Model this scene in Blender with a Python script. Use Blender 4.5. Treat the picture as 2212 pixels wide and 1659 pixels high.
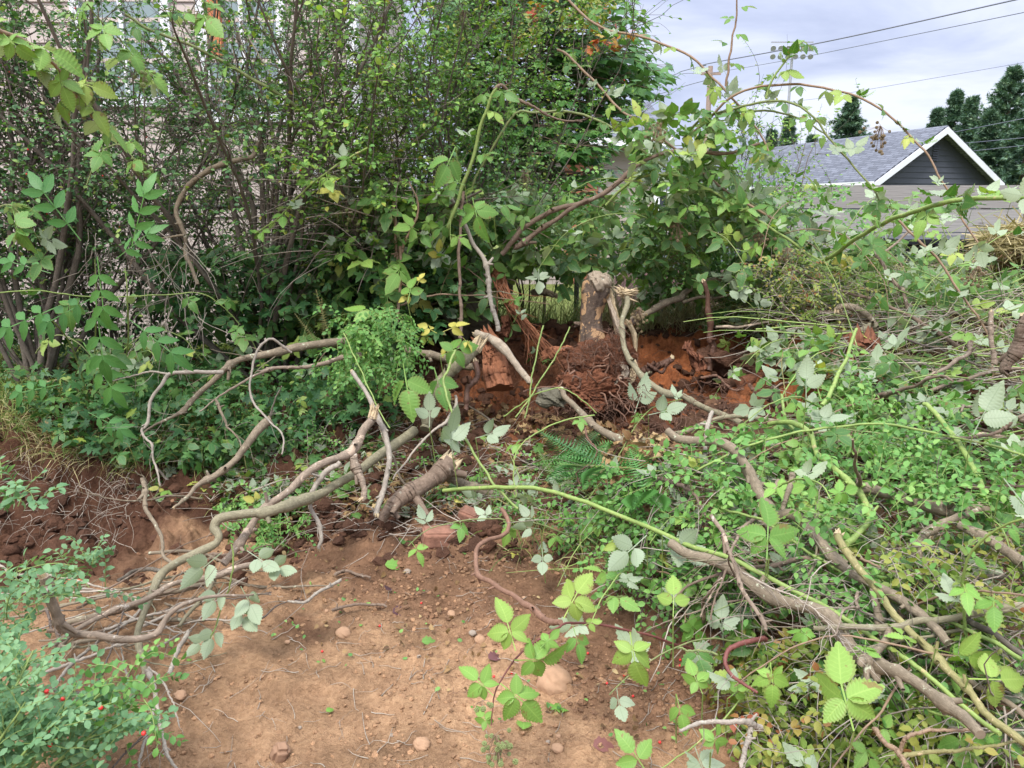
import bpy, math, random
import numpy as np
R = math.radians
rng = np.random.default_rng(11)
scene = bpy.context.scene
for o in list(bpy.data.objects): bpy.data.objects.remove(o)
# ------------------------------------------------------------------ camera
PITCH = R(12.9); CZ = 1.6; F = 1659.0
cam_d = bpy.data.cameras.new("camera"); cam = bpy.data.objects.new("camera", cam_d)
scene.collection.objects.link(cam); scene.camera = cam
cam.location = (0, 0, CZ); cam.rotation_euler = (R(90) - PITCH, 0, 0)
cam_d.sensor_width = 36; cam_d.lens = 27.0; cam_d.clip_start = 0.05; cam_d.clip_end = 2000
# ------------------------------------------------------------------ sky and sun
SUN_EL, SUN_AZ = 58.0, 205.0          # azimuth clockwise from +Y
world = bpy.data.worlds.new("World"); scene.world = world; world.use_nodes = True
wn = world.node_tree; wn.nodes.clear()
def N(t, ty, **kw):
    n = t.nodes.new(ty)
    for k, v in kw.items():
        if k in n.inputs: n.inputs[k].default_value = v
        else: setattr(n, k, v)
    return n
def ramp(t, fac, stops, interp='LINEAR'):
    n = t.nodes.new('ShaderNodeValToRGB'); cr = n.color_ramp; cr.interpolation = interp
    while len(cr.elements) < len(stops): cr.elements.new(0.5)
    for e, (p, c) in zip(cr.elements, stops):
        e.position = p; e.color = (*c, 1) if len(c) == 3 else c
    if fac is not None: t.links.new(fac, n.inputs['Fac'])
    return n.outputs['Color']
def mth(t, op, a, b=None, c=None, clamp=False):
    n = t.nodes.new('ShaderNodeMath'); n.operation = op; n.use_clamp = clamp
    for i, v in enumerate((a, b, c)):
        if v is None: continue
        if isinstance(v, (int, float)): n.inputs[i].default_value = v
        else: t.links.new(v, n.inputs[i])
    return n.outputs[0]
def mixc(t, f, a, b, bt='MIX'):
    n = t.nodes.new('ShaderNodeMix'); n.data_type = 'RGBA'; n.blend_type = bt
    for s, v in ((n.inputs[0], f), (n.inputs[6], a), (n.inputs[7], b)):
        if isinstance(v, (int, float)): s.default_value = v
        elif isinstance(v, tuple): s.default_value = (*v, 1) if len(v) == 3 else v
        else: t.links.new(v, s)
    return n.outputs[2]
def noise(t, vec, scale, detail=4, rough=.55, dist=0.0):
    n = t.nodes.new('ShaderNodeTexNoise'); n.inputs['Scale'].default_value = scale
    n.inputs['Detail'].default_value = detail; n.inputs['Roughness'].default_value = rough; n.inputs['Distortion'].default_value = dist
    if vec is not None: t.links.new(vec, n.inputs['Vector'])
    return n.outputs['Fac']
def mapping(t, vec, scale):
    n = t.nodes.new('ShaderNodeMapping'); n.inputs['Scale'].default_value = scale; t.links.new(vec, n.inputs['Vector']); return n.outputs[0]
sky = N(wn, 'ShaderNodeTexSky', sky_type='NISHITA', sun_disc=False); sky.sun_elevation = R(SUN_EL); sky.sun_rotation = R(SUN_AZ)
tc = wn.nodes.new('ShaderNodeTexCoord')
sep = wn.nodes.new('ShaderNodeSeparateXYZ'); wn.links.new(tc.outputs['Generated'], sep.inputs[0])
zz = mth(wn, 'ADD', mth(wn, 'MAXIMUM', sep.outputs['Z'], 0.0), 0.22)
cx = mth(wn, 'DIVIDE', sep.outputs['X'], zz); cy = mth(wn, 'DIVIDE', sep.outputs['Y'], zz)
cmb = wn.nodes.new('ShaderNodeCombineXYZ'); wn.links.new(cx, cmb.inputs[0]); wn.links.new(cy, cmb.inputs[1])
n1 = noise(wn, cmb.outputs[0], 1.15, 6, .55, .8)
cloud = ramp(wn, n1, [(.36, (3.2, 3.6, 5.1)), (.5, (4.2, 4.6, 6.1)), (.64, (5.6, 5.9, 7.0))])
# an overcast sky is brighter overhead than at the horizon
grad = ramp(wn, mth(wn, 'MAXIMUM', sep.outputs['Z'], 0.0), [(0.0, (1.0, .99, .97)), (.26, (1.02, 1.02, 1.0)), (.40, (2.6, 2.5, 2.2)), (1, (3.9, 3.75, 3.2))])
cl2 = mixc(wn, 1.0, cloud, grad, 'MULTIPLY')
allc = mixc(wn, .93, sky.outputs[0], cl2)
bg = N(wn, 'ShaderNodeBackground', Strength=0.098); wn.links.new(allc, bg.inputs['Color'])
wo = wn.nodes.new('ShaderNodeOutputWorld'); wn.links.new(bg.outputs[0], wo.inputs['Surface'])
sl = bpy.data.lights.new("sun", 'SUN'); sl.energy = 2.3; sl.angle = R(15); sl.color = (1, .96, .9)
so = bpy.data.objects.new("sun", sl); scene.collection.objects.link(so)
so.rotation_euler = (R(90 - SUN_EL), 0, R(180 - SUN_AZ)); so.location = (0, 0, 20)
scene.view_settings.view_transform = 'Standard'; scene.view_settings.look = 'None'
scene.view_settings.exposure = 0.84; scene.view_settings.gamma = 1; scene.view_settings.use_curve_mapping = False
scene.render.engine = 'CYCLES'
cy_ = scene.cycles; cy_.max_bounces = 6; cy_.diffuse_bounces = 3; cy_.glossy_bounces = 2; cy_.transmission_bounces = 4; cy_.transparent_max_bounces = 4
cy_.use_denoising = True
# ------------------------------------------------------------------ photo pixel -> ray (photo 2212 x 1659)
cp, sp = math.cos(PITCH), math.sin(PITCH)
def rays(uv):
    uv = np.atleast_2d(np.asarray(uv, float))
    a = (uv[:, 0] - 1106) / F; b = (829.5 - uv[:, 1]) / F
    return np.stack([a, cp + b * sp, -sp + b * cp], 1)
def P(u, v, d):
    r = rays([(u, v)])[0]; t = d / r[1]
    return np.array([r[0] * t, d, CZ + r[2] * t])
def PV(uv, d):
    r = rays(uv); t = np.asarray(d) / r[:, 1]
    return r * t[:, None] + np.array([0, 0, CZ])
def T(c, r, pts):   # a reading of one of nine enlarged tiles of the photograph
    return [(737.33 * c + x / 3.0, 553 * r + y / 3.0) for x, y in pts]
# ------------------------------------------------------------------ value noise
def _h(ix, iy, s):
    n = (ix * 374761393 + iy * 668265263 + s * 1442695041) & 0x7fffffff
    n = ((n ^ (n >> 13)) * 1274126177) & 0x7fffffff
    return ((n ^ (n >> 16)) & 0xffff) / 65535.0
def vn(x, y, s=0):
    ix = np.floor(x).astype(np.int64); iy = np.floor(y).astype(np.int64); fx = x - ix; fy = y - iy
    fx = fx * fx * (3 - 2 * fx); fy = fy * fy * (3 - 2 * fy)
    a = _h(ix, iy, s); b = _h(ix + 1, iy, s); c = _h(ix, iy + 1, s); d = _h(ix + 1, iy + 1, s)
    return (a * (1 - fx) + b * fx) * (1 - fy) + (c * (1 - fx) + d * fx) * fy - .5
def fbm(x, y, f, o=4, s=0, g=.5):
    t = np.zeros_like(x, float); a = 1
    for k in range(o): t += a * vn(x * f, y * f, s + k * 7); f *= 2.03; a *= g
    return t
def sm(x, a, b):
    t = np.clip((x - a) / (b - a), 0, 1); return t * t * (3 - 2 * t)
# ------------------------------------------------------------------ lie of the land
def weights(x, y):
    wl = 1 - sm(x, -1.15, -.45)
    bx = np.interp(y, [1.2, 1.7, 2.0, 2.4, 2.7, 3.1, 3.7, 4.3, 5.2, 7], [1.5, 1.1, .92, .72, .5, .27, .25, .9, 1.7, 1.9])
    wr = sm(x, bx - .05, bx + .45)
    return wl, wr
def base_z(x, y):
    wl, wr = weights(x, y)
    zl = np.interp(y, [0, 2.9, 3.35, 3.75, 4.25, 5.2, 6.5, 8, 11, 40], [0, 0, -.10, .02, .34, .38, .26, .12, -.2, -.3])
    zc = np.interp(y, [0, 3.0, 4.2, 5, 5.7, 6.3, 7.2, 9, 11, 40], [0, 0, .17, .36, .66, .6, .2, .05, -.2, -.3])
    zr = np.interp(y, [0, 1.6, 2, 3, 4.5, 5.5, 6.3, 7.3, 9, 11, 40], [.05, .08, .1, .3, .6, .82, .8, .45, .1, -.2, -.3])
    return (zl * wl + zc * (1 - wl)) * (1 - wr) + zr * wr
def soil_z(x, y):
    wl, wr = weights(x, y)
    rough = .012 + .062 * sm(y, 3.2, 4.2) * (1 - sm(y, 7, 9)) + .03 * wl * sm(y, 2.6, 3.2) * (1 - sm(y, 7, 9))
    near = 1 - sm(y, 8, 12)
    z = base_z(x, y) + near * (.05 * fbm(x, y, 1.3, 3, 3) + .016 * fbm(x, y, 4.5, 3, 63) + rough * fbm(x, y, 7, 4, 5) * 1.7 + .5 * rough * (.25 - np.abs(fbm(x, y, 11, 2, 15))) + (.006 + rough * .35) * fbm(x, y, 34, 3, 9, .6))
    # clods: sharp little bumps
    c = vn(x * 26, y * 26, 21); z += near * np.clip(c - .2, 0, 1) * (.05 + 1.6 * rough)
    c = vn(x * 60, y * 60, 23); z += near * np.clip(c - .2, 0, 1) * .022
    # boot print slab edge, scraped ledges in the tan dirt
    def ledge(cx, cy, ang, L, W, h):
        dx, dy = x - cx, y - cy; u = dx * math.cos(ang) + dy * math.sin(ang); v = -dx * math.sin(ang) + dy * math.cos(ang)
        v = v + .02 * vn(u * 14, v * 3, 31)
        return h * (sm(u, -L / 2, -L / 2 + .03) * (1 - sm(u, L / 2 - .03, L / 2))) * sm(v, -.004, .008) * (1 - sm(v, W * .4, W))
    z -= .018 * np.exp(-(((x + .55) * 3.4 + (y - 2.2) * 1.2) ** 2 * 4 + ((y - 2.2) * 3.4 - (x + .55)) ** 2)) * 1.2 + .014 * np.exp(-((x + .1) ** 2 * 90 + (y - 1.95) ** 2 * 30)) + .014 * np.exp(-((x + .25) ** 2 * 60 + (y - 2.75) ** 2 * 40))
    z += ledge(-.72, 2.33, .32, .24, .16, .02) + ledge(-.42, 2.0, -.5, .16, .1, .012) + ledge(-.55, 1.95, 1.1, .14, .1, .01) + ledge(-.3, 2.55, .9, .16, .12, .008)
    return z
def top_z(x, y):      # top of the brush lying on the soil
    wl, wr = weights(x, y)
    return base_z(x, y) + .17 * wr * (1 - sm(y, 7, 8)) + .015
def hit(uv, lift=0.0, dmax=6.6, f=top_z):
    r = rays(uv); n = len(r); lift = np.broadcast_to(np.asarray(lift, float), (n,))
    ds = np.linspace(1.1, dmax, 400); out = np.full(n, dmax)
    for s in range(0, n, 4000):
        rr = r[s:s + 4000]; t = ds[None, :] / rr[:, 1:2]
        X = rr[:, 0:1] * t; Z = CZ + rr[:, 2:3] * t; Y = np.broadcast_to(ds[None, :], X.shape)
        below = Z < f(X, Y) + lift[s:s + 4000, None]
        i = np.where(below.any(1), below.argmax(1), len(ds) - 1); out[s:s + 4000] = ds[i]
    return out
# ------------------------------------------------------------------ mesh building
class MB:
    def __init__(s): s.v = []; s.f = {3: [], 4: []}; s.m = {3: [], 4: []}; s.uv = []; s.t = []; s.n = 0
    def add(s, v, f, uv=None, mat=0, tint=None):
        v = np.asarray(v, float).reshape(-1, 3); f = np.asarray(f, np.int64)
        if len(v) == 0: return s
        s.v.append(v); s.uv.append(np.zeros((len(v), 2)) if uv is None else np.asarray(uv, float))
        s.t.append(np.full(len(v), .5) if tint is None else np.broadcast_to(np.asarray(tint, float), (len(v),)))
        k = f.shape[1]; s.f[k].append(f + s.n); s.m[k].append(np.full(len(f), mat)); s.n += len(v); return s
    def box(s, lo, hi, mat=0, tint=None):
        x0, y0, z0 = lo; x1, y1, z1 = hi
        v = [(x0, y0, z0), (x1, y0, z0), (x1, y1, z0), (x0, y1, z0), (x0, y0, z1), (x1, y0, z1), (x1, y1, z1), (x0, y1, z1)]
        return s.add(v, [(0, 3, 2, 1), (4, 5, 6, 7), (0, 1, 5, 4), (1, 2, 6, 5), (2, 3, 7, 6), (3, 0, 4, 7)], None, mat, tint)
ORG = {}
def link(name, me, parent, origin):
    o = bpy.data.objects.new(name, me); scene.collection.objects.link(o)
    if parent is not None:
        o.parent = parent
    else: o.location = origin
    ORG[o] = np.array(origin, float)
    return o
def build(mb, name, mats, parent=None, smooth=True, origin=None, col=None):
    if not isinstance(mats, (list, tuple)): mats = [mats]
    V = np.concatenate(mb.v); UV = np.concatenate(mb.uv); TT = np.concatenate(mb.t)
    if parent is not None: origin = ORG[parent]
    elif origin is None:
        i = V[:, 2].argmin(); origin = np.array([V[:, 0].mean(), V[:, 1].mean(), V[i, 2]])
    me = bpy.data.meshes.new(name)
    fa = []; cnt = []; mi = []
    for k in (3, 4):
        if mb.f[k]:
            f = np.concatenate(mb.f[k]); fa.append(f.ravel()); cnt.append(np.full(len(f), k)); mi.append(np.concatenate(mb.m[k]))
    loops = np.concatenate(fa); cnt = np.concatenate(cnt); mi = np.concatenate(mi)
    me.vertices.add(len(V)); me.vertices.foreach_set('co', (V - origin).astype(np.float32).ravel())
    me.loops.add(len(loops)); me.loops.foreach_set('vertex_index', loops.astype(np.int32))
    me.polygons.add(len(cnt)); me.polygons.foreach_set('loop_start', (np.cumsum(cnt) - cnt).astype(np.int32))
    me.polygons.foreach_set('material_index', mi.astype(np.int32))
    me.polygons.foreach_set('use_smooth', np.full(len(cnt), smooth))
    uvl = me.uv_layers.new(name='UVMap'); uvl.data.foreach_set('uv', UV[loops].astype(np.float32).ravel())
    a = me.attributes.new('tint', 'FLOAT', 'POINT'); a.data.foreach_set('value', TT.astype(np.float32))
    if col is not None:
        a = me.attributes.new('soil', 'FLOAT_COLOR', 'POINT'); a.data.foreach_set('color', col.astype(np.float32).ravel())
    for m in mats: me.materials.append(m)
    me.update(calc_edges=True)
    return link(name, me, parent, origin)
def tag(o, label=None, cat=None, group=None, kind=None):
    if label: o['label'] = label
    if cat: o['category'] = cat
    if group: o['group'] = group
    if kind: o['kind'] = kind
    return o
def empty(name, loc): return link(name, None, None, loc)
def nrm(v): return v / (np.linalg.norm(v, axis=-1, keepdims=True) + 1e-9)
def rv(n, s=1.0): return rng.normal(size=(n, 3)) * s
# many tubes with the same number of points: pts (M,K,3), rad (M,K)
def tubes(mb, pts, rad, sides=4, mat=0, tint=None):
    pts = np.asarray(pts, float); M, K, _ = pts.shape
    if M == 0: return
    rad = np.broadcast_to(np.asarray(rad, float), (M, K))
    Tn = nrm(np.gradient(pts, axis=1)); mean = nrm(pts[:, -1] - pts[:, 0])
    ref = np.where(np.abs(mean[:, 2:3]) < .7, np.array([[0, 0, 1.]]), np.array([[0, 1., 0]]))[:, None, :]
    A = nrm(np.cross(Tn, np.broadcast_to(ref, Tn.shape))); B = np.cross(Tn, A)
    th = np.arange(sides) * 2 * math.pi / sides
    ring = A[:, :, None, :] * np.cos(th)[None, None, :, None] + B[:, :, None, :] * np.sin(th)[None, None, :, None]
    V = pts[:, :, None, :] + ring * rad[:, :, None, None]
    k = np.arange(K - 1)[:, None] * sides; j = np.arange(sides)[None, :]; jn = (j + 1) % sides
    f = np.stack([k + j, k + jn, k + sides + jn, k + sides + j], -1).reshape(-1, 4)
    f = (f[None] + (np.arange(M) * K * sides)[:, None, None]).reshape(-1, 4)
    L = np.cumsum(np.concatenate([np.zeros((M, 1)), np.linalg.norm(np.diff(pts, axis=1), axis=2)], 1), 1)
    uv = np.stack(np.broadcast_arrays((th / 6.283)[None, None, :], L[:, :, None]), -1).reshape(-1, 2)
    t = None if tint is None else np.repeat(np.broadcast_to(np.asarray(tint, float), (M,)), K * sides)
    mb.add(V.reshape(-1, 3), f, uv, mat, t)
def spline(p, n):
    p = np.asarray(p, float)
    if len(p) < 3:
        s = np.linspace(0, 1, n)[:, None]; return p[0] * (1 - s) + p[-1] * s
    q = np.concatenate([[2 * p[0] - p[1]], p, [2 * p[-1] - p[-2]]])
    t = np.linspace(0, len(p) - 1, n); i = np.minimum(t.astype(int), len(p) - 2); u = (t - i)[:, None]
    a, b, c, d = q[i], q[i + 1], q[i + 2], q[i + 3]
    return .5 * (2 * b + (c - a) * u + (2 * a - 5 * b + 4 * c - d) * u * u + (3 * b - a - 3 * c + d) * u ** 3)
# one carefully shaped limb: parallel transported frame, knots, ridges, closed ends
def limb(mb, pts, rad, sides=12, groove=0.0, knots=.12, gf=5, flat=1.0, mat=0, seed=None):
    pts = np.asarray(pts, float); K = len(pts); rad = np.broadcast_to(np.asarray(rad, float), (K,)).copy()
    sd = int(rng.integers(1e6)) if seed is None else seed
    Tn = nrm(np.gradient(pts, axis=0)); a = nrm(np.cross(Tn[0], [.3, .2, 1.0])); A = [a]
    for k in range(1, K): a = nrm(a - Tn[k] * np.dot(a, Tn[k])); A.append(a)
    A = np.array(A); B = np.cross(Tn, A)
    L = np.concatenate([[0], np.cumsum(np.linalg.norm(np.diff(pts, axis=0), axis=1))])
    th = np.arange(sides) * 2 * math.pi / sides
    TH, LL = np.meshgrid(th, L); rr = rad[:, None] * np.ones_like(TH)
    cx, sx = np.cos(TH), np.sin(TH)
    rm = max(rad.mean(), .002)
    rr = rr * (1 + knots * 2 * vn(cx * 1.2 + LL / rm * .35, sx * 1.2 + LL / rm * .1 + 50, sd % 991))
    if groove: rr = rr * (1 + groove * 2 * vn(TH * gf / 6.283 * 6 % 1000, LL / rm * .45, sd % 773) + groove * vn(TH * gf * 2.3, LL / rm * 1.1, sd % 577))
    V = pts[:, None, :] + A[:, None, :] * (cx * rr)[..., None] + B[:, None, :] * (sx * rr * flat)[..., None]
    V = V.reshape(-1, 3)
    k = np.arange(K - 1)[:, None] * sides; j = np.arange(sides)[None, :]; jn = (j + 1) % sides
    f = np.stack([k + j, k + jn, k + sides + jn, k + sides + j], -1).reshape(-1, 4)
    uv = np.stack([TH / 6.283, LL], -1).reshape(-1, 2)
    n0 = mb.n; mb.add(V, f, uv, mat)
    for e, (c, off) in enumerate(((pts[0], 0), (pts[-1], (K - 1) * sides))):
        ring = V[off:off + sides]; vv = np.concatenate([ring, [c]])
        ff = [((i + 1) % sides, i, sides) if e == 0 else (i, (i + 1) % sides, sides) for i in range(sides)]
        mb.add(vv, ff, np.tile([[.5, L[-1] if e else 0]], (len(vv), 1)), mat)
def splinter(mb, c, d, r, n=14, L=2.2, mat=0):
    d = nrm(np.asarray(d, float)); c = np.asarray(c, float)
    ref = np.array([0, 0, 1.]) if abs(d[2]) < .8 else np.array([1., 0, 0]); a = nrm(np.cross(d, ref)); b = np.cross(d, a)
    rr = r * np.sqrt(rng.random(n)) * .85; th = rng.random(n) * 6.28
    p0 = c - d * r * .6 + a * (rr * np.cos(th))[:, None] + b * (rr * np.sin(th))[:, None]
    ln = r * (L * (.35 + rng.random(n)))
    dd = nrm(d + rv(n, .16))
    s = np.linspace(0, 1, 4)[None, :, None]
    pts = p0[:, None] + dd[:, None] * s * (ln[:, None, None] + r * .6)
    rad = r * (.34 + .16 * rng.random(n))[:, None] * np.array([1, .8, .5, .05])[None]
    tubes(mb, pts, rad, 5, mat)
def frame(fwd, up):
    f = nrm(fwd); x = nrm(np.cross(f, up)); z = np.cross(x, f); return x, f, z
def scatter(mb, tmpl, pos, fwd, up, scale, tint=None, mat=0, bend=None):
    tv, tf, tuv = tmpl; pos = np.atleast_2d(pos); M = len(pos)
    if M == 0: return
    fwd = np.broadcast_to(fwd, (M, 3)); up = np.broadcast_to(up, (M, 3))
    if 40 < len(tv) < 330 and M > 0 and not isinstance(scale, (int, float)):    # no bramble leaf grows in front of the stump, where the ground was dug clear
        q = pos - np.array([0, 0, CZ]); zc_ = q[:, 1] * cp - q[:, 2] * sp; u_ = 1106 + F * q[:, 0] / zc_; v_ = 829.5 - F * (q[:, 1] * sp + q[:, 2] * cp) / zc_
        k_ = ~((u_ > 1215) & (u_ < 1400) & (v_ > 560) & (v_ < 850) & (q[:, 1] < 5.3) & (q[:, 1] > 3.7)); scale = np.broadcast_to(np.asarray(scale, float), (M,))[k_]
        tint = None if tint is None else np.broadcast_to(tint, (M,))[k_]; bend = None if bend is None else np.broadcast_to(bend, (M,))[k_]; pos = pos[k_]; fwd = fwd[k_]; up = up[k_]; M = len(pos)
        if M == 0: return
    x, f, z = frame(fwd, up)
    scale = np.broadcast_to(np.asarray(scale, float), (M,))
    tvv = np.broadcast_to(tv, (M,) + tv.shape).copy()
    if bend is not None:
        bend = np.broadcast_to(bend, (M,)); tvv[:, :, 2] -= bend[:, None] * (tvv[:, :, 1] ** 2)
    V = pos[:, None] + scale[:, None, None] * (x[:, None] * tvv[..., 0:1] + f[:, None] * tvv[..., 1:2] + z[:, None] * tvv[..., 2:3])
    t = rng.random(M) if tint is None else np.broadcast_to(tint, (M,))
    for ff in tf:
        pass
    n = len(tv); off = (np.arange(M) * n)[:, None, None]
    first = True
    for ff in tf:
        if first:
            mb.add(V.reshape(-1, 3), (ff[None] + off).reshape(-1, ff.shape[1]), np.tile(tuv, (M, 1)), mat, np.repeat(t, n)); first = False; base = mb.n - M * n
        else:
            k = ff.shape[1]; g = (ff[None] + off).reshape(-1, k); mb.f[k].append(g + base); mb.m[k].append(np.full(len(g), mat))
# ------------------------------------------------------------------ leaf shapes (base at origin, along +Y, face up +Z)
def leaflet(n=7, W=.36, serr=.12, fold=.22, droop=.18, pleat=.02, wide=.42):
    s = np.linspace(0, 1, n); w = W * np.sin(math.pi * s ** wide / 1.0 * 1.0) ** .8 if False else W * (np.sin(math.pi * np.clip(s, 0, 1) ** .8) ** .85)
    w[0] = .01; w[-1] = 0
    al = np.where(np.arange(n) % 2 == 1, 1 + serr, 1 - serr); w2 = w * al
    z = -droop * s ** 2; pz = np.where(np.arange(n) % 2 == 1, pleat, -pleat); pz[0] = pz[-1] = 0
    mid = np.stack([0 * s, s, z], 1); ys = s - np.where(np.arange(n) % 2 == 1, 0, .035) * (w > .02)
    Lf = np.stack([-w2, ys, z + fold * w2 * .8 + pz], 1); Rt = np.stack([w2, ys, z + fold * w2 * .8 + pz], 1)
    v = np.concatenate([mid, Lf, Rt]); i = np.arange(n - 1)
    f = np.concatenate([np.stack([i, i + 1, n + i + 1, n + i], 1), np.stack([i + 1, i, 2 * n + i, 2 * n + i + 1], 1)])
    uv = np.concatenate([np.stack([0 * s, s], 1), np.stack([-1 + 0 * s, s], 1), np.stack([1 + 0 * s, s], 1)])
    return v, [f], uv
def comb(parts):
    V = []; F = {}; U = []; n = 0
    for (v, fs, uv) in parts:
        V.append(v); U.append(uv)
        for f in fs: F.setdefault(f.shape[1], []).append(f + n)
        n += len(v)
    return np.concatenate(V), [np.concatenate(F[k]) for k in F], np.concatenate(U)
def xf(t, ang=0, sc=1, off=(0, 0, 0), tilt=0, roll=0):
    v, f, uv = t; v = v * sc
    c, s = math.cos(tilt), math.sin(tilt); v = np.stack([v[:, 0], v[:, 1] * c + v[:, 2] * s, -v[:, 1] * s + v[:, 2] * c], 1)
    c, s = math.cos(roll), math.sin(roll); v = np.stack([v[:, 0] * c + v[:, 2] * s, v[:, 1], -v[:, 0] * s + v[:, 2] * c], 1)
    c, s = math.cos(ang), math.sin(ang); v = np.stack([v[:, 0] * c + v[:, 1] * s, -v[:, 0] * s + v[:, 1] * c, v[:, 2]], 1)
    return v + np.array(off), f, uv
def strip(a, b, w=.012):
    a = np.array(a, float); b = np.array(b, float); d = nrm(b - a); s = np.cross(d, [0, 0, 1.]) * w
    v = np.array([a - s, a + s, b + s, b - s]); return v, [np.array([[0, 1, 2, 3]])], np.tile([[0, .5]], (4, 1))
def compound(k, n=7, seed=0, pet=.42):
    r = np.random.default_rng(seed); L = lambda **q: leaflet(n, W=(.34 if n > 6 else .38) + r.uniform(-.03, .03), serr=.13 if n < 7 else .075, droop=r.uniform(.02, .45), fold=r.uniform(-.2, .55), **q)
    j = lambda s: r.uniform(-s, s)
    P_ = (0, pet, 0); parts = [strip((0, 0, 0), P_), strip(P_, (0, pet + .18, 0))]
    parts.append(xf(L(), j(.15), .64, (0, pet + .18, 0), .1 + j(.4), j(.45)))
    for sg in (-1, 1): parts.append(xf(L(), sg * (1.2 + j(.15)), .54, (sg * .03, pet, 0), .15 + j(.45), j(.6)))
    if k == 5:
        for sg in (-1, 1): parts.append(xf(L(), sg * (2.25 + j(.2)), .42, (sg * .03, pet - .02, 0), .2 + j(.45), j(.6)))
    return comb(parts)
BL5 = [compound(5, 13, s) for s in range(6)]; BL3 = [compound(3, 13, s + 9) for s in range(6)]
BLF = [compound(3, 7, s + 30) for s in range(5)] + [compound(5, 7, s + 40) for s in range(4)]
BHI = [compound(5, 21, s + 60) for s in range(3)] + [compound(3, 21, 71), compound(3, 21, 72)]
SINGLE = leaflet(9)
def oval(W=.34):
    s = np.array([0, .3, .68, 1.]); w = W * np.array([0.0, .85, .9, 0]); z = -.1 * s * s
    v = np.concatenate([np.stack([0 * s, s, z], 1), np.stack([-w[1:3], s[1:3], z[1:3] + .08], 1), np.stack([w[1:3], s[1:3], z[1:3] + .08], 1)])
    q = np.array([[1, 2, 5, 4], [2, 1, 6, 7]]); t = np.array([[0, 1, 4], [1, 0, 6], [2, 3, 5], [3, 2, 7]])
    uv = np.zeros((8, 2)); uv[:4, 1] = s; uv[4:6] = [(-1, .3), (-1, .68)]; uv[6:] = [(1, .3), (1, .68)]
    return v, [q, t], uv
OVAL = oval(); OVALT = oval(.26)
def palmate(lob=5, pet=.35, depth=.45, teeth=1):
    angs = {5: [-2.25, -1.1, 0, 1.1, 2.25], 7: [-2.5, -1.7, -.85, 0, .85, 1.7, 2.5]}[lob]; lens = {5: [.42, .85, 1, .85, .42], 7: [.4, .7, .92, 1, .92, .7, .4]}[lob]
    out = [(0, -.04)]
    for i, (a, l) in enumerate(zip(angs, lens)):
        if i: m = (a + angs[i - 1]) / 2; rr = min(l, lens[i - 1]) * depth; out.append((rr * math.sin(m), rr * math.cos(m)))
        for da, ll in ((-.26, .72), (-.15, .74), (0, 1), (.15, .74), (.26, .72)) if teeth else ((-.2, .7), (0, 1), (.2, .7)):
            out.append((l * ll * .62 * math.sin(a + da), l * ll * .62 * math.cos(a + da)))
    out = np.array(out); n = len(out); out[:, 1] += pet
    rad2 = np.hypot(out[:, 0], out[:, 1] - pet)
    v = np.concatenate([[[0, pet + .0, .03]], np.stack([out[:, 0], out[:, 1], -.18 * rad2 ** 2], 1)])
    f = np.array([[0, (i + 1) % n + 1, i + 1] for i in range(n)])
    uv = np.concatenate([[[0, 0]], np.stack([np.full(n, .8), np.clip(rad2, 0, 1)], 1)])
    return comb([(v, [f], uv), strip((0, 0, 0), (0, pet, 0.03), .01)])
MAPLE = palmate(5); LOBED = palmate(5, .4, .3); LOB7 = palmate(7, .3, .35)
def pinnate(n=7, L=.42, W=.2):
    parts = [strip((0, 0, 0), (0, 1, 0), .01)]; lf = leaflet(7, W=.22, serr=.03, droop=.25, fold=.25)
    parts.append(xf(lf, 0, L, (0, 1, 0), .15))
    for k in range((n - 1) // 2):
        y = .95 - k * .3
        for sg in (-1, 1): parts.append(xf(lf, sg * 1.05, L * (.95 - .05 * k), (0, y, 0), .2, sg * .2))
    return comb(parts)
PINN = pinnate()
def fern(n=17):
    parts = [strip((0, 0, 0), (0, 1, 0), .008)]
    for k in range(n):
        s = .1 + .88 * k / n; w = .2 * math.sin(math.pi * min(1, .18 + s * .86)) + .02
        for sg in (-1, 1):
            v = np.array([(0, s - .009, 0), (0, s + .013, 0), (sg * w * .75, s + .040, .012), (sg * w, s + .055, -.02)])
            fi = [[0, 2, 1], [0, 3, 2]] if sg > 0 else [[0, 1, 2], [0, 2, 3]]
            parts.append((v, [np.array(fi)], np.array([(0, .5), (0, .5), (.8, .6), (1, .6)])))
    return comb(parts)
FERN = fern()
# ------------------------------------------------------------------ materials
def newmat(name):
    m = bpy.data.materials.new(name); m.use_nodes = True; t = m.node_tree; t.nodes.clear()
    out = t.nodes.new('ShaderNodeOutputMaterial'); return m, t, out
def pbsdf(t, col, rough=.7, spec=.3, bump=None, bs=.3, bd=.01, metal=0):
    b = t.nodes.new('ShaderNodeBsdfPrincipled')
    for s, v in (('Base Color', col), ('Roughness', rough), ('Specular IOR Level', spec), ('Metallic', metal)):
        if isinstance(v, (int, float)): b.inputs[s].default_value = v
        elif isinstance(v, tuple): b.inputs[s].default_value = (*v, 1)
        else: t.links.new(v, b.inputs[s])
    if bump is not None:
        n = N(t, 'ShaderNodeBump', Strength=bs, Distance=bd); t.links.new(bump, n.inputs['Height']); t.links.new(n.outputs[0], b.inputs['Normal'])
    return b
def attr(t, name='tint'):
    n = t.nodes.new('ShaderNodeAttribute'); n.attribute_name = name; return n
def obc(t): return t.nodes.new('ShaderNodeTexCoord').outputs['Object']
def uvc(t): return t.nodes.new('ShaderNodeTexCoord').outputs['UV']
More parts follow.
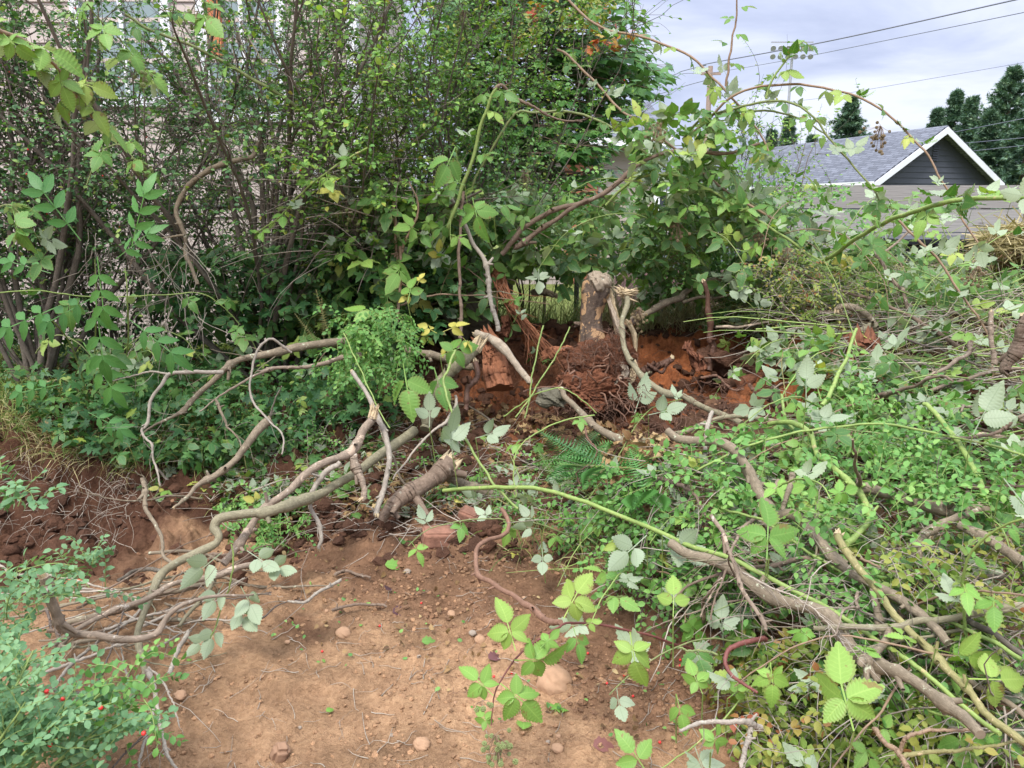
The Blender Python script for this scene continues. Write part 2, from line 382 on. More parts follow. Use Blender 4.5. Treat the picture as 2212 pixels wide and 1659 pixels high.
def leafmat(name, stops, under=None, veins=1.0, rough=.48, trans=.3, ribs=9.0, spec=.35):
    m, t, out = newmat(name)
    base = ramp(t, attr(t).outputs['Fac'], stops)
    s = t.nodes.new('ShaderNodeSeparateXYZ'); t.links.new(uvc(t), s.inputs[0])
    ax = mth(t, 'ABSOLUTE', s.outputs[0])
    fr = mth(t, 'FRACT', mth(t, 'SUBTRACT', mth(t, 'MULTIPLY', s.outputs[1], ribs), mth(t, 'MULTIPLY', ax, 1.7)))
    rib = mth(t, 'ABSOLUTE', mth(t, 'SUBTRACT', fr, .5))            # .5 on the rib
    line = mth(t, 'MULTIPLY', mth(t, 'GREATER_THAN', rib, .42), .55)
    midl = mth(t, 'LESS_THAN', ax, .06)
    v = mth(t, 'MULTIPLY', mth(t, 'MAXIMUM', line, midl), .5 * veins)
    nz = noise(t, obc(t), 45, 3)
    base2 = mixc(t, mth(t, 'MULTIPLY', nz, .35), base, (.5, .62, .25), 'MULTIPLY')
    lit = mixc(t, v, base2, mixc(t, 1.0, base2, (.10, .12, .04), 'ADD'))
    if veins >= .7 and ribs > 8: lit = mixc(t, ramp(t, noise(t, obc(t), 28, 4, .6), [(.64, (0, 0, 0)), (.68, (.85, .85, .85))]), lit, (.22, .15, .055)); lit = mixc(t, mth(t, 'MULTIPLY', mth(t, 'GREATER_THAN', ax, .8), .45), lit, (.2, .2, .06))
    if under is not None:
        geo = t.nodes.new('ShaderNodeNewGeometry')
        ub = mixc(t, mth(t, 'ADD', mth(t, 'MULTIPLY', attr(t).outputs['Fac'], .6), mth(t, 'MULTIPLY', noise(t, obc(t), 18, 3), .5)), tuple(c * .72 for c in under), tuple(min(1, c * 1.18) for c in under)); un = mixc(t, v, ub, mixc(t, 1.0, ub, (.68, .7, .66), 'MULTIPLY'))
        lit = mixc(t, geo.outputs['Backfacing'], lit, un)
    b = pbsdf(t, lit, rough, spec, mth(t, 'ADD', rib, mth(t, 'MULTIPLY', midl, -.4)), .35, .002)
    tr = t.nodes.new('ShaderNodeBsdfTranslucent'); t.links.new(mixc(t, 1.0, lit, (1.0, 1.15, .45), 'MULTIPLY'), tr.inputs['Color'])
    mx = t.nodes.new('ShaderNodeMixShader'); mx.inputs[0].default_value = trans
    t.links.new(b.outputs[0], mx.inputs[1]); t.links.new(tr.outputs[0], mx.inputs[2]); t.links.new(mx.outputs[0], out.inputs[0])
    return m
G = lambda *a: [(p, c) for p, c in a]
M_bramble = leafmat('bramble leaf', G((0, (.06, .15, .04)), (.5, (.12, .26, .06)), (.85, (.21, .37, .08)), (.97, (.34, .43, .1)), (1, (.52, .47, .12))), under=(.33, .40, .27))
M_bramble_d = leafmat('dark green thicket bramble leaf', G((0, (.045, .115, .035)), (.5, (.09, .2, .055)), (.9, (.17, .31, .08)), (1, (.36, .42, .1))), under=(.25, .33, .2), veins=.7)  # darker greens for the thicket brambles
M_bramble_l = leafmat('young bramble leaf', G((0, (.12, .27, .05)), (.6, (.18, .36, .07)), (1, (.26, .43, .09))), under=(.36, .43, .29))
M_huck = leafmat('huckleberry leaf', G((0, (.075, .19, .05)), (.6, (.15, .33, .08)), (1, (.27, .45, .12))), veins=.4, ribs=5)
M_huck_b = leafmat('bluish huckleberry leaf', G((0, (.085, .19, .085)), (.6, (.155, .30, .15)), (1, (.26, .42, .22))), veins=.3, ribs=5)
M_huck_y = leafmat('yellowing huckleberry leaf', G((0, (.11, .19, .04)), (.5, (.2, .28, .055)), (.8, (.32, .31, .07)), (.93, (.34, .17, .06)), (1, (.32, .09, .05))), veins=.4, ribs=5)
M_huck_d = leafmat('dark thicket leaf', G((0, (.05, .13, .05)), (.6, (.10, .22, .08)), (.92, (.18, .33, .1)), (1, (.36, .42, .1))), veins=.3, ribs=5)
M_huck_l = leafmat('yellow green thicket leaf', G((0, (.09, .2, .045)), (.6, (.18, .34, .07)), (.92, (.32, .46, .09)), (1, (.5, .42, .08))), veins=.3, ribs=5)  # lighter, yellower greens than the dark thicket leaf
M_maple = leafmat('maple leaf', G((0, (.03, .10, .03)), (.5, (.065, .18, .05)), (.93, (.13, .28, .07)), (1, (.16, .3, .08))), under=(.10, .2, .08), veins=.6)
M_maple_r = leafmat('reddening maple leaf', G((0, (.35, .06, .03)), (.5, (.5, .14, .05)), (1, (.45, .33, .06))), veins=.6)
M_lob = leafmat('lobed undergrowth leaf', G((0, (.03, .095, .035)), (.6, (.06, .16, .055)), (.95, (.12, .25, .07)), (1, (.3, .38, .07))), veins=.7)
M_elder = leafmat('long leaflets', G((0, (.06, .18, .05)), (1, (.11, .28, .07))), under=(.12, .24, .10), veins=.5, ribs=7)
M_fern = leafmat('fern', G((0, (.05, .16, .05)), (.8, (.12, .3, .08)), (1, (.18, .3, .08))), veins=0)
M_fernb = leafmat('dry fern', G((0, (.16, .15, .06)), (1, (.24, .22, .09))), veins=0)
M_dead = leafmat('dead leaf', G((0, (.08, .035, .02)), (.4, (.2, .1, .045)), (.8, (.33, .2, .1)), (1, (.42, .3, .16))), veins=.7, trans=.1, rough=.7)
M_yel = leafmat('yellow leaf', G((0, (.5, .45, .08)), (1, (.62, .56, .16))), veins=.7)
M_grass = leafmat('grass', G((0, (.08, .16, .04)), (.5, (.16, .24, .06)), (.75, (.34, .32, .12)), (1, (.5, .42, .22))), veins=0)
M_straw = leafmat('dry grass', G((0, (.22, .17, .08)), (.5, (.38, .31, .16)), (1, (.55, .45, .26))), veins=0, trans=.15)
M_lawn = leafmat('lawn', G((0, (.2, .3, .06)), (1, (.34, .42, .1))), veins=0)
M_cedar = leafmat('haze lightened cedar spray', G((0, (.07, .14, .10)), (.7, (.115, .2, .13)), (1, (.2, .29, .17))), veins=0, trans=.1, rough=.7)  # distance haze is painted in: greens lightened for the far conifers
def bark(name, c1, c2, lich=(.5, .52, .42), la=.15, peel=None, b2a=.6, streak=(9, 1.2, 1), bs=.5, rough=.8, scale=60):
    m, t, out = newmat(name); uv = mapping(t, uvc(t), (streak[0], streak[1] * 25, 1)); ob = obc(t)
    a = noise(t, uv, 2.2, 5, .65, .3); b = noise(t, ob, scale, 4, .6); b2 = noise(t, ob, 17, 4, .6, .5)
    col = mixc(t, ramp(t, a, [(.36, (0, 0, 0)), (.64, (1, 1, 1))]), tuple(x * .75 for x in c1), c2)
    col = mixc(t, ramp(t, b2, [(.38, (b2a, b2a, b2a)), (.52, (0, 0, 0))]), col, tuple(x * .55 for x in c1))
    col = mixc(t, mth(t, 'MULTIPLY', b, .4), col, tuple(x * .35 for x in c1))
    tn = attr(t).outputs['Fac']; col = mixc(t, mth(t, 'MULTIPLY', tn, .35), col, tuple(min(1, x * 1.5 + .02) for x in c2))
    if la: col = mixc(t, ramp(t, noise(t, ob, scale * .45, 5, .65), [(.62, (0, 0, 0)), (.66, (la * 3, la * 3, la * 3))]), col, lich)
    if peel: col = mixc(t, ramp(t, noise(t, ob, 14 if len(peel) < 3 else peel[2], 5, .6, .5), [(peel[1], (0, 0, 0)), (peel[1] + .02, (1, 1, 1))]), col, peel[0])
    h = mth(t, 'ADD', a, mth(t, 'MULTIPLY', b, .5))
    p = pbsdf(t, col, rough, .25, h, bs, .004); t.links.new(p.outputs[0], out.inputs[0]); return m
M_grey = bark('grey brown bark', (.125, .098, .064), (.27, .215, .15), (.45, .47, .34), .26)
M_olive = bark('olive bark', (.16, .14, .085), (.27, .24, .155), (.42, .44, .33), .15)
M_brown = bark('brown bark', (.12, .08, .055), (.23, .165, .12), la=.08)
M_purple = bark('dark smooth bark', (.07, .055, .042), (.165, .14, .11), (.3, .34, .27), .06)
M_pink = bark('peeling pinkish bark', (.15, .11, .078), (.31, .24, .18), (.48, .44, .38), .25, ((.42, .32, .24), .6))
M_pale = bark('bleached bark', (.2, .17, .135), (.39, .34, .28), la=.12)
M_root = bark('root skin', (.16, .08, .05), (.27, .155, .105), la=0)
M_rootd = bark('dark wet root', (.05, .025, .017), (.14, .07, .045), la=0, rough=.55)
M_rootr = bark('red fine root', (.075, .04, .028), (.22, .12, .08), la=0)
M_twig = bark('dry twig', (.26, .21, .165), (.45, .39, .32), (.55, .58, .5), .12, scale=120)
M_twigd = bark('dark twig', (.07, .05, .042), (.16, .125, .10), la=.08, scale=120)
M_moss = bark('mossy bark', (.06, .05, .03), (.13, .115, .06), (.10, .13, .04), .3, scale=22)
M_cane = bark('green cane skin', (.13, .2, .05), (.26, .34, .1), (.36, .28, .14), .2, rough=.5, bs=.25)
M_canel = bark('bright green cane skin', (.15, .24, .055), (.29, .38, .11), (.38, .31, .15), .3, rough=.5, bs=.25)
M_caned = bark('dull cane skin', (.12, .17, .06), (.23, .26, .10), (.28, .2, .11), .2, rough=.55, bs=.25)
M_canet = bark('tan split cane', (.17, .17, .06), (.31, .27, .12), (.42, .33, .19), .5, rough=.6, bs=.5)
M_maroon = bark('maroon cane skin', (.12, .035, .032), (.22, .08, .065), la=0, rough=.45, bs=.2)
M_canep = bark('pinkish cane skin', (.19, .12, .08), (.32, .22, .14), la=0, rough=.5, bs=.2)
M_stub = bark('stump bark', (.06, .04, .03), (.16, .115, .085), la=0, peel=((.42, .26, .14), .54, 10), scale=30, bs=.9)
M_wood = bark('fresh split wood', (.4, .28, .15), (.66, .53, .34), (.25, .15, .09), .25, streak=(14, .6, 1), scale=40, bs=.8)
M_woodg = bark('weathered split wood', (.26, .2, .14), (.5, .41, .31), la=.15, streak=(14, .6, 1), bs=.8)
M_rot = bark('red rotten wood', (.15, .05, .025), (.36, .15, .075), (.42, .22, .12), .1, b2a=.12, streak=(16, .5, 1), scale=90, bs=1.0, rough=.9)
M_rotd = bark('dark rotten wood', (.09, .034, .02), (.24, .095, .05), la=0, b2a=.2, streak=(16, .8, 1), scale=50, bs=1.0, rough=.9)
def simple(name, col, rough=.6, var=.25, sc=20, spec=.3, bs=.15, metal=0):
    m, t, out = newmat(name); nz = noise(t, obc(t), sc, 5, .6)
    c = mixc(t, nz, tuple(x * (1 - var) for x in col), tuple(min(1, x * (1 + var)) for x in col))
    t.links.new(pbsdf(t, c, rough, spec, nz, bs, .01, metal).outputs[0], out.inputs[0]); return m
def soilmat():
    m, t, out = newmat('soil'); ob = obc(t); col = attr(t, 'soil').outputs['Color']
    a = noise(t, ob, 9, 6, .65); b = noise(t, ob, 55, 5, .65); c = noise(t, ob, 240, 3, .6)
    f = mixc(t, ramp(t, a, [(.3, (0, 0, 0)), (.7, (1, 1, 1))]), mixc(t, 1.0, col, (.72, .68, .66), 'MULTIPLY'), mixc(t, 1.0, col, (1.22, 1.2, 1.14), 'MULTIPLY'))
    f = mixc(t, mth(t, 'MULTIPLY', ramp(t, b, [(.42, (1, 1, 1)), (.56, (0, 0, 0))]), .4), f, mixc(t, 1.0, f, (.5, .45, .42), 'MULTIPLY'))
    f = mixc(t, mth(t, 'MULTIPLY', ramp(t, c, [(.58, (0, 0, 0)), (.66, (1, 1, 1))]), .3), f, mixc(t, 1.0, f, (1.5, 1.45, 1.4), 'MULTIPLY'))
    h = mth(t, 'ADD', mth(t, 'ADD', mth(t, 'MULTIPLY', a, 1.2), b), mth(t, 'MULTIPLY', c, .5))
    t.links.new(pbsdf(t, f, .95, .1, h, 1.0, .018).outputs[0], out.inputs[0]); return m
M_soil = soilmat()
def soilcol(name, c): 
    m, t, out = newmat(name); ob = obc(t); a = noise(t, ob, 30, 5, .65); b = noise(t, ob, 120, 4, .6)
    f = mixc(t, a, tuple(x * .45 for x in c), tuple(x * 1.5 for x in c)); tn = attr(t).outputs['Fac']
    f = mixc(t, tn, f, mixc(t, 1.0, f, (1.5, 1.42, 1.35), 'MULTIPLY'))
    t.links.new(pbsdf(t, f, .95, .1, mth(t, 'ADD', a, b), 1, .015).outputs[0], out.inputs[0]); return m
M_clod = soilcol('dark red brown soil', (.085, .045, .03)); M_clodt = soilcol('tan soil crumbs', (.32, .195, .115)); M_clodm = soilcol('brown soil crumbs', (.23, .135, .082))
M_stone = simple('tan river stone', (.33, .2, .12), .85, .25, 25, bs=.4); M_stoneg = simple('grey stone', (.26, .21, .165), .85, .3, 25, bs=.4)
M_stonem = simple('mossy rock', (.11, .1, .07), .9, .5, 18, bs=.8)
M_berry = simple('red berry', (.62, .035, .03), .3, .15, 30, .5); M_black = simple('unripe green blackberry', (.2, .24, .09), .45, .45, 90, .4)
M_blackd = simple('dry brown blackberry', (.2, .15, .08), .6, .5, 90, .3)
# ------------------------------------------------------------------ ground
def axis(lo, hi, n, far, m):
    d = np.linspace(lo, hi, n); st = d[1] - d[0]; g = st * np.cumsum(1.13 ** np.arange(1, m)); 
    return np.concatenate([(lo - g[g < far])[::-1], d, hi + g[g < far]])
xs = axis(-3.4, 4.4, 640, 500, 90); ys = axis(1.35, 7.2, 520, 600, 90)
X, Y = np.meshgrid(xs, ys); Z = soil_z(X, Y)
mb = MB(); nx, ny = len(xs), len(ys)
i = np.arange(nx - 1)[None]; j = np.arange(ny - 1)[:, None]; q = (j * nx + i)
f = np.stack([q, q + 1, q + nx + 1, q + nx], -1).reshape(-1, 4)
mb.add(np.stack([X, Y, Z], -1).reshape(-1, 3), f)
def soil_col(x, y):
    wl, wr = weights(x, y); n = fbm(x, y, 2.2, 4, 40) + .5 * fbm(x, y, 9, 3, 44)
    tan = np.array([.375, .235, .14]); brn = np.array([.25, .145, .088]); red = np.array([.13, .058, .033]); drk = np.array([.095, .054, .036]); orr = np.array([.36, .13, .055])
    lawn = np.array([.16, .2, .06]); far = np.array([.12, .13, .06])
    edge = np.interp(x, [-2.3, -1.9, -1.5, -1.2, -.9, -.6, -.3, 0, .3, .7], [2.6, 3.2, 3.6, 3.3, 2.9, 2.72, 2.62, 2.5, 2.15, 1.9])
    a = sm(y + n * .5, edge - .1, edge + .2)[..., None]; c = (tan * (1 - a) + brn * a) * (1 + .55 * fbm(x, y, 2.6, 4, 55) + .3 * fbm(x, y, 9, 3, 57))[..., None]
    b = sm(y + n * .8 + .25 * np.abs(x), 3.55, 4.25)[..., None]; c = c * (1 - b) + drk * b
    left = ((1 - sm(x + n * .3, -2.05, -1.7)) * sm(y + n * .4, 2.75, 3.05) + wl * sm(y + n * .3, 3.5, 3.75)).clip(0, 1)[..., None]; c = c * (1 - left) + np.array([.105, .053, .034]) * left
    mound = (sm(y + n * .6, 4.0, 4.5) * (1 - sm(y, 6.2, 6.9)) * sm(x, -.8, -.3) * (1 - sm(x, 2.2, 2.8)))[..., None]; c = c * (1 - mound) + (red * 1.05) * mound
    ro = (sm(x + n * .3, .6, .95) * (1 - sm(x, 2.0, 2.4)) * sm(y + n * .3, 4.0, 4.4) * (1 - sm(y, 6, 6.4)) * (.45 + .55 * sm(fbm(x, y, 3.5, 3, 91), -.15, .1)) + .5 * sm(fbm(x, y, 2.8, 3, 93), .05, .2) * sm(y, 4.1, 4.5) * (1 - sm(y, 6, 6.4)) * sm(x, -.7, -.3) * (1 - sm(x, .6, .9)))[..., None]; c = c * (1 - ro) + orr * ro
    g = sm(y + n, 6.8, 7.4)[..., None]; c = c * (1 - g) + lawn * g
    return np.concatenate([c, np.ones_like(c[..., :1])], -1)
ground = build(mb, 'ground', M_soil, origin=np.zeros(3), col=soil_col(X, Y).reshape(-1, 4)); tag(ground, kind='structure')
# ------------------------------------------------------------------ crumbs, clods and pebbles lying on it
def rock_t(seed, sub=1, rough=.25, fl=.7):
    ph = (1 + 5 ** .5) / 2
    v = nrm(np.array([(-1, ph, 0), (1, ph, 0), (-1, -ph, 0), (1, -ph, 0), (0, -1, ph), (0, 1, ph), (0, -1, -ph), (0, 1, -ph), (ph, 0, -1), (ph, 0, 1), (-ph, 0, -1), (-ph, 0, 1)], float))
    f = [(0, 11, 5), (0, 5, 1), (0, 1, 7), (0, 7, 10), (0, 10, 11), (1, 5, 9), (5, 11, 4), (11, 10, 2), (10, 7, 6), (7, 1, 8), (3, 9, 4), (3, 4, 2), (3, 2, 6), (3, 6, 8), (3, 8, 9), (4, 9, 5), (2, 4, 11), (6, 2, 10), (8, 6, 7), (9, 8, 1)]
    for _ in range(sub):
        v = list(map(tuple, v)); cache = {}; nf = []
        def mid(a, b):
            k = (min(a, b), max(a, b))
            if k not in cache: m = nrm((np.array(v[a]) + np.array(v[b])) / 2); v.append(tuple(m)); cache[k] = len(v) - 1
            return cache[k]
        for a, b, c in f: x, y, z = mid(a, b), mid(b, c), mid(c, a); nf += [(a, x, z), (b, y, x), (c, z, y), (x, y, z)]
        f = nf; v = np.array(v)
    v = np.asarray(v); s = seed * 13.7
    d = 1 + rough * 2 * (vn(v[:, 0] * 1.7 + s, v[:, 1] * 1.7 + v[:, 2] * 1.3, seed)) + rough * vn(v[:, 0] * 4 + s, v[:, 1] * 4 + v[:, 2] * 3.1, seed + 5)
    v = v * d[:, None]; v[:, 2] *= fl; return v, [np.array(f)], np.zeros((len(v), 2))
RK = [rock_t(k, 0, .3) for k in range(4)]
def rub(mb, x, y, size, emb=.2, tm=RK):
    n = len(x); z = soil_z(x, y); idx = rng.integers(len(tm), size=n)
    for k in range(len(tm)):
        s = idx == k
        if s.any(): scatter(mb, tm[k], np.stack([x[s], y[s], z[s] + size[s] * emb], 1), rv(s.sum()) * [1, 1, .2], rv(s.sum(), .35) + [0, 0, 1], size[s])
RK2 = [rock_t(k + 20, 2, .34, .8) for k in range(5)]
def crumbs(n, xr, yr, smin, smax, name, mat, p=3, cond=None, tm=RK):
    x = rng.uniform(*xr, n); y = rng.uniform(*yr, n); d = fbm(x, y, 3, 3, 77)
    k = rng.random(n) < np.clip(.45 + d * 1.6, .05, 1)
    if cond is not None: k &= cond(x, y)
    x, y = x[k], y[k]; m = MB(); rub(m, x, y, smin + (smax - smin) * rng.random(len(x)) ** p, tm=tm)
    return tag(build(m, name, mat, smooth=tm is not RK), kind='stuff', label=None)
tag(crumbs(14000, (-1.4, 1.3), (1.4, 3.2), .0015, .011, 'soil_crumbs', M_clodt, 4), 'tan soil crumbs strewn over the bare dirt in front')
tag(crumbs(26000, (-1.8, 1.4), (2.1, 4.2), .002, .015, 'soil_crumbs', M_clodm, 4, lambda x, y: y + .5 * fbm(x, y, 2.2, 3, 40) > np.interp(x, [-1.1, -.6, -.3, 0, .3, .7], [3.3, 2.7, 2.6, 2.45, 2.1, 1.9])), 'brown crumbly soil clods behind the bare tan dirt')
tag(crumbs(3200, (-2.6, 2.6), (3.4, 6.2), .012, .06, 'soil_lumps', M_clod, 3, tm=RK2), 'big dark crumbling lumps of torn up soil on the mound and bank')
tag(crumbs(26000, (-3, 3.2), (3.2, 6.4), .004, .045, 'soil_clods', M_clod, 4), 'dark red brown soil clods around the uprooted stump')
# ------------------------------------------------------------------ neighbouring building behind the chain link fence
def sidingmat(name, c):
    return simple(name, c, .7, .06, 6, bs=.05)
M_sid = sidingmat('beige painted siding', (.50, .43, .39)); M_trim = simple('white painted trim', (.78, .79, .82), .5, .04, 8)
M_glass = simple('window glass', (.25, .32, .33), .12, .3, 1.2, .8, bs=0)
def lap_wall(mb, x0, x1, y, z0, z1, course=.19, mat=0):
    n = int((z1 - z0) / course)
    for k in range(n):
        a = z0 + k * course; b = a + course
        v = [(x0, y - .022, a), (x1, y - .022, a), (x1, y - .004, b), (x0, y - .004, b), (x0, y + .01, a), (x1, y + .01, a)]
        mb.add(v, [(0, 1, 2, 3), (4, 5, 1, 0)], None, mat, rng.random())
def window(parent, x0, x1, z0, z1, y):
    m = MB(); w = .09; m.box((x0 - w, y - .05, z0 - w), (x0, y, z1 + w)); m.box((x1, y - .05, z0 - w), (x1 + w, y, z1 + w)); m.box((x0, y - .05, z1), (x1, y, z1 + w)); m.box((x0, y - .06, z0 - w), (x1, y, z0))
    m.box(((x0 + x1) / 2 - .02, y - .035, z0), ((x0 + x1) / 2 + .02, y, z1))
    wf = build(m, 'window', M_trim, parent, False); g = MB(); g.box((x0, y - .018, z0), (x1, y - .012, z1)); build(g, 'pane', M_glass, wf, False)
bld = tag(empty('neighbour_house', (-5, 8.3, 0)), 'beige lap sided house with white trimmed windows seen through the left thicket', 'house')
m = MB(); lap_wall(m, -10, -1.62, 8.3, .18, 4.9); m.box((-10, 8.31, -.3), (-1.62, 12, 5)); build(m, 'wall', M_sid, bld, False)
m = MB(); m.box((-1.66, 8.25, 0), (-1.55, 8.4, 5)); build(m, 'corner_board', M_trim, bld, False)
m = MB(); m.box((-1.62, 8.32, -.3), (-1.56, 12, 5)); build(m, 'side_wall', M_sid, bld, False)
m = MB(); m.box((-10, 8.2, -.3), (-1.64, 8.29, .17)); build(m, 'foundation', simple('concrete', (.3, .28, .26), .9), bld, False)
window(bld, -3.05, -2.35, 2.55, 3.75, 8.3); window(bld, -1.98, -1.72, 1.55, 1.9, 8.3); window(bld, -4.3, -3.5, 2.7, 3.75, 8.3)
m = MB(); m.box((-10.4, 7.9, 4.95), (-1.2, 12.4, 5.1)); build(m, 'eave', M_trim, bld, False)
# stained upright board
a = P(452, -60, 8.18); b = P(458, 118, 8.18); m = MB(); m.box((a[0] - .055, 8.2, b[2]), (a[0] + .055, 8.27, a[2])); 
tag(build(m, 'cedar_board', simple('orange stained cedar', (.55, .2, .09), .7, .2, 30), smooth=False), 'orange stained cedar board fixed to the beige house', 'board')
# chain link fence
M_wire = simple('dark fence wire', (.07, .065, .06), .5, .3, 40, metal=.3); M_rail = simple('dark fence rail', (.06, .06, .06), .5, .3, 10, metal=.3)
def chain(x0, x1, y, z0, z1, lab, cell=.055, posts=2.4):
    e = tag(empty('chain_link_fence', ((x0 + x1) / 2, y, z0)), lab, 'fence'); H = z1 - z0; n = int((x1 - x0 + H) / cell)
    A = []
    for k in range(n):
        xa = x0 - H + k * cell
        for sg in (1, -1):
            s0, s1 = (max(x0, xa), min(x1, xa + H)) if sg == 1 else (max(x0, xa), min(x1, xa + H))
            if s1 - s0 < .05: continue
            za, zb = (z0 + (s0 - xa), z0 + (s1 - xa)) if sg == 1 else (z1 - (s0 - xa), z1 - (s1 - xa))
            A.append([(s0, y + .002 * sg, za), ((s0 + s1) / 2, y + .002 * sg, (za + zb) / 2), (s1, y + .002 * sg, zb)])
    m = MB(); tubes(m, A, .0017, 3); build(m, 'mesh_panel', M_wire, e)
    m = MB(); limb(m, [(x0, y + .02, z1 + .01), ((x0 + x1) / 2, y + .02, z1 + .01), (x1, y + .02, z1 + .01)], .021, 10, knots=0); build(m, 'top_rail', M_rail, e)
    x = x0 + .1
    while x < x1:
        m = MB(); limb(m, [(x, y + .05, z0 - .3), (x, y + .05, z1 + .06)], .028, 10, knots=0); build(m, 'fence_post', M_rail, e); x += posts
chain(-5.6, -1.3, 7.1, .2, 1.60, 'dark chain link fence with a top rail in front of the beige siding')
chain(.6, 3.4, 8.3, -.1, 1.25, 'dark chain link fence stretch in front of the parked red car', posts=1.35)
# ------------------------------------------------------------------ grey roofed house on the right
D = 32.0; pk = P(2028, 273, D); hd = np.array([-.274, .962, 0]); pr = np.array([-.962, -.274, 0]); hw = 2.95; ez = 2.78; LEN = 25.0
house = tag(empty('grey_house', (pk[0], D, -.3)), 'charcoal house with grey shingle roof and white gable edge above the plank wall', 'house')
M_shing, t, out = newmat('grey shingles'); ob = uvc(t); br = t.nodes.new('ShaderNodeTexBrick'); t.links.new(ob, br.inputs['Vector'])
br.inputs['Scale'].default_value = 1; br.inputs['Brick Width'].default_value = .45; br.inputs['Row Height'].default_value = .145; br.inputs['Mortar Size'].default_value = .012; br.offset = .37
br.inputs['Color1'].default_value = (.135, .145, .175, 1); br.inputs['Color2'].default_value = (.085, .092, .112, 1); br.inputs['Mortar'].default_value = (.04, .042, .052, 1)
cc = mixc(t, noise(t, ob, 3, 4), br.outputs['Color'], mixc(t, 1.0, br.outputs['Color'], (1.5, 1.5, 1.5), 'MULTIPLY'))
t.links.new(pbsdf(t, cc, .9, .15, br.outputs['Fac'], .3, .02).outputs[0], out.inputs[0])
def hp(a, s, z): return pk * [1, 1, 0] + hd * a + pr * s + [0, 0, z]
ov = .45
def roofside(sg):
    s1 = hw + ov * .5; z1 = pk[2] - (pk[2] - ez) / hw * s1
    A = [hp(-ov, 0, pk[2]), hp(LEN, 0, pk[2]), hp(LEN, sg * s1, z1), hp(-ov, sg * s1, z1)]
    L = math.hypot(s1, pk[2] - z1)
    top = np.array(A); bot = top - [0, 0, .14]; v = np.concatenate([top, bot]); uv = np.array([(0, 0), (LEN, 0), (LEN, L), (0, L)] * 2)
    fs = [(0, 1, 2, 3), (7, 6, 5, 4), (0, 4, 5, 1), (1, 5, 6, 2), (2, 6, 7, 3), (3, 7, 4, 0)]
    if sg > 0: fs = [f[::-1] for f in fs]
    m = MB(); m.add(v, fs, uv); return build(m, 'roof', M_shing, house, False)
roofside(1); roofside(-1)
M_char = simple('charcoal siding', (.062, .068, .088), .75, .12, 5); M_fasc = simple('pale grey fascia', (.62, .63, .68), .6, .05, 5)
m = MB(); zt = ez - .15; k = 0; z = -.3
while z < pk[2] - .3:
    z2 = min(z + .22, pk[2] - .28); f1 = lambda zz: hw * min(1, (pk[2] - .2 - zz) / (pk[2] - .2 - ez + .15))
    a, b = f1(z), f1(z2)
    m.add([hp(.02, a, z), hp(.02, -a, z), hp(.045, -b, z2), hp(.045, b, z2), hp(.06, a, z), hp(.06, -a, z)], [(0, 1, 2, 3), (4, 5, 1, 0)], None, 0, rng.random()); z = z2
m.add([hp(.06, hw, -.3), hp(LEN, hw, -.3), hp(LEN, hw, ez), hp(.06, hw, ez)], [(0, 3, 2, 1)])
m.add([hp(.06, -hw, -.3), hp(LEN, -hw, -.3), hp(LEN, -hw, ez), hp(.06, -hw, ez)], [(0, 1, 2, 3)])
build(m, 'wall', M_char, house, False)
def board(p0, p1, h, th, name, mat, parent):
    m = MB(); n = nrm(hd) * th; d = np.array([0, 0, h]); v = [p0, p1, p1 - d, p0 - d]; v = np.array(v + [q - n for q in v])
    m.add(v, [(0, 1, 2, 3), (7, 6, 5, 4), (0, 4, 5, 1), (1, 5, 6, 2), (2, 6, 7, 3), (3, 7, 4, 0)]); build(m, name, mat, parent, False)
s1 = hw + ov * .5; z1 = pk[2] - (pk[2] - ez) / hw * s1
for sg in (1, -1): board(hp(-ov - .003, 0, pk[2] - .06), hp(-ov - .003, sg * s1, z1 - .06), .26, .04, 'fascia', M_fasc, house)
m = MB(); v = [hp(-ov, s1 + .01, z1 - .02), hp(LEN, s1 + .01, z1 - .02), hp(LEN, s1 + .13, z1 - .02), hp(-ov, s1 + .13, z1 - .02)]; v = np.array(v + [q - np.array([0, 0, .12]) for q in v]); m.add(v, [(0, 1, 2, 3), (7, 6, 5, 4), (0, 4, 5, 1), (1, 5, 6, 2), (2, 6, 7, 3), (3, 7, 4, 0)]); build(m, 'gutter', M_trim, house, False)
m = MB()
for k in range(7):
    zc = pk[2] - 1.25 + k * .09; c = hp(-.0, .28, zc); m.add([hp(.0, .14, zc), hp(.0, -.14 + .0, zc), hp(-.03, -.14, zc - .06), hp(-.03, .14, zc - .06)], [(0, 3, 2, 1)])
build(m, 'gable_vent', M_char, house, False)
# weathered plank wall
def plankmat():
    m, t, out = newmat('weathered planks'); ob = obc(t); g = noise(t, mapping(t, ob, (2, 2, 60)), 1.6, 6, .6, .4); b = noise(t, ob, 3, 4); tn = attr(t).outputs['Fac']
    c = mixc(t, g, (.16, .15, .142), (.34, .325, .31)); c = mixc(t, mth(t, 'MULTIPLY', b, .5), c, (.24, .215, .195)); c = mixc(t, mth(t, 'MULTIPLY', tn, .55), c, (.40, .385, .37))
    vv = t.nodes.new('ShaderNodeTexVoronoi'); vv.inputs['Scale'].default_value = 1.0; t.links.new(mapping(t, ob, (1.6, 1, 4.5)), vv.inputs['Vector'])
    c = mixc(t, ramp(t, vv.outputs['Distance'], [(.03, (.8, .8, .8)), (.09, (0, 0, 0))]), c, (.08, .06, .06))
    t.links.new(pbsdf(t, c, .85, .15, g, .6, .01).outputs[0], out.inputs[0]); return m
M_plank = plankmat(); pw = tag(empty('plank_wall', (5.6, 9, -.2)), 'weathered grey brown wall of wide horizontal planks below the grey roof', 'wall')
z = 1.865
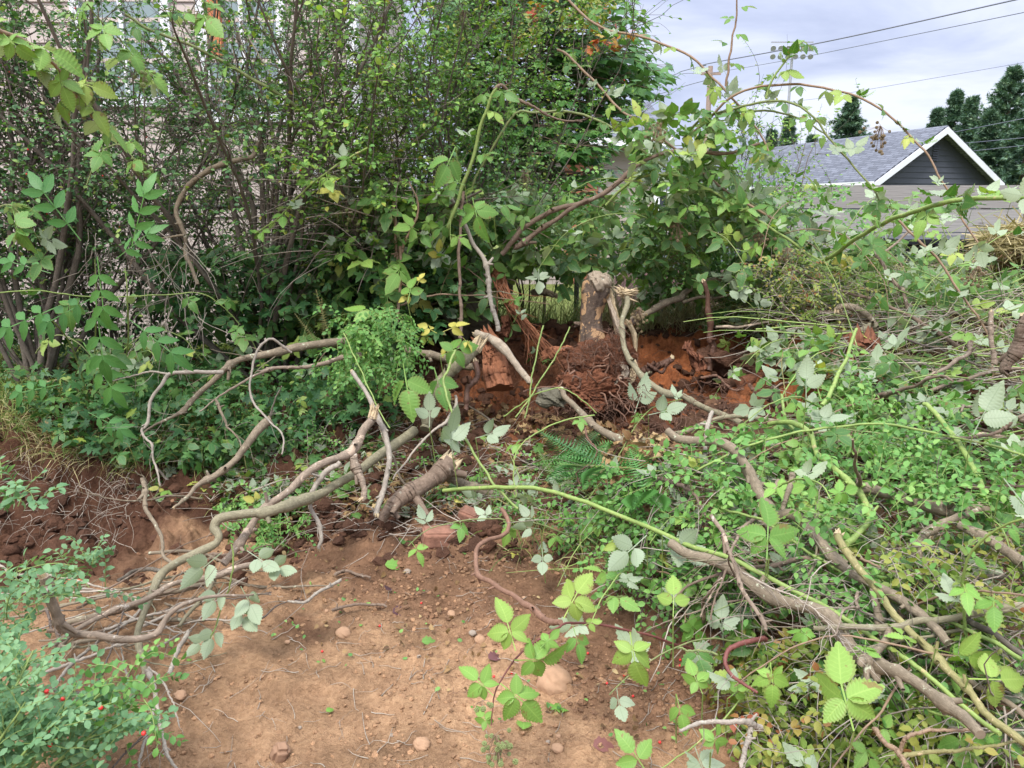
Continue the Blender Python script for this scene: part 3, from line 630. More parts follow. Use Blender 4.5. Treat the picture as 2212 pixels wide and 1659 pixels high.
for k in range(7):
    m = MB(); x = 3.0 + .2 * (k % 2)
    while x < 9.5:
        L = 2.6 + .8 * rng.random(); dy = rng.uniform(-.008, .008); dz = rng.uniform(-.004, .004); m.box((x, 9 + dy, z - .262 + dz), (x + L - .008, 9.06 + dy, z - .008 + dz), 0, rng.random()); x += L
    build(m, 'plank', M_plank, pw, False); z -= .27
m = MB()
for x in (3.6, 5.4, 7.2, 9.0): m.box((x, 9.075, -.3), (x + .1, 9.17, 1.8))
build(m, 'support_post', M_plank, pw, False)
# ------------------------------------------------------------------ tan house behind the maple
mh = tag(empty('tan_house', (4, 19, -.2)), 'tan house with grey roof half hidden behind the maple', 'house')
M_tan = simple('tan siding', (.34, .29, .26), .75, .1, 4)
xa, xb = P(1120, 300, 19)[0], P(1418, 300, 19)[0]; zt = P(1300, 300, 19)[2]
m = MB(); lap_wall(m, xa, xb, 19, -.3, zt, .2); m.box((xa, 19.02, -.3), (xb, 25, zt)); build(m, 'wall', M_tan, mh, False)
m = MB(); v = np.array([(xa - .4, 18.5, zt - .1), (xb + .3, 18.5, zt - .1), (xb + .3, 22, zt + 1.1), (xa - .4, 22, zt + 1.1)]); v = np.concatenate([v, v + [0, 0, .12]]); m.add(v, [(0, 3, 2, 1), (4, 5, 6, 7), (0, 1, 5, 4), (1, 2, 6, 5), (2, 3, 7, 6), (3, 0, 4, 7)], np.array([(0, 0), (9, 0), (9, 4), (0, 4)] * 2)); build(m, 'roof', M_shing, mh, False)
m = MB(); m.box((xb - .02, 18.9, -.3), (xb + .12, 19.02, zt - .02)); m.box((xa - .35, 18.44, zt - .2), (xb + .3, 18.5, zt)); build(m, 'white_trim', M_trim, mh, False)
p = P(1262, 318, 18.95); m = MB(); m.box((p[0] - .45, 18.93, -.2), (p[0] + .35, 18.975, p[2] + .2)); build(m, 'door', simple('rust brown door', (.3, .12, .07), .6), mh, False)
# ------------------------------------------------------------------ parked red car behind the thicket
M_car = simple('dusty red car paint', (.21, .125, .13), .35, .1, 4, .5, bs=0); M_cglass = simple('car glass', (.16, .19, .22), .08, .2, 2, .9, bs=0); M_tyre = simple('tyre rubber', (.03, .03, .03), .9)
cx0, cy0, gz = 1.55, 11.6, -.22
car = tag(empty('parked_car', (cx0 + 2.1, cy0 + .85, gz)), 'dusty red parked car glimpsed through the brambles behind the stump', 'car')
def prof(pts, y0, y1, name, mat, par):
    m = MB(); n = len(pts); a = np.array([(cx0 + x, y0, gz + z) for x, z in pts]); b = np.array([(cx0 + x, y1, gz + z) for x, z in pts]); v = np.concatenate([a, b, [a.mean(0)], [b.mean(0)]])
    m.add(v, [(i, (i + 1) % n, n + (i + 1) % n, n + i) for i in range(n)]); m.add(v, [(2 * n, (i + 1) % n, i) for i in range(n)] + [(2 * n + 1, n + i, n + (i + 1) % n) for i in range(n)])
    return build(m, name, mat, par, False)
prof([(0, .35), (.05, .2), (4.3, .2), (4.4, .4), (4.3, .72), (3.3, .9), (.15, .93), (0, .8)], cy0, cy0 + 1.7, 'body', M_car, car)
prof([(.1, .93), (.35, 1.36), (.5, 1.36), (.28, .93)], cy0 + .05, cy0 + 1.65, 'rear_pillar', M_car, car); prof([(.28, 1.355), (.4, 1.44), (2.2, 1.44), (2.45, 1.35)], cy0 + .06, cy0 + 1.64, 'car_roof', M_car, car)
prof([(2.3, 1.355), (2.42, 1.36), (3.3, .9), (3.12, .9)], cy0 + .05, cy0 + 1.65, 'windscreen_pillar', M_car, car); prof([(1.35, .92), (1.35, 1.36), (1.45, 1.36), (1.45, .92)], cy0 + .06, cy0 + 1.64, 'door_pillar', M_car, car)
prof([(.28, .92), (.5, 1.355), (2.3, 1.355), (3.12, .9)], cy0 + .09, cy0 + 1.6, 'window_glass', M_cglass, car)
for wx in (.85, 3.5):
    m = MB(); limb(m, [(cx0 + wx, cy0 - .02, gz + .31), (cx0 + wx, cy0 + .2, gz + .31)], .31, 24, knots=0); build(m, 'wheel', M_tyre, car)
# dark machine in the hollow at the right edge
p = P(2165, 690, 6.6); M_dk = simple('black painted metal', (.012, .013, .018), .4, .3, 5)
tr = tag(empty('black_trailer', (p[0] + .6, 6.9, .3)), 'black trailer with a red lamp in the dark hollow at the right edge', 'trailer')
m = MB(); m.box((p[0] - .75, 7.0, .25), (p[0] + 2.4, 7.9, 1.28)); build(m, 'body', M_dk, tr, False)
m = MB(); m.box((p[0] - .78, 6.95, 1.285), (p[0] + 2.45, 7.95, 1.33)); build(m, 'rim_rail', M_dk, tr, False)
q = P(2200, 668, 6.97); m = MB(); m.box((q[0] - .06, 6.965, q[2] - .05), (q[0] + .12, 6.995, q[2] + .05)); build(m, 'tail_lamp', simple('red lamp lens', (.6, .02, .02), .2), tr, False)
m = MB(); m.box((p[0] - .3, 6.97, .55), (p[0] + 1.2, 6.998, .62)); build(m, 'orange_reflector_strip', simple('orange strip', (.5, .2, .08), .5), tr, False)
# ------------------------------------------------------------------ pole, wires, floodlights
M_pole = bark('pole wood', (.26, .18, .14), (.42, .32, .27), la=0); M_steel = simple('galvanised steel', (.33, .34, .38), .5, .1, 3, metal=.2)
pt = P(1535, 143, 45); up = tag(empty('utility_pole', (pt[0], 45, -.3)), 'wooden utility pole with short crossarm and transformer can', 'pole')
m = MB(); limb(m, [(pt[0], 45, -.3), (pt[0], 45, pt[2])], [.17, .13], 14, knots=.02); build(m, 'pole', M_pole, up)
zc = P(1535, 160, 45)[2]; m = MB(); m.box((pt[0] - .55, 44.8, zc - .07), (pt[0] + .55, 44.9, zc + .07)); build(m, 'crossarm', M_pole, up, False)
p = P(1549, 198, 45); m = MB(); limb(m, [(p[0], 44.9, p[2] - .4), (p[0], 44.9, p[2] + .25)], .2, 16, knots=0); t_ = build(m, 'transformer', simple('grey can', (.38, .4, .46), .5), up)
m = MB()
for dx in (-.1, .1): m = MB(); limb(m, [(p[0] + dx, 44.9, p[2] + .25), (p[0] + dx, 44.9, p[2] + .5)], .035, 8, knots=.1); build(m, 'bushing', M_steel, t_)
M_wr = simple('power cable', (.17, .18, .23), .6, .1, 3)
def wire(pts, d0, d1, r, lab):
    pts = np.array(pts, float); n = 24; q = spline(pts, n); d = 1 / np.linspace(1 / d0, 1 / d1, n)
    m = MB(); tubes(m, PV(q, d)[None], r, 6); tag(build(m, 'power_cable', M_wr), lab, 'cable')
wire([(1525, 141)] + T(2, 0, [(200, 405), (1000, 255), (2150, 0), (2500, -80)]), 45, 20, .022, 'topmost and thickest power cable crossing the sky')
wire([(1525, 160)] + T(2, 0, [(700, 385), (1400, 245), (2212, 80), (2500, 20)]), 45, 20, .013, 'second power cable from the top in the sky')
wire(T(2, 0, [(400, 690), (900, 635), (1200, 580), (2212, 405), (2500, 350)]), 55, 30, .01, 'faint thin cable low in the sky above the far conifers')
wire([(1525, 141)] + T(1, 0, [(2212, 460), (2100, 500), (1500, 640)]), 45, 62, .025, 'upper cable left of the utility pole'); wire([(1525, 160)] + T(1, 0, [(2212, 478), (2100, 525), (1500, 690)]), 45, 62, .018, 'middle cable left of the utility pole')
wire([(1530, 172)] + T(1, 0, [(2212, 562), (1940, 650), (1500, 800)]), 45, 60, .02, 'lowest cable left of the utility pole')
for k, (pts, lab) in enumerate([([(1740, 860), (2212, 768), (2500, 712)], 'top cable of three in front of the right conifers'), ([(1780, 932), (2212, 893), (2500, 868)], 'middle cable of three in front of the right conifers'), ([(1810, 986), (2212, 943), (2500, 915)], 'lowest cable of three in front of the right conifers')]): wire(T(2, 0, pts), 38, 22, .012, lab)
lp = P(1712, 110, 110); fl = tag(empty('floodlight_mast', (lp[0], 110, -.3)), 'tall steel mast with two rows of floodlights in the sky', 'floodlight')
m = MB(); limb(m, [(lp[0], 110, -.3), (lp[0], 110, lp[2] + .6)], [.24, .16], 12, knots=0); build(m, 'mast', M_steel, fl)
for r_, vv in enumerate((101, 119)):
    z = P(1712, vv, 110)[2]; m = MB(); m.box((lp[0] - 3.0, 109.7, z + .45), (lp[0] + 2.6, 109.85, z + .6)); build(m, 'crossbar', M_steel, fl, False)
    for k in range(6):
        x = lp[0] - 2.7 + k * 1.0; m = MB(); limb(m, [(x, 109.9, z + .1), (x - .12, 109.4, z - .15), (x - .2, 109.0, z - .4)], [.1, .26, .36], 10, knots=0); build(m, 'lamp', M_steel, fl)
# ------------------------------------------------------------------ plants: how they grow
def curves(p0, d0, L, K, wob, up=0.0, grav=0.0):
    M = len(p0); d = nrm(np.asarray(d0, float)); p = np.asarray(p0, float).copy(); out = [p.copy()]; st = (np.broadcast_to(L, (M,)) / (K - 1))[:, None]
    for k in range(K - 1):
        d = nrm(d + rv(M, wob) + np.array([0, 0, up - grav * (k + 1) / K])); p = p + d * st; out.append(p.copy())
    return np.stack(out, 1)
def branch_off(C, n, t0, t1, ang, side=None):
    M, K, _ = C.shape; i = rng.integers(M, size=n); t = rng.uniform(t0, t1, n) * (K - 1); k = np.minimum(t.astype(int), K - 2); u = (t - k)[:, None]
    a, b = C[i, k], C[i, k + 1]; p = a * (1 - u) + b * u; tn = nrm(b - a); r = rv(n); r = nrm(r - tn * (r * tn).sum(1, keepdims=True))
    an = ang * rng.uniform(.6, 1.3, n)[:, None]; return p, nrm(tn * np.cos(an) + r * np.sin(an)), t / (K - 1), i
def leafy(mb, C, n, tm, size, t0=.1, flat=.7, tint=None, down=0.0, fwdm=.5):
    p, d, t, i = branch_off(C, n, t0, 1, 1.0); d = nrm(d * [1, 1, flat] + [0, 0, -down]); up = rv(n, .45) + [0, -.25, 1.0]
    sz = size * rng.uniform(.65, 1.25, n)
    if isinstance(tm, list):
        w = rng.integers(len(tm), size=n)
        for k in range(len(tm)):
            s = w == k
            if s.any(): scatter(mb, tm[k], p[s], d[s], up[s], sz[s], None if tint is None else tint[s], bend=rng.uniform(0, .3, s.sum()))
    else: scatter(mb, tm, p, d, up, sz, tint, bend=rng.uniform(0, .3, n))
def shrub(name, lab, base, H, nst, spread, lean=(0, 0), n1=60, n2=300, nl=4000, lsz=.022, r0=.014, tm=OVAL, smat=None, lmat=None, group=None, cat='shrub', l1=.9, l2=.4, trunks=None, down=.1, wob=.13, berries=0):
    base = np.asarray(base, float); e = tag(empty(name, base), lab, cat, group); mb = MB()
    az = rng.random(nst) * 6.28; s = spread * np.sqrt(rng.random(nst)); d = np.stack([np.cos(az) * s + lean[0], np.sin(az) * s + lean[1], np.ones(nst)], 1)
    p0 = base + np.stack([np.cos(az), np.sin(az), 0 * az], 1) * .1 * rng.random((nst, 1)) ; C0 = curves(p0, d, H * rng.uniform(.75, 1.15, nst), 12, wob, .02)
    if trunks is not None: C0 = np.concatenate([C0, np.stack([spline(q, 12) for q in trunks])])
    M = len(C0); tubes(mb, C0, (r0 * rng.uniform(.6, 1.2, M))[:, None] * np.linspace(1, .25, 12)[None] ** .8, 7)
    p, dd, t, i = branch_off(C0, n1, .2, .98, .6); C1 = curves(p, dd, l1 * rng.uniform(.4, 1.2, n1) * (1.15 - .5 * t), 9, .16, .06); tubes(mb, C1, (r0 * .33 * rng.uniform(.6, 1.2, n1))[:, None] * np.linspace(1, .25, 9)[None], 5)
    p, dd, t, i = branch_off(np.concatenate([C1]), n2, .15, 1, .7); C2 = curves(p, dd, l2 * rng.uniform(.4, 1.3, n2), 6, .2, .0, .05); tubes(mb, C2, (.0022 * rng.uniform(.6, 1.2, n2))[:, None] * np.linspace(1, .4, 6)[None], 3)
    build(mb, 'stems', smat or M_purple, e); lb = MB(); leafy(lb, C2, nl, tm, lsz, .1, .6, down=down); 
    if nl: build(lb, 'foliage', lmat or M_huck_d, e)
    if berries:
        p, dd, t, i = branch_off(C2, berries, .3, 1, .9); berry_parts(e, p - [0, 0, .008], .0048)
    return e
ICO = rock_t(3, 1, .0, 1)
BME = []
def berry_parts(e, pos, r):
    if not BME:
        me = bpy.data.meshes.new('berry'); me.from_pydata((rock_t(3, 2, .03, 1)[0]).tolist(), [], rock_t(3, 2, .03, 1)[1][0].tolist()); me.materials.append(M_berry); me.polygons.foreach_set('use_smooth', [True] * len(me.polygons)); BME.append(me)
    for p in pos: o = bpy.data.objects.new('berry', BME[0]); scene.collection.objects.link(o); o.parent = e; o.location = p - ORG[e]; s = r * rng.uniform(.8, 1.15); o.scale = (s, s, s)
def sprig(name, lab, group, pos, dirs, L, nleaf, lsz, smat, lmat, tm=OVAL, r=.0018, grav=.35, wob=.10, side=1.0, cat='branch', berries=0, origin=None, upv=(0, -.3, 1)):
    """leafy twigs with the leaves in two rows"""
    M = len(pos); K = 8; C = curves(pos, dirs, L, K, wob, .0, grav); e = tag(empty(name, origin if origin is not None else pos.mean(0) - [0, 0, .1]), lab, cat, group)
    mb = MB(); tubes(mb, C, (r * rng.uniform(.7, 1.3, M))[:, None] * np.linspace(1, .4, K)[None], 4); build(mb, 'stems', smat, e)
    t = np.linspace(.12, 1, nleaf) * (K - 1); k = np.minimum(t.astype(int), K - 2); u = (t - k)[None, :, None]
    p = C[:, k] * (1 - u) + C[:, k + 1] * u; tn = nrm(C[:, k + 1] - C[:, k]); upv = nrm(rv(M, .5) + np.array(upv))[:, None]
    sd = nrm(np.cross(tn, upv)) * np.where(np.arange(nleaf) % 2, 1, -1)[None, :, None]; f = nrm(tn * .7 + sd * side + rv(M * nleaf, .22).reshape(M, nleaf, 3)); up = np.broadcast_to(upv, f.shape) + rv(M * nleaf, .3).reshape(M, nleaf, 3)
    n = M * nleaf; tint = np.clip(np.repeat(rng.random(M) * .75, nleaf) + rng.random(n) * .3, 0, 1); k2 = rng.random(n) < .93
    lb = MB(); scatter(lb, tm, p.reshape(n, 3)[k2], f.reshape(n, 3)[k2], up.reshape(n, 3)[k2], (lsz * rng.uniform(.6, 1.25, n))[k2], tint[k2], bend=rng.uniform(0, .35, k2.sum())); build(lb, 'foliage', lmat, e)
    if berries:
        p, dd, t, i = branch_off(C, berries, .2, 1, 1.2); berry_parts(e, p + dd * .012, .0055)
    return e
def inpoly(poly, n):
    poly = np.array(poly, float); lo, hi = poly.min(0), poly.max(0); out = []
    while len(out) < n:
        q = lo + (hi - lo) * rng.random((n * 2, 2)); c = np.zeros(len(q), bool); j = len(poly) - 1
        for i in range(len(poly)):
            a, b = poly[i], poly[j]; k = ((a[1] > q[:, 1]) != (b[1] > q[:, 1])) & (q[:, 0] < (b[0] - a[0]) * (q[:, 1] - a[1]) / (b[1] - a[1] + 1e-9) + a[0]); c ^= k; j = i
        out += list(q[c])
    return np.array(out[:n])
def cloud(name, lab, cat, mat, poly, d0, d1, n, tm, size, group=None, kind=None, clump=None, flip=.15, upv=(0, -.35, 1), bend=(0, .35), surf=False, lift=(.0, .2), tilt=.5, tint=None, parent=None, part='foliage', front=0.0):
    uv = inpoly(poly, n); 
    if clump: q = fbm(uv[:, 0] / clump, uv[:, 1] / clump, 1.0, 3, int(clump)); uv = uv[q > np.quantile(q, .33)]; n = len(uv)
    if surf: lf = rng.uniform(*lift, n); d = hit(uv, lf)
    else: d = rng.uniform(d0, d1, n)
    pos = PV(uv, d); fwd = rv(n) * [1, 1, .35] + [0, -front, -.15]; up = rv(n, tilt) + np.array(upv); fl = rng.random(n) < flip; up[fl] *= -1
    mb = MB(); sz = size * rng.uniform(.6, 1.3, n); tm = tm if isinstance(tm, list) else [tm]; w = rng.integers(len(tm), size=n)
    for k in range(len(tm)):
        s = w == k
        if s.any(): scatter(mb, tm[k], pos[s], fwd[s], up[s], sz[s], None, bend=rng.uniform(*bend, s.sum()))
    o = build(mb, part if parent is not None else name, mat, parent)
    if parent is None: tag(o, lab, cat, group, kind)
    return o
def rods(name, lab, mat, poly, n, L, r, d0=None, d1=None, dirm=(1, 1, .4), surf=True, lift=(0, .15), K=7, wob=.12, up=0, grav=.1, kind='stuff', cat=None, taper=.4, sides=4, dirb=(0, 0, 0), fn=None):
    uv = inpoly(poly, n); d = hit(uv, rng.uniform(*lift, n)) if surf else rng.uniform(d0, d1, n)
    C = curves(PV(uv, d), rv(n) * np.array(dirm) + np.array(dirb), L * rng.uniform(.4, 1.4, n), K, wob, up, grav)
    if surf == 2: zz = soil_z(C[..., 0], C[..., 1]); C[..., 2] = zz + .004 + (C[..., 2] - C[:, :1, 2]) * .1 + .004 * rng.random(n)[:, None]
    mb = MB(); tubes(mb, C, (r * rng.uniform(.5, 1.5, n))[:, None] * np.linspace(1, taper, K)[None], sides, tint=rng.random(n)); return tag(build(mb, name, mat), lab, cat, None, kind)
def blades(name, lab, mat, poly, n, L, w, lift=(0, .02), lean=.5, surf=True, d0=0, d1=0, down=False):
    uv = inpoly(poly, n); d = hit(uv, rng.uniform(*lift, n)) if surf else rng.uniform(d0, d1, n)
    p0 = PV(uv, d); 
    if not surf: p0[:, 2] = soil_z(p0[:, 0], p0[:, 1]) - .01
    L_ = L * rng.uniform(.5, 1.3, n); K = 5; C = curves(p0, rv(n, lean) + [0, 0, -.4 if down else 1], L_, K, .1, 0, 1.0)
    s = nrm(np.cross(nrm(C[:, -1] - C[:, 0]), rv(n))); ww = w * rng.uniform(.6, 1.3, n)[:, None] * np.array([.8, 1, .85, .55, .05])[None]
    V = np.stack([C - s[:, None] * ww[..., None], C + s[:, None] * ww[..., None]], 2).reshape(n, -1, 3); k = np.arange(K - 1) * 2
    f = np.stack([k, k + 1, k + 3, k + 2], 1)[None] + (np.arange(n) * K * 2)[:, None, None]; mb = MB(); mb.add(V.reshape(-1, 3), f.reshape(-1, 4), None, 0, np.repeat(rng.random(n), K * 2))
    return tag(build(mb, name, mat), lab, None, None, 'stuff')
# ------------------------------------------------------------------ far conifers
def conifer(u, vt, d, wpx, lab):
    top = P(u, vt, d); x0 = top[0]; H = top[2] + .3; e = tag(empty('conifer', (x0, d, -.3)), lab, 'tree', 'conifers beyond the grey roof')
    m = MB(); limb(m, [(x0, d, -.3), (x0, d, H * .5), (x0, d, top[2])], [.3, .18, .03], 8, knots=.05); build(m, 'trunk', M_brown, e)
    Rm = wpx / F * d * .55; nb = int(330 * max(1, H / 8)); h = rng.random(nb) ** 1.25; az = rng.random(nb) * 6.28; z = top[2] - h * H * .95
    Lb = Rm * np.minimum(1, .05 + h * H * .95 / 4.2) * rng.uniform(.45, 1.2, nb) * (1 + .25 * np.sin(az * 3 + u)); Lb = np.maximum(Lb, .18)
    p0 = np.stack([x0 + 0 * z, d + 0 * z, z], 1); C = curves(p0, np.stack([np.cos(az), np.sin(az), .35 - .7 * h], 1), Lb, 7, .08, .02, .12)
    m = MB(); n = nb * 46; p, dd, t, i = branch_off(C, n, .15, 1, .75)
    sp_ = comb([xf(leaflet(4, W=.10, serr=.3, droop=.15), a, s) for a, s in ((0, 1), (.5, .75), (-.5, .75))])
    scatter(m, sp_, p + rv(n, .05), dd + [0, 0, .45], rv(n, .5) + [0, 0, 1], rng.uniform(.16, .42, n) * (1.15 - .4 * t)); build(m, 'crown', M_cedar, e)
for c in [(2190, 153, 46, 190, 'tallest conifer at the right edge behind the gable'), (2068, 203, 50, 110, 'narrow conifer left of the tallest one behind the gable'), (2101, 217, 47, 105, 'short conifer squeezed between two taller ones right of the gable peak'), (2025, 243, 48, 80, 'small conifer tip just left of the gable peak'), (2240, 190, 40, 150, 'conifer cut off by the right edge'), (2140, 250, 42, 130, 'bushy conifer nearest the right gable edge'), (1841, 217, 52, 130, 'conifer peeking over the middle of the grey roof'), (1705, 262, 50, 70, 'small conifer over the left part of the grey roof'), (1668, 288, 52, 60, 'lowest conifer tip over the grey roof'), (1755, 300, 55, 90, 'low rounded conifer behind the roof below the floodlights')]: conifer(*c)
# ------------------------------------------------------------------ lawn and weeds beyond the fences
def fieldblades(name, lab, mat, xr, yr, n, L, w):
    x = rng.uniform(*xr, n); y = rng.uniform(*yr, n); z = soil_z(x, y); p0 = np.stack([x, y, z], 1); K = 4; C = curves(p0, rv(n, .4) + [0, 0, 1], L * rng.uniform(.5, 1.4, n), K, .12, 0, .6)
    s = nrm(rv(n) * [1, 1, 0]); ww = w * np.array([1, .9, .6, .05])[None] * rng.uniform(.6, 1.3, n)[:, None]; V = np.stack([C - s[:, None] * ww[..., None], C + s[:, None] * ww[..., None]], 2).reshape(n, -1, 3); k = np.arange(K - 1) * 2
    f = np.stack([k, k + 1, k + 3, k + 2], 1)[None] + (np.arange(n) * K * 2)[:, None, None]; mb = MB(); mb.add(V.reshape(-1, 3), f.reshape(-1, 4), None, 0, np.repeat(rng.random(n), K * 2)); return tag(build(mb, name, mat), lab, None, None, 'stuff')
fieldblades('lawn_grass', 'bright yellow green lawn behind the chain link fence', M_lawn, (-6, 0), (6.4, 8.2), 14000, .08, .004)
fieldblades('tall_grass', 'tall mixed grass and straw behind the stump', M_grass, (-.4, 4.5), (6.1, 8.2), 9000, .5, .0035)
fieldblades('dry_grass', 'dry straw coloured grass behind the stump', M_straw, (.6, 2.4), (5.9, 7.0), 3500, .38, .003)
# ------------------------------------------------------------------ left thicket
def tr(pts, d): # traced trunk
    return PV(pts, np.linspace(d, d + .3, len(pts)) if np.isscalar(d) else np.linspace(d[0], d[1], len(pts)))
V_ = lambda *a: list(a)
mid_tr = [tr(T(0, 0, p), 5.3) for p in ([(1640, 1950), (1480, 1200), (1430, 980), (1290, 760), (1180, 560), (1080, 380), (920, 250)], [(1700, 1950), (1760, 1300), (1800, 1000), (1720, 700), (1650, 450), (1560, 300), (1500, 60)],
    [(1720, 1950), (1800, 1300), (1790, 900), (1860, 650), (1850, 480), (1870, 300), (1960, 100), (2000, -60)], [(1800, 1950), (1880, 1280), (1870, 850), (1880, 600), (1950, 500), (2050, 390), (2180, 300)], [(1700, 1950), (1750, 1250), (1630, 1000), (1500, 830), (1350, 620), (1270, 300), (1150, 100), (1100, -80)],
    [(1760, 1950), (1850, 1350), (1960, 1100), (2000, 800), (2070, 400), (2200, 100)], [(1620, 1950), (1650, 1400), (1560, 1150), (1400, 900), (1330, 500), (1380, 200), (1400, -100)], [(1740, 1950), (1700, 1300), (1690, 900), (1600, 500), (1640, 200), (1700, -80)])]
bm = P(575, 690, 5.35); bm[2] = soil_z(np.array([bm[0]]), np.array([bm[1]]))[0] - .02
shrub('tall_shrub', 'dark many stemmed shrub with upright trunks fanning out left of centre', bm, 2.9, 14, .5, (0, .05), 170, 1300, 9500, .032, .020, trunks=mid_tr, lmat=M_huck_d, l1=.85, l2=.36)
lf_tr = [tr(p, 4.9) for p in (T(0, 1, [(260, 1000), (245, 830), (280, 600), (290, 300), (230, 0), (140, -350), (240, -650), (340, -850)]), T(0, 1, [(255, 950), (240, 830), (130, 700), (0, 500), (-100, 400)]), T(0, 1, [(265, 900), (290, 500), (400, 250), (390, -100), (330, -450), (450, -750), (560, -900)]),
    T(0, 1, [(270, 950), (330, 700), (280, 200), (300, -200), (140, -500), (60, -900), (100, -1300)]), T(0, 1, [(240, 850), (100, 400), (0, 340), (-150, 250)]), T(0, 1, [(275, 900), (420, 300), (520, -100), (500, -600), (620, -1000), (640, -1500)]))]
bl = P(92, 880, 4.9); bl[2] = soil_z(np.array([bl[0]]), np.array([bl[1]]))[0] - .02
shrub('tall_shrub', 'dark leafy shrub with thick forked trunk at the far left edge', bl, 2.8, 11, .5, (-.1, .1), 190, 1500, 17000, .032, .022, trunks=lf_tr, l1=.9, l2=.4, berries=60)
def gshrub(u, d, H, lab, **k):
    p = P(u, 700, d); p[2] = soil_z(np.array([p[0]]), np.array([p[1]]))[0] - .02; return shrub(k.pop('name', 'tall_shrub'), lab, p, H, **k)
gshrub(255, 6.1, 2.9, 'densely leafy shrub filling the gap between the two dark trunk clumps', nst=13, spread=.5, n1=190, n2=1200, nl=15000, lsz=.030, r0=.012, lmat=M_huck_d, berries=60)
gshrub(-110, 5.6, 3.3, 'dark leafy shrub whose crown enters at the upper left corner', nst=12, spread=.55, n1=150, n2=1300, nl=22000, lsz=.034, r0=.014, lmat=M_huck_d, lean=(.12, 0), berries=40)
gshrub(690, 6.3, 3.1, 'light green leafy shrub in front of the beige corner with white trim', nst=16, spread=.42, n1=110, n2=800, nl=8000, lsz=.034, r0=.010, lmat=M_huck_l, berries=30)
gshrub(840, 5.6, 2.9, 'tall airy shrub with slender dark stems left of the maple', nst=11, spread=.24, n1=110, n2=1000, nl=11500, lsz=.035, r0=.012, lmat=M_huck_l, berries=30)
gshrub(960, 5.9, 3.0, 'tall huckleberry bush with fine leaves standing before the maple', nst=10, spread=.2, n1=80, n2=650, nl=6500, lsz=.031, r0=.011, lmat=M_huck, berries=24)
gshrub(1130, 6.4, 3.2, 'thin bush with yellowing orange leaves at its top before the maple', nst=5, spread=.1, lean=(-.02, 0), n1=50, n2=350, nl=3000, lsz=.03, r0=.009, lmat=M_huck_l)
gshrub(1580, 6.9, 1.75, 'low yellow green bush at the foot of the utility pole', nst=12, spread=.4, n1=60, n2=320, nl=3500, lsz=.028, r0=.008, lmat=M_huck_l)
# ------------------------------------------------------------------ maple
mt = P(1035, 700, 8.4); mp = tag(empty('maple_tree', (mt[0], 8.4, -.1)), 'dark green young maple with reddening leaf tips behind the thicket', 'tree')
m = MB()
tk = [PV([(1100, 760), (1105, 400), (1102, 250), (1095, 80), (1090, -80)], 8.3), PV([(1102, 420), (1060, 300), (1010, 180), (980, 40)], 8.35), PV([(1175, 700), (1180, 430), (1175, 330), (1172, 260), (1160, 120)], 8.0), PV([(1182, 420), (1205, 310), (1240, 250), (1300, 150)], 8.0), PV([(1105, 380), (1170, 300), (1250, 200), (1360, 130)], 8.4), PV([(1103, 330), (1180, 150), (1260, 60)], 8.5), PV([(1180, 440), (1260, 380), (1330, 330)], 8.1)]
for q, r_ in zip(tk, (.035, .022, .018, .013, .018, .016, .012)): limb(m, spline(q, 20), np.linspace(r_, r_ * .3, 20), 10, knots=.05)
build(m, 'trunk', M_brown, mp)
MPOLY = [(935, -70), (1340, -70), (1335, 10), (1375, 60), (1400, 100), (1432, 150), (1415, 178), (1365, 200), (1340, 235), (1325, 290), (1300, 350), (1295, 430), (1270, 500), (1000, 520), (960, 400), (975, 250), (930, 120)]
sp0 = inpoly(MPOLY, 560); dd = rng.uniform(7.5, 9.2, 560); pc = PV(sp0, dd); posL = []; fw = []; up = []; TT = []; tw = []
for c in pc:
    az = math.atan2(c[1] - 8.4, c[0] - mt[0]) + rng.normal() * .5; o = np.array([math.cos(az), math.sin(az), rng.normal() * .12]); nl = rng.integers(6, 12); s = np.array([-o[1], o[0], 0])
    for k in range(nl):
        a = (k / nl - .6) * .55; q = c + o * a + s * ((-1) ** k) * (.04 + .05 * rng.random()) + [0, 0, -.03 * rng.random()]
        posL.append(q); fw.append(o * .8 + s * ((-1) ** k) * .8 + [0, 0, -.35]); up.append([rng.normal() * .25, -.25 + rng.normal() * .25, 1])
    tw.append(np.stack([c + o * t for t in np.linspace(-.5, .25, 5)]))
posL = np.array(posL); m = MB(); scatter(m, MAPLE, posL, np.array(fw), np.array(up), rng.uniform(.12, .2, len(posL)), bend=rng.uniform(0, .4, len(posL))); build(m, 'crown', M_maple, mp)
m = MB(); tubes(m, np.array(tw), np.linspace(.006, .002, 5)[None], 4); build(m, 'twigs', M_brown, mp)
rp = np.concatenate([inpoly([(1120, -10), (1190, -10), (1200, 40), (1130, 45)], 16), inpoly([(1280, 50), (1370, 65), (1375, 110), (1290, 115)], 26)]); m = MB(); pr_ = PV(rp, 7.3); n = len(pr_); scatter(m, MAPLE, pr_, rv(n) * [1, 1, .3], rv(n, .4) + [0, -.5, 1], rng.uniform(.1, .16, n)); build(m, 'red_leaves', M_maple_r, mp)
m = MB(); q = inpoly([(1130, 40), (1200, 10), (1330, 0), (1340, 60), (1200, 130), (1110, 120)], 420); pq = PV(q, rng.uniform(6.2, 6.9, 420)); 
cloud('yellow_bush_top', 'yellow orange small leaves', 'foliage', M_huck_y, [(1130, 30), (1180, 60), (1160, 90), (1120, 130), (1060, 135), (1100, 90)], 6.2, 6.7, 260, OVAL, .04, group=None, kind='stuff')
cloud('yellow_bush_top', 'yellow orange small leaves', 'foliage', M_huck_y, [(1190, 40), (1260, -10), (1340, 0), (1300, 60), (1220, 70)], 6.2, 6.7, 320, OVAL, .04, kind='stuff')
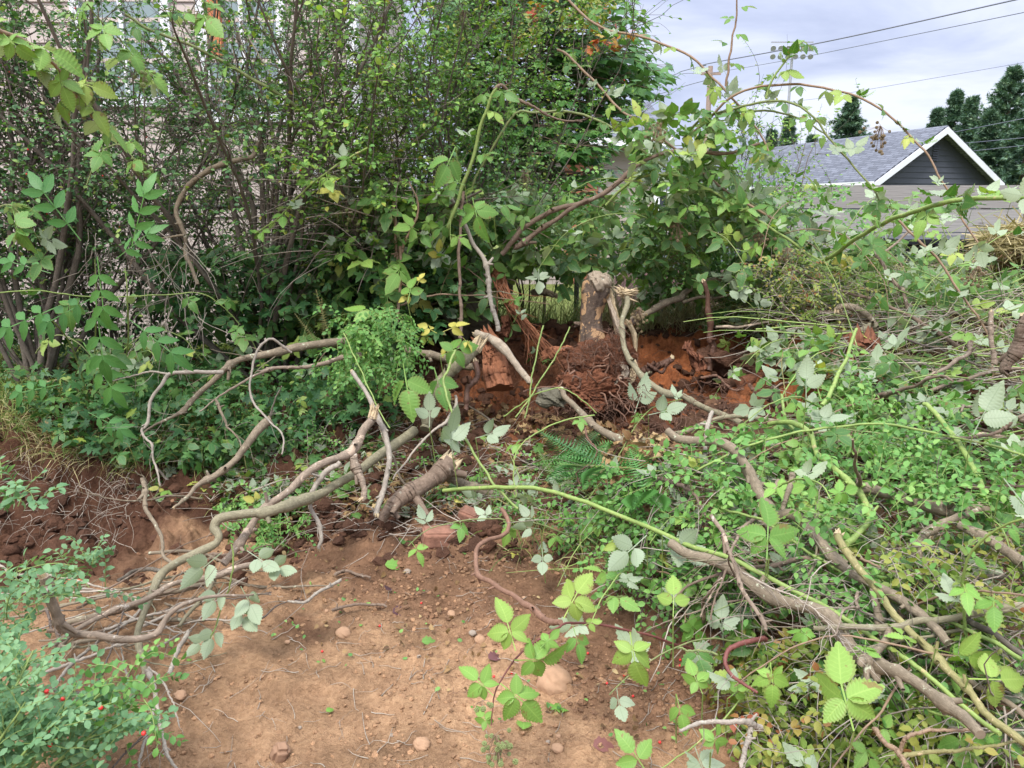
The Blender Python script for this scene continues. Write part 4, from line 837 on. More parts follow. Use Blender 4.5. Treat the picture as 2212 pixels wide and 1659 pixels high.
# ------------------------------------------------------------------ bramble canes
BMS = {}
def berries_on(e, c, n=16, r=.055, mat=None, s=.0085):
    az = rv(n, r * .55); p = np.asarray(c) + az; mb = MB()
    st = np.stack([np.broadcast_to(np.asarray(c) + [0, 0, r], p.shape), (p + np.asarray(c) + [0, 0, r]) / 2 + rv(n, .004), p], 1); 
    tubes(mb, st, .0012, 3); o = build(mb, 'berry_cluster', M_canep, e); mt_ = mat or M_black
    if mt_ not in BMS:
        me = bpy.data.meshes.new('berry'); q = [f for f in BERRY[1]]; me.from_pydata(BERRY[0].tolist(), [], q[0].tolist()); me.materials.append(mt_); me.polygons.foreach_set('use_smooth', [True] * len(me.polygons)); BMS[mt_] = me
    for k in range(n): b = bpy.data.objects.new('berry', BMS[mt_]); scene.collection.objects.link(b); b.parent = o; b.location = p[k] - ORG[e]; z = s * rng.uniform(.8, 1.2); b.scale = (z, z, z); b.rotation_euler = rv(1, 1.5)[0]
    return o
def mkberry():
    v, f, uv = ICO; k = 26; g = np.arange(k) + .5; ph = np.arccos(1 - 2 * g / k); th = math.pi * (1 + 5 ** .5) * g; ps = []
    small = rock_t(1, 0, 0, 1)
    for a, b in zip(ph, th): ps.append((small[0] * .3 + .78 * np.array([math.sin(a) * math.cos(b), math.sin(a) * math.sin(b), math.cos(a)]), small[1], small[2]))
    return comb(ps)
BERRY = mkberry()
def jit(C, r, a=.55, wl=9):
    n = len(C); L = np.concatenate([[0], np.cumsum(np.linalg.norm(np.diff(C, axis=0), axis=1))]); o = rng.random(3) * 900; q = L / max(r * wl, .03)
    return C + r * a * 2 * np.stack([vn(q + o[k], 0 * q + k * 7, 3) for k in range(3)], 1) * np.minimum(1, np.minimum(np.arange(n), np.arange(n)[::-1]) / 3)[:, None]
def thorns(mb, C, rad, n, s=1.0):
    p, d, t, i = branch_off(C[None], n, .02, .98, 1.35); r = np.interp(t, np.linspace(0, 1, len(rad)), rad); L = np.minimum(r * 1.3, .006) * s
    ax = nrm(d); p0 = p + ax * r[:, None] * .7; pts = np.stack([p0, p0 + ax * (L * .5)[:, None], p0 + ax * L[:, None] - [0, 0, .0006]], 1); tubes(mb, pts, (L * .3)[:, None] * np.array([1, .5, .03])[None], 4)
def cane(pts3, r0, r1, lab, group=None, mat=None, lmat=None, nleaf=8, lsz=.13, lt=.1, flip=.1, each=False, tm=BL5, name='bramble_cane', cat='cane', n=48, thorn=60, down=.3, berries=None, pet=.05, split=None, tint=None):
    C = jit(spline(np.asarray(pts3), n), max(r0, r1)) + np.cumsum(rv(n, .0008), 0); rad = np.linspace(r0, r1, n); mb = MB(); limb(mb, C, rad, 8, knots=.06, groove=.05, gf=3)
    if thorn: thorns(mb, C, rad, thorn)
    e = tag(build(mb, name, mat or M_cane), lab, cat, group)
    if nleaf:
        t = np.linspace(lt, .98, nleaf) + rng.normal(size=nleaf) * .02; t = np.clip(t, 0, .99) * (n - 1); k = np.minimum(t.astype(int), n - 2); u = (t - k)[:, None]; p = C[k] * (1 - u) + C[k + 1] * u; tn = nrm(C[k + 1] - C[k])
        sd = nrm(np.cross(tn, [0, -.4, 1.0])) * np.where(np.arange(nleaf) % 2, 1, -1)[:, None]; f = nrm(tn * .35 + sd + rv(nleaf, .3) + [0, -.1, .15 - down]); up = rv(nleaf, .35) + [0, -.55, .9]; fl = rng.random(nleaf) < flip; up[fl] *= -1
        sz = lsz * rng.uniform(.75, 1.2, nleaf); w = rng.integers(len(tm), size=nleaf); mbl = MB()
        for q in range(nleaf):
            g = MB() if each else mbl; scatter(g, tm[w[q]], p[q:q + 1], f[q:q + 1], up[q:q + 1], sz[q:q + 1], rng.random(1) if tint is None else np.clip(tint + rng.normal(size=1) * .1, 0, 1), bend=rng.uniform(0, .3, 1))
            if each and g.n: build(g, 'leaf', lmat or M_bramble, e)
        if not each and mbl.n: build(mbl, 'foliage', lmat or M_bramble, e)
    for b in (berries or []): berries_on(e, b)
    return e
def lin(pts, *ds):
    pts = np.array(pts, float); s = np.concatenate([[0], np.cumsum(np.hypot(*np.diff(pts, axis=0).T))]); s /= s[-1]; d = np.interp(s, np.linspace(0, 1, len(ds)), ds); return PV(pts, d)
def onsurf(pts, l0=.03, l1=None, sm_=3, dmax=6.2, n=26, f=top_z):
    q = spline(np.array(pts, float), n); d = hit(q, np.linspace(l0, l0 if l1 is None else l1, n), dmax, f); 
    for _ in range(sm_): d = np.convolve(np.pad(d, 2, mode='edge'), [.1, .2, .4, .2, .1], 'valid')
    return PV(q, d)
w_of = lambda px, p: px / 3.0 / F * np.linalg.norm(np.asarray(p) - [0, 0, CZ]) / 2
# traced arching canes over the right side
def tcane(pts, ds, t0, t1, lab, **k):
    p = lin(pts, *ds); return cane(p, w_of(t0, p[0]), w_of(t1, p[-1]), lab, **k)
GRP = 'arching bramble canes against the sky'
tcane(T(2, 0, [(60, 860), (140, 800), (300, 640), (450, 575), (650, 550), (850, 560), (1000, 590), (1150, 640), (1300, 730), (1430, 840), (1540, 970), (1620, 1090), (1700, 1240), (1800, 1420), (1900, 1580)]), (5.2, 4.7, 4.3), 15, 10, 'longest thorny cane arching across the sky and down past the gable', group=GRP, mat=M_canep, nleaf=15, lsz=.12, each=True, tm=BL5 + BL3, flip=.35)
tcane(T(2, 0, [(0, 900), (100, 780), (220, 730), (350, 690), (500, 650), (650, 645), (780, 690), (880, 790), (1000, 950), (1100, 1060), (1250, 1250), (1290, 1370)]), (5.3, 4.8, 4.6), 15, 10, 'second arching cane just beneath the longest one', group=GRP, mat=M_caned, nleaf=14, lsz=.12, each=True, flip=.3)
tcane(T(2, 0, [(200, 740), (270, 735), (500, 715), (650, 735), (800, 790), (900, 860), (960, 920)]), (5.2, 4.9), 15, 8, 'thin short cane under the two big arches', group=GRP, mat=M_caned, nleaf=7, lsz=.1, each=True, tm=BL3)
tcane(T(2, 0, [(540, 640), (580, 530), (640, 440), (720, 330), (790, 265)]), (4.9, 4.9), 15, 6, 'green cane tip pointing up at the floodlights', group=GRP, mat=M_cane, nleaf=7, lsz=.11, each=True, lt=.3, flip=.4)
tcane(T(2, 0, [(280, 560), (300, 400), (330, 230), (350, 100), (355, -40)]), (5.0, 5.0), 14, 8, 'upright pinkish cane reaching the top edge of the sky', group=GRP, mat=M_canep, nleaf=7, lsz=.1, each=True, tm=BL3, flip=.3)
tcane(T(2, 0, [(-800, -60), (-560, 160), (-300, 230), (0, 345), (120, 440), (200, 520), (300, 620), (420, 760), (500, 880), (560, 1010)]), (6.0, 5.4, 5.0), 15, 10, 'thin leafy cane sloping down from the maple top past the pole', group=GRP, mat=M_canep, nleaf=14, lsz=.12, each=True, flip=.4)
tcane(T(1, 0, [(1400, 320), (1480, 370), (1650, 540), (1800, 700), (1940, 790), (2212, 1000), (2450, 1200), (2800, 1420)]), (5.8, 5.4, 5.0), 15, 16, 'long brownish cane slanting down rightwards in front of the maple', mat=M_canep, nleaf=16, lsz=.12, flip=.3)
tcane(T(1, 0, [(1000, 1650), (830, 1300), (1100, 770), (1250, 730), (1450, 720), (1700, 790), (1900, 930), (2212, 1150), (2600, 1290), (2812, 1420), (3010, 1590)]), (5.6, 5.5, 5.0), 16, 16, 'cane arching from the brambles before the maple down to the plank wall', mat=M_caned, nleaf=18, lsz=.12, flip=.3)
tcane(T(1, 0, [(640, 1620), (690, 1480), (760, 1260), (840, 1050), (890, 850), (940, 680), (970, 600), (1000, 565)]), (4.9, 4.9), 26, 17, 'thick green cane rising steeply to a sharp bend in the centre', mat=M_cane, nleaf=6, lsz=.15, lt=.3)
tcane(T(2, 0, [(900, 1700), (1000, 1640), (1200, 1500), (1450, 1390), (1700, 1320), (1900, 1290), (2212, 1275), (2400, 1290)]), (4.8, 3.6, 3.0), 24, 28, 'thick bright green cane crossing the plank wall to the right edge', mat=M_canel, nleaf=12, lsz=.14, each=True, flip=.35)
tcane(T(2, 0, [(1440, 1400), (1600, 1340), (1750, 1300), (1900, 1250)]), (3.9, 3.5), 15, 6, 'short side shoot above the thick green cane on the plank wall', mat=M_canel, nleaf=5, lsz=.14, each=True, flip=.4)
tcane(T(2, 0, [(-500, 1330), (-300, 1160), (-50, 1140), (200, 1250), (420, 1400), (600, 1500), (800, 1640), (980, 1750)]), (5.2, 4.8), 17, 16, 'bright cane bending over left of the plank wall and diving into the pile', mat=M_cane, nleaf=13, lsz=.12)
tcane(T(2, 0, [(1400, 1430), (1500, 1540), (1650, 1680), (1800, 1900), (1930, 2080), (2010, 2250), (2000, 2450)]), (4.4, 4.0), 14, 12, 'thorny cane hanging down in front of the dark hollow', mat=M_canep, nleaf=8, lsz=.13, flip=.7)
tcane(T(0, 0, [(2300, 1020), (2200, 950), (1900, 680), (1650, 520), (1400, 370), (1200, 280), (950, 180), (800, 90)]), (5.0, 4.6), 26, 14, 'olive cane slanting behind the dark trunks of the left thicket', mat=M_caned, nleaf=5, lsz=.14)
tcane(T(0, 0, [(-100, 160), (0, 200), (140, 250), (300, 360), (400, 450), (470, 560), (560, 700), (680, 830)]), (2.9, 3.3), 24, 12, 'pinkish cane with large pale leaves entering at the upper left', mat=M_canep, nleaf=12, lsz=.15, each=True, lmat=M_bramble, tint=.8, tm=BHI, flip=.05, berries=[P(178, 218, 3.2), P(190, 205, 3.25), P(150, 160, 3.2)])
tcane(T(0, 0, [(560, 20), (650, 130), (760, 240), (880, 380), (960, 480)]), (3.6, 3.9), 9, 6, 'cane with toothed leaves and a berry cluster in the upper left', mat=M_caned, nleaf=7, lsz=.15, each=True, tint=.7, berries=[P(310, 158, 3.8)])
tcane(T(0, 0, [(1060, 60), (1180, 80), (1300, 100), (1400, 60)]), (4.2, 4.2), 8, 5, 'leafy cane tip with berries near the orange post', mat=M_caned, nleaf=5, lsz=.16, tint=.7, berries=[P(428, 50, 4.2)])
tcane(T(0, 0, [(560, 1200), (640, 1000), (760, 940), (860, 1030), (930, 1130)]), (4.2, 4.2), 8, 5, 'drooping cane with berries over the fence rail', mat=M_caned, nleaf=5, lsz=.15, tint=.6, berries=[P(302, 370, 4.2)])
tcane(T(0, 1, [(-40, 240), (250, 225), (600, 265), (1000, 250), (1300, 240), (1450, 330), (1560, 450)]), (3.9, 4.4), 8, 5, 'slender green shoot arching low across the left thicket', mat=M_cane, nleaf=6, lsz=.13, tint=.3)
tcane(T(0, 0, [(2400, 950), (2200, 1060), (2000, 1210), (1880, 1330), (1780, 1430), (1660, 1500)]), (4.6, 4.7), 14, 7, 'bright green shoot with young leaves in front of the dark trunks', mat=M_canel, lmat=M_bramble_l, nleaf=10, lsz=.12, flip=.3)
# dark pale leaves at the left edge
tcane(T(0, 0, [(-60, 1350), (60, 1330), (150, 1400), (220, 1500), (300, 1620)]), (3.6, 3.7), 8, 5, 'leafy bramble shoot at the left edge above the long leaflets', mat=M_caned, nleaf=6, lsz=.15, tint=.45)
# foreground maroon cane with green compound leaves
def handleaf(e, u, v, d, ang, size, k=5, tint=.9, tilt=(-.0, -.85, .55), lmat=None, seed=0):
    p = P(u, v, d); mb = MB(); r = np.array([math.sin(ang), 0, math.cos(ang)]); upv = np.array(tilt); f = nrm(r - nrm(upv) * np.dot(r, nrm(upv)))
    scatter(mb, BHI[seed % 3] if k == 5 else BHI[3 + seed % 2], p[None], f[None], (nrm(upv) + rng.normal(size=3) * .25)[None], size, np.array([tint]), bend=.12); build(mb, 'leaf', lmat or M_bramble, e)
c1 = T(1, 2, [(2290, 900), (2212, 870), (1950, 790), (1700, 740), (1480, 725), (1400, 750), (1250, 840), (1120, 960), (1040, 1080), (980, 1200), (970, 1390)])
e = tcane(c1, (2.35, 2.05, 1.85), 17, 7, 'maroon thorny cane bowing over the bare dirt in the foreground', mat=M_maroon, nleaf=0)
for (x, y, a, s, k, tn, sd) in [(1440, 690, .45, .135, 5, .93, 0), (1130, 900, -.25, .125, 5, .9, 1), (1290, 880, .75, .06, 5, .8, 1), (1075, 1010, 2.2, .0, 5, .8, 0), (1120, 960, 1.6, .13, 5, .8, 2), (985, 1190, -.75, .10, 5, .85, 1), (1030, 1110, 2.3, .13, 5, .82, 0), (1500, 735, 2.9, .085, 3, .6, 0), (1870, 775, 3.05, .13, 5, .9, 2), (970, 1400, -.6, .06, 5, .85, 0), (1560, 735, 1.2, .05, 3, .9, 1)]:
    if s == 0: continue
    q = T(1, 2, [(x, y)])[0]; handleaf(e, q[0], q[1], 1.95 if x > 1300 else 1.85, a, s, k, tn, seed=sd)
for (x, y, n) in ((1000, 1510, 14), (1010, 1590, 16), (915, 1290, 4)): q = T(1, 2, [(x, y)])[0]; berries_on(e, P(q[0], q[1], 1.8), n, .032, s=.0072)
# ------------------------------------------------------------------ procedural bramble canes of the thicket and of the pile
def many(n, poly, ds, L, lab, group, mats, lm, lsz=.13, nl=(6, 11), upr=.9, surf=False, flip=.15, r=.004, grav=.55, tm=BLF, lift=(0, .1), dirb=(0, 0, 0)):
    uv = inpoly(poly, n)
    d = hit(uv, rng.uniform(*lift, n)) if surf else rng.uniform(ds[0], ds[1], n); p0 = PV(uv, d)
    C = curves(p0, rv(n) * [1, .7, .3] + [0, 0, upr] + np.array(dirb), L * rng.uniform(.6, 1.3, n), 9, .1, 0, grav)
    if surf: mz = top_z(C[..., 0], C[..., 1]) + .03; C[..., 2] = np.maximum(C[..., 2], mz)
    for k in range(n): cane(C[k], r * rng.uniform(.8, 1.4), r * .5, lab, group, mats[rng.integers(len(mats))], lm[rng.integers(len(lm))], int(rng.integers(*nl)), lsz, .08, flip, False, tm, n=22, thorn=16)
many(30, [(600, 760), (640, 640), (900, 560), (1090, 540), (1060, 600), (900, 800)], (5.2, 6.4), 1.0, 'bramble cane among the dense leaves left of and behind the stump', 'bramble canes left of and behind the stump', [M_caned, M_cane, M_canep], [M_bramble_d, M_bramble_d, M_bramble], lsz=.14, nl=(7, 12))
many(44, [(1430, 660), (1440, 570), (1700, 580), (2212, 620), (2250, 700), (1700, 680)], (5.3, 6.4), .95, 'bramble cane in the tangle between the stump and the plank wall', 'bramble canes between stump and plank wall', [M_cane, M_canel, M_caned, M_canep], [M_bramble, M_bramble_d], lsz=.125, nl=(6, 10), upr=.6, flip=.2)
many(15, [(1400, 600), (1440, 520), (1700, 560), (1760, 640)], (5.0, 5.6), 1.5, 'tall arching bramble cane screening the low corner of the grey roof', 'tall bramble canes screening the grey roof', [M_cane, M_canep, M_caned], [M_bramble], lsz=.13, nl=(10, 15), upr=1.5, flip=.3, grav=.75)
many(16, [(1720, 640), (1760, 590), (2200, 600), (2230, 660)], (4.9, 5.8), 1.25, 'arching bramble cane in front of the plank wall', 'bramble canes in front of the plank wall', [M_cane, M_canel, M_caned], [M_bramble], lsz=.12, nl=(9, 13), upr=1.0, flip=.35, grav=.8)
many(12, [(40, 760), (700, 760), (740, 860), (350, 900), (60, 880)], (4.3, 5.2), .6, 'low bramble shoot growing on the shaded bank', 'low bramble shoots on the shaded left bank', [M_caned, M_cane], [M_bramble_d], lsz=.12, nl=(5, 8), upr=1.2)
many(34, [(1750, 700), (2250, 640), (2250, 1150), (1800, 1000), (1500, 760)], None, .95, 'cut bramble cane lying on the upper part of the brush pile', 'cut bramble canes on the upper brush pile', [M_canel, M_cane, M_caned, M_canep], [M_bramble, M_bramble], lsz=.125, nl=(5, 9), upr=.35, surf=True, flip=.3, grav=.35)
many(30, [(1050, 1060), (1350, 1020), (2230, 1150), (2230, 1600), (1750, 1500), (1350, 1230)], None, .7, 'cut bramble cane lying on the lower part of the brush pile', 'cut bramble canes on the lower brush pile', [M_canel, M_cane, M_caned, M_canep], [M_bramble, M_bramble_l], lsz=.10, nl=(4, 8), upr=.2, surf=True, flip=.25, grav=.3, tm=BL5 + BL3)
# ------------------------------------------------------------------ traced branches, logs, roots
def limbthing(name, lab, cat, pts3, r0, r1, mat, sides=12, group=None, broken=(0, 0), bmat=None, knots=.10, n=None, groove=0, twigs=0, rmid=None, gf=5, flat=1.0, wig=.0015, ring=.13, jt=.6, stb=1):
    pts3 = np.asarray(pts3); n = n or max(24, len(pts3) * 3); C = spline(pts3, n); C = jit(C, max(r0, r1, .004), jt); C = C + np.cumsum(rv(n, wig), 0) * np.linspace(0, 1, n)[:, None] * .5 + rv(n, wig * .4)
    rad = np.linspace(r0, r1, n) if rmid is None else np.interp(np.linspace(0, 1, n), [0, .5, 1], [r0, rmid, r1])
    sl_ = np.linspace(0, 1, n); L_ = np.linalg.norm(np.diff(C, axis=0), axis=1).sum(); rad = rad * (1 + ring * 2 * vn(sl_ * max(3, L_ / .12), sl_ * 0 + rng.random() * 99, 8)); 
    if jt: 
        ns = int(min(7, 1 + L_ / .16)); ts = rng.uniform(.06, .94, ns); sl2 = np.linspace(0, 1, n)
        for q in ts: rad = rad * (1 + .28 * np.exp(-((sl2 - q) * L_ / (np.mean(rad) * 1.3 + 1e-4)) ** 2))
    mb = MB(); limb(mb, C, rad, sides, groove, knots, gf, flat)
    if jt and stb:
        k_ = (ts * (n - 1)).astype(int); dd = nrm(rv(ns) + nrm(C[np.minimum(k_ + 1, n - 1)] - C[np.maximum(k_ - 1, 0)]) * .7); ln = rad[k_] * rng.uniform(1.4, 3.6, ns); st = C[k_][:, None] + dd[:, None] * (np.array([0, .55, 1])[None] * ln[:, None])[..., None]; tubes(mb, st, (rad[k_] * .42)[:, None] * np.array([1.3, 1, .75])[None], 6)
    if twigs:
        p, d, t, i = branch_off(C[None], twigs, .15, .98, .8); K = 6; TC = curves(p, d, rng.uniform(.06, .3, twigs), K, .2, .02, .1); tubes(mb, TC, (np.maximum(.0014, .22 * np.interp(t, [0, 1], [r0, r1])))[:, None] * np.linspace(1, .35, K)[None], 5)
    e = tag(build(mb, name, mat), lab, cat, group)
    if broken[0]: b = MB(); splinter(b, C[0], C[0] - C[2], rad[0], int(10 + broken[0] * 6), 1.2 * broken[0]); build(b, 'broken_end', bmat or M_wood, e)
    if broken[1]: b = MB(); splinter(b, C[-1], C[-1] - C[-3], rad[-1], int(10 + broken[1] * 6), 1.2 * broken[1]); build(b, 'broken_end', bmat or M_wood, e)
    return e
def tb(pts, t0, t1, lab, mat, lift=.03, l1=None, ds=None, name='cut_branch', cat='branch', **k):
    p = lin(spline(pts, 26), *ds) if ds else onsurf(pts, lift, l1); return limbthing(name, lab, cat, p, w_of(t0, p[0]) * .88, w_of(t1, p[-1]) * .88, mat, **k)
t00 = lambda p: T(0, 0, p); t01 = lambda p: T(0, 1, p); t02 = lambda p: T(0, 2, p); t11 = lambda p: T(1, 1, p); t12 = lambda p: T(1, 2, p); t21 = lambda p: T(2, 1, p); t22 = lambda p: T(2, 2, p); t10 = lambda p: T(1, 0, p)
tb(t00([(1690, 900), (1660, 960), (1640, 1015), (1560, 1040), (1420, 1080), (1300, 1140), (1220, 1210), (1170, 1290), (1140, 1370), (1165, 1450), (1200, 1530), (1210, 1640), (1250, 1730), (1290, 1840)]), 34, 26, 'grey bare branch hooking downwards across the left thicket', M_grey, ds=(4.9, 4.6))
tb(t00([(1195, 1525), (1050, 1545), (930, 1590), (880, 1659), (850, 1740)]), 16, 7, 'thin side twig curving off the hooked grey branch', M_grey, ds=(4.62, 4.7))
for p, d, w, lab in [([(790, 270), (800, 300), (850, 400), (900, 500), (960, 620), (1140, 930)], 4.8, 13, 'white dead twig leaning against the dark trunks'), ([(690, 420), (685, 560), (710, 760), (740, 960), (765, 1150)], 4.9, 9, 'long white dead twig hanging left of the leaning white one'), ([(740, 340), (790, 500), (830, 640), (870, 760)], 4.9, 8, 'short white dead twig among the dark trunks')]:
    q = [((700 + x * .3164) * .5486, y * .3164 * .5486) for x, y in p]; tb(q, w, w * .5, lab, M_pale, ds=(d, d), name='dead_twig', cat='twig')
# across the shaded bank on the left
tb(t01([(2330, 560), (2200, 570), (2000, 590), (1800, 630), (1650, 660), (1550, 690), (1450, 750), (1350, 830), (1250, 910), (1180, 1000), (1100, 1060), (1000, 1110), (900, 1165)]), 62, 12, 'long grey brown branch sloping down left over the shaded bank', M_grey, ds=(4.35, 3.85), rmid=.016, twigs=10)
tb(t01([(1445, 755), (1300, 745), (1200, 752), (1100, 765), (1060, 820), (990, 900), (960, 980), (955, 1090), (925, 1120), (940, 1170), (985, 1210), (1000, 1290), (1040, 1400), (1050, 1480)]), 28, 12, 'zigzag pale branch dropping from the long grey brown branch', M_pale, ds=(4.0, 3.6), twigs=5)
tb(t01([(1110, 765), (950, 750), (850, 780), (700, 795)]), 16, 6, 'thin pale branch tip pointing left over the dark ferns', M_pale, ds=(3.95, 3.95), twigs=4)
tb(t01([(2340, 640), (2212, 665), (2100, 700), (1950, 715), (1850, 720), (1750, 732), (1650, 770), (1500, 850), (1400, 920), (1280, 1010)]), 36, 9, 'slender branch with a peeled reddish patch below the long branch', M_pink, ds=(4.1, 3.7), twigs=4)
tb(t01([(1395, 925), (1420, 990), (1462, 1070), (1480, 1120), (1540, 1190), (1572, 1290)]), 20, 9, 'forked twig hanging from the peeled slender branch', M_grey, ds=(3.72, 3.6), twigs=3)
tb(t01([(1890, 625), (1830, 580), (1760, 538), (1700, 575), (1660, 640), (1635, 740), (1620, 850), (1650, 950), (1720, 1030), (1800, 1110), (1838, 1180), (1830, 1270)]), 18, 12, 'arched twig looping over the long branch like a hook', M_pale, ds=(3.95, 3.6))
tb(t01([(1760, 1060), (1640, 1160), (1560, 1260), (1500, 1340), (1400, 1420), (1290, 1480), (1200, 1570), (1130, 1630)]), 66, 18, 'thick lichen spotted log lying on the bank above the reddish dirt', M_grey, ds=(3.7, 3.35), broken=(0, 1), name='cut_log', cat='log')
tb(t01([(925, 1440), (935, 1520), (945, 1600), (960, 1659)]) + t02([(1030, 170), (1040, 280), (1100, 335)]), 30, 22, 'dark bent stick standing out of the dirt left of the long olive branch', M_grey, ds=(3.3, 3.0))
tb([(806, 898), (797, 912), (786, 925), (778, 948), (765, 972), (737, 985), (700, 996), (660, 1020), (617, 1060), (583, 1086), (560, 1106)] + t02([(1620, 90), (1540, 200), (1500, 260), (1430, 350)]), 62, 46, 'thick pinkish grey branch snapped at its top and sweeping down left', M_pink, ds=(3.55, 2.85), broken=(2.2, 0), knots=.07)
tb([(763, 985), (765, 1010), (777, 1035), (782, 1060), (780, 1078)], 58, 40, 'stubby fork dropping from the snapped pinkish branch', M_pink, ds=(3.4, 3.3), broken=(0, 1))
tb([(735, 1000), (700, 1018), (680, 1050), (672, 1090), (690, 1130), (697, 1165), (690, 1185)], 40, 24, 'curved pale branch with frayed tip curling over the dirt', M_pale, ds=(3.3, 3.15), broken=(0, 1.5))
tb([(895, 930), (870, 950), (837, 976), (787, 1010), (737, 1046), (700, 1066), (667, 1080), (617, 1093), (567, 1106)] + t02([(1650, 0), (1450, 40), (1400, 110), (1440, 170), (1400, 230), (1250, 290), (1100, 360), (1020, 440), (970, 600), (920, 750), (900, 870), (940, 1000), (880, 1120), (820, 1200), (800, 1290)]), 72, 30, 'very long olive branch snaking from the centre down to the lower left', M_olive, ds=(4.0, 3.0, 2.7, 2.2), rmid=.017, knots=.06, n=90)
tb(t02([(285, 420), (300, 480), (315, 560), (370, 650), (400, 730), (470, 780), (600, 800), (750, 820), (900, 810), (1020, 770), (1090, 680), (1200, 600), (1400, 550), (1600, 545), (1750, 530)]), 62, 10, 'thick end branch curving like a hook at the lower left', M_pink, ds=(2.1, 2.2, 2.5), broken=(1, 0), rmid=.012, twigs=8, n=60)
tb(t02([(1700, 330), (1500, 380), (1290, 430), (1160, 455), (1080, 490), (1000, 540), (870, 590), (700, 650), (550, 720), (430, 790), (350, 860)]), 40, 24, 'peeled branch with a bare pink split in the lower left bundle', M_pink, ds=(2.8, 2.2), broken=(0, .8))
BG = 'thin sticks in the lower left bundle'
for p, a, b, mt_ in [([(-40, 300), (80, 400), (280, 400), (500, 430), (750, 490)], 14, 10, M_twig), ([(390, 605), (600, 550), (900, 480), (1200, 400), (1290, 380)], 16, 12, M_olive), ([(0, 700), (300, 640), (600, 560), (900, 500), (1280, 410)], 14, 12, M_grey), ([(440, 720), (650, 670), (850, 600), (1000, 540), (1290, 470), (1400, 400)], 36, 30, M_grey), ([(230, 1010), (350, 900), (500, 760), (720, 650), (900, 560)], 30, 16, M_grey), ([(360, 1115), (500, 950), (620, 850), (800, 720), (950, 560)], 20, 14, M_pale), ([(160, 1090), (400, 1010), (620, 920), (850, 830)], 22, 12, M_twig), ([(1420, 400), (1330, 540), (1250, 650), (1160, 750)], 26, 18, M_olive), ([(1095, 1045), (1130, 950), (1180, 850), (1220, 750)], 26, 22, M_pale),
    ([(700, 1150), (560, 1180), (430, 1175), (350, 1140), (120, 1160), (0, 1115)], 20, 26, M_twigd), ([(430, 1180), (560, 1240), (650, 1275)], 26, 14, M_olive), ([(950, 1020), (1000, 1150), (990, 1300), (940, 1500), (910, 1659)], 30, 10, M_pale), ([(1010, 1200), (1040, 1400), (1070, 1550), (1130, 1680)], 22, 14, M_twig), ([(700, 1690), (850, 1520), (980, 1370)], 10, 13, M_twigd), ([(800, 660), (950, 720), (1200, 790)], 12, 8, M_twig), ([(330, 870), (500, 880), (640, 850)], 18, 12, M_olive), ([(600, 1180), (700, 950), (760, 800), (820, 600)], 12, 8, M_twigd), ([(300, 620), (330, 750), (370, 830)], 14, 8, M_twigd), ([(0, 830), (200, 780), (420, 700), (700, 620)], 9, 7, M_twig), ([(0, 530), (240, 520), (500, 560), (800, 520)], 9, 7, M_twig), ([(1500, 700), (1300, 700), (1100, 740), (900, 780)], 12, 8, M_twig), ([(1760, 520), (1500, 560), (1380, 520), (1280, 450)], 9, 7, M_twigd), ([(960, 1000), (1060, 1120), (1110, 1280), (1130, 1400)], 14, 6, M_twig), ([(2212, 440), (2060, 520), (1960, 580), (1850, 570)], 20, 14, M_pale), ([(1700, 690), (1800, 600), (1960, 570)], 12, 6, M_twigd)]:
    q = t02(p); z = onsurf(q, .05, .06); limbthing('stick', 'thin bare stick in the tangled bundle at the lower left', 'stick', z, w_of(a, z[0]), w_of(b, z[-1]), mt_, 8, BG, twigs=3 if a > 12 else 1)
tb(t02([(770, 440), (850, 390), (950, 375), (1060, 385)]), 20, 30, 'short dark purplish stick curved over the bundle', M_purple, .05, name='stick', cat='stick')
tb(t02([(1580, 680), (1540, 760), (1480, 850), (1425, 940)]), 16, 34, 'pointed brown stake stuck in the dirt beside pale leaves', M_root, ds=(2.85, 2.72), name='stake', cat='stake')
# centre
tb(t11([(870, 585), (800, 650), (720, 720), (640, 800), (570, 900), (550, 1010), (530, 1110)]), 88, 80, 'thick olive brown branch with torn yellowish top left of the red wood', M_olive, ds=(4.5, 4.2), broken=(1.6, 0), knots=.06)
tb(t11([(868, 680), (885, 760), (870, 810), (820, 850), (805, 930), (800, 990)]), 40, 36, 'dark curled root standing beside the olive branch', M_rootd, ds=(4.45, 4.3), broken=(1, 0), name='root', cat='root')
tb(t11([(705, 1340), (640, 1380), (560, 1430), (470, 1490), (400, 1550), (330, 1640), (280, 1720)]), 128, 74, 'short thick brown log with a jagged orange end in the middle foreground', M_brown, ds=(3.75, 3.45), broken=(.9, 0), name='cut_log', cat='log', bmat=M_wood)
tb(t11([(690, 1400), (800, 1470), (900, 1520), (1010, 1550), (1120, 1560)]), 84, 50, 'grey branch half buried behind the thick brown log', M_grey, ds=(3.8, 3.75), name='cut_log', cat='log')
tb(t11([(70, 750), (160, 870), (220, 990), (280, 1120), (310, 1300), (280, 1450), (230, 1680)]), 32, 40, 'long bleached stick standing in front of the leaf litter at centre left', M_pale, ds=(3.8, 3.35), broken=(.8, .6))
tb(t11([(740, 905), (735, 980), (680, 1070), (600, 1120), (520, 1200), (400, 1350), (330, 1460)]), 24, 12, 'thin tan stick bent like a boomerang in the centre', M_twig, ds=(4.1, 3.7), name='stick', cat='stick')
tb(t11([(700, 500), (740, 560), (400, 590), (600, 660), (860, 720)])[2:], 40, 60, 'dark grey branch lying behind the bramble leaves at centre left', M_grey, ds=(4.7, 4.6))
tb(t11([(380, -60), (395, 100), (390, 200), (370, 420)]), 24, 26, 'upright reddish stem left of the yellow leaves', M_canep, ds=(4.9, 4.8), name='dead_sapling', cat='sapling')
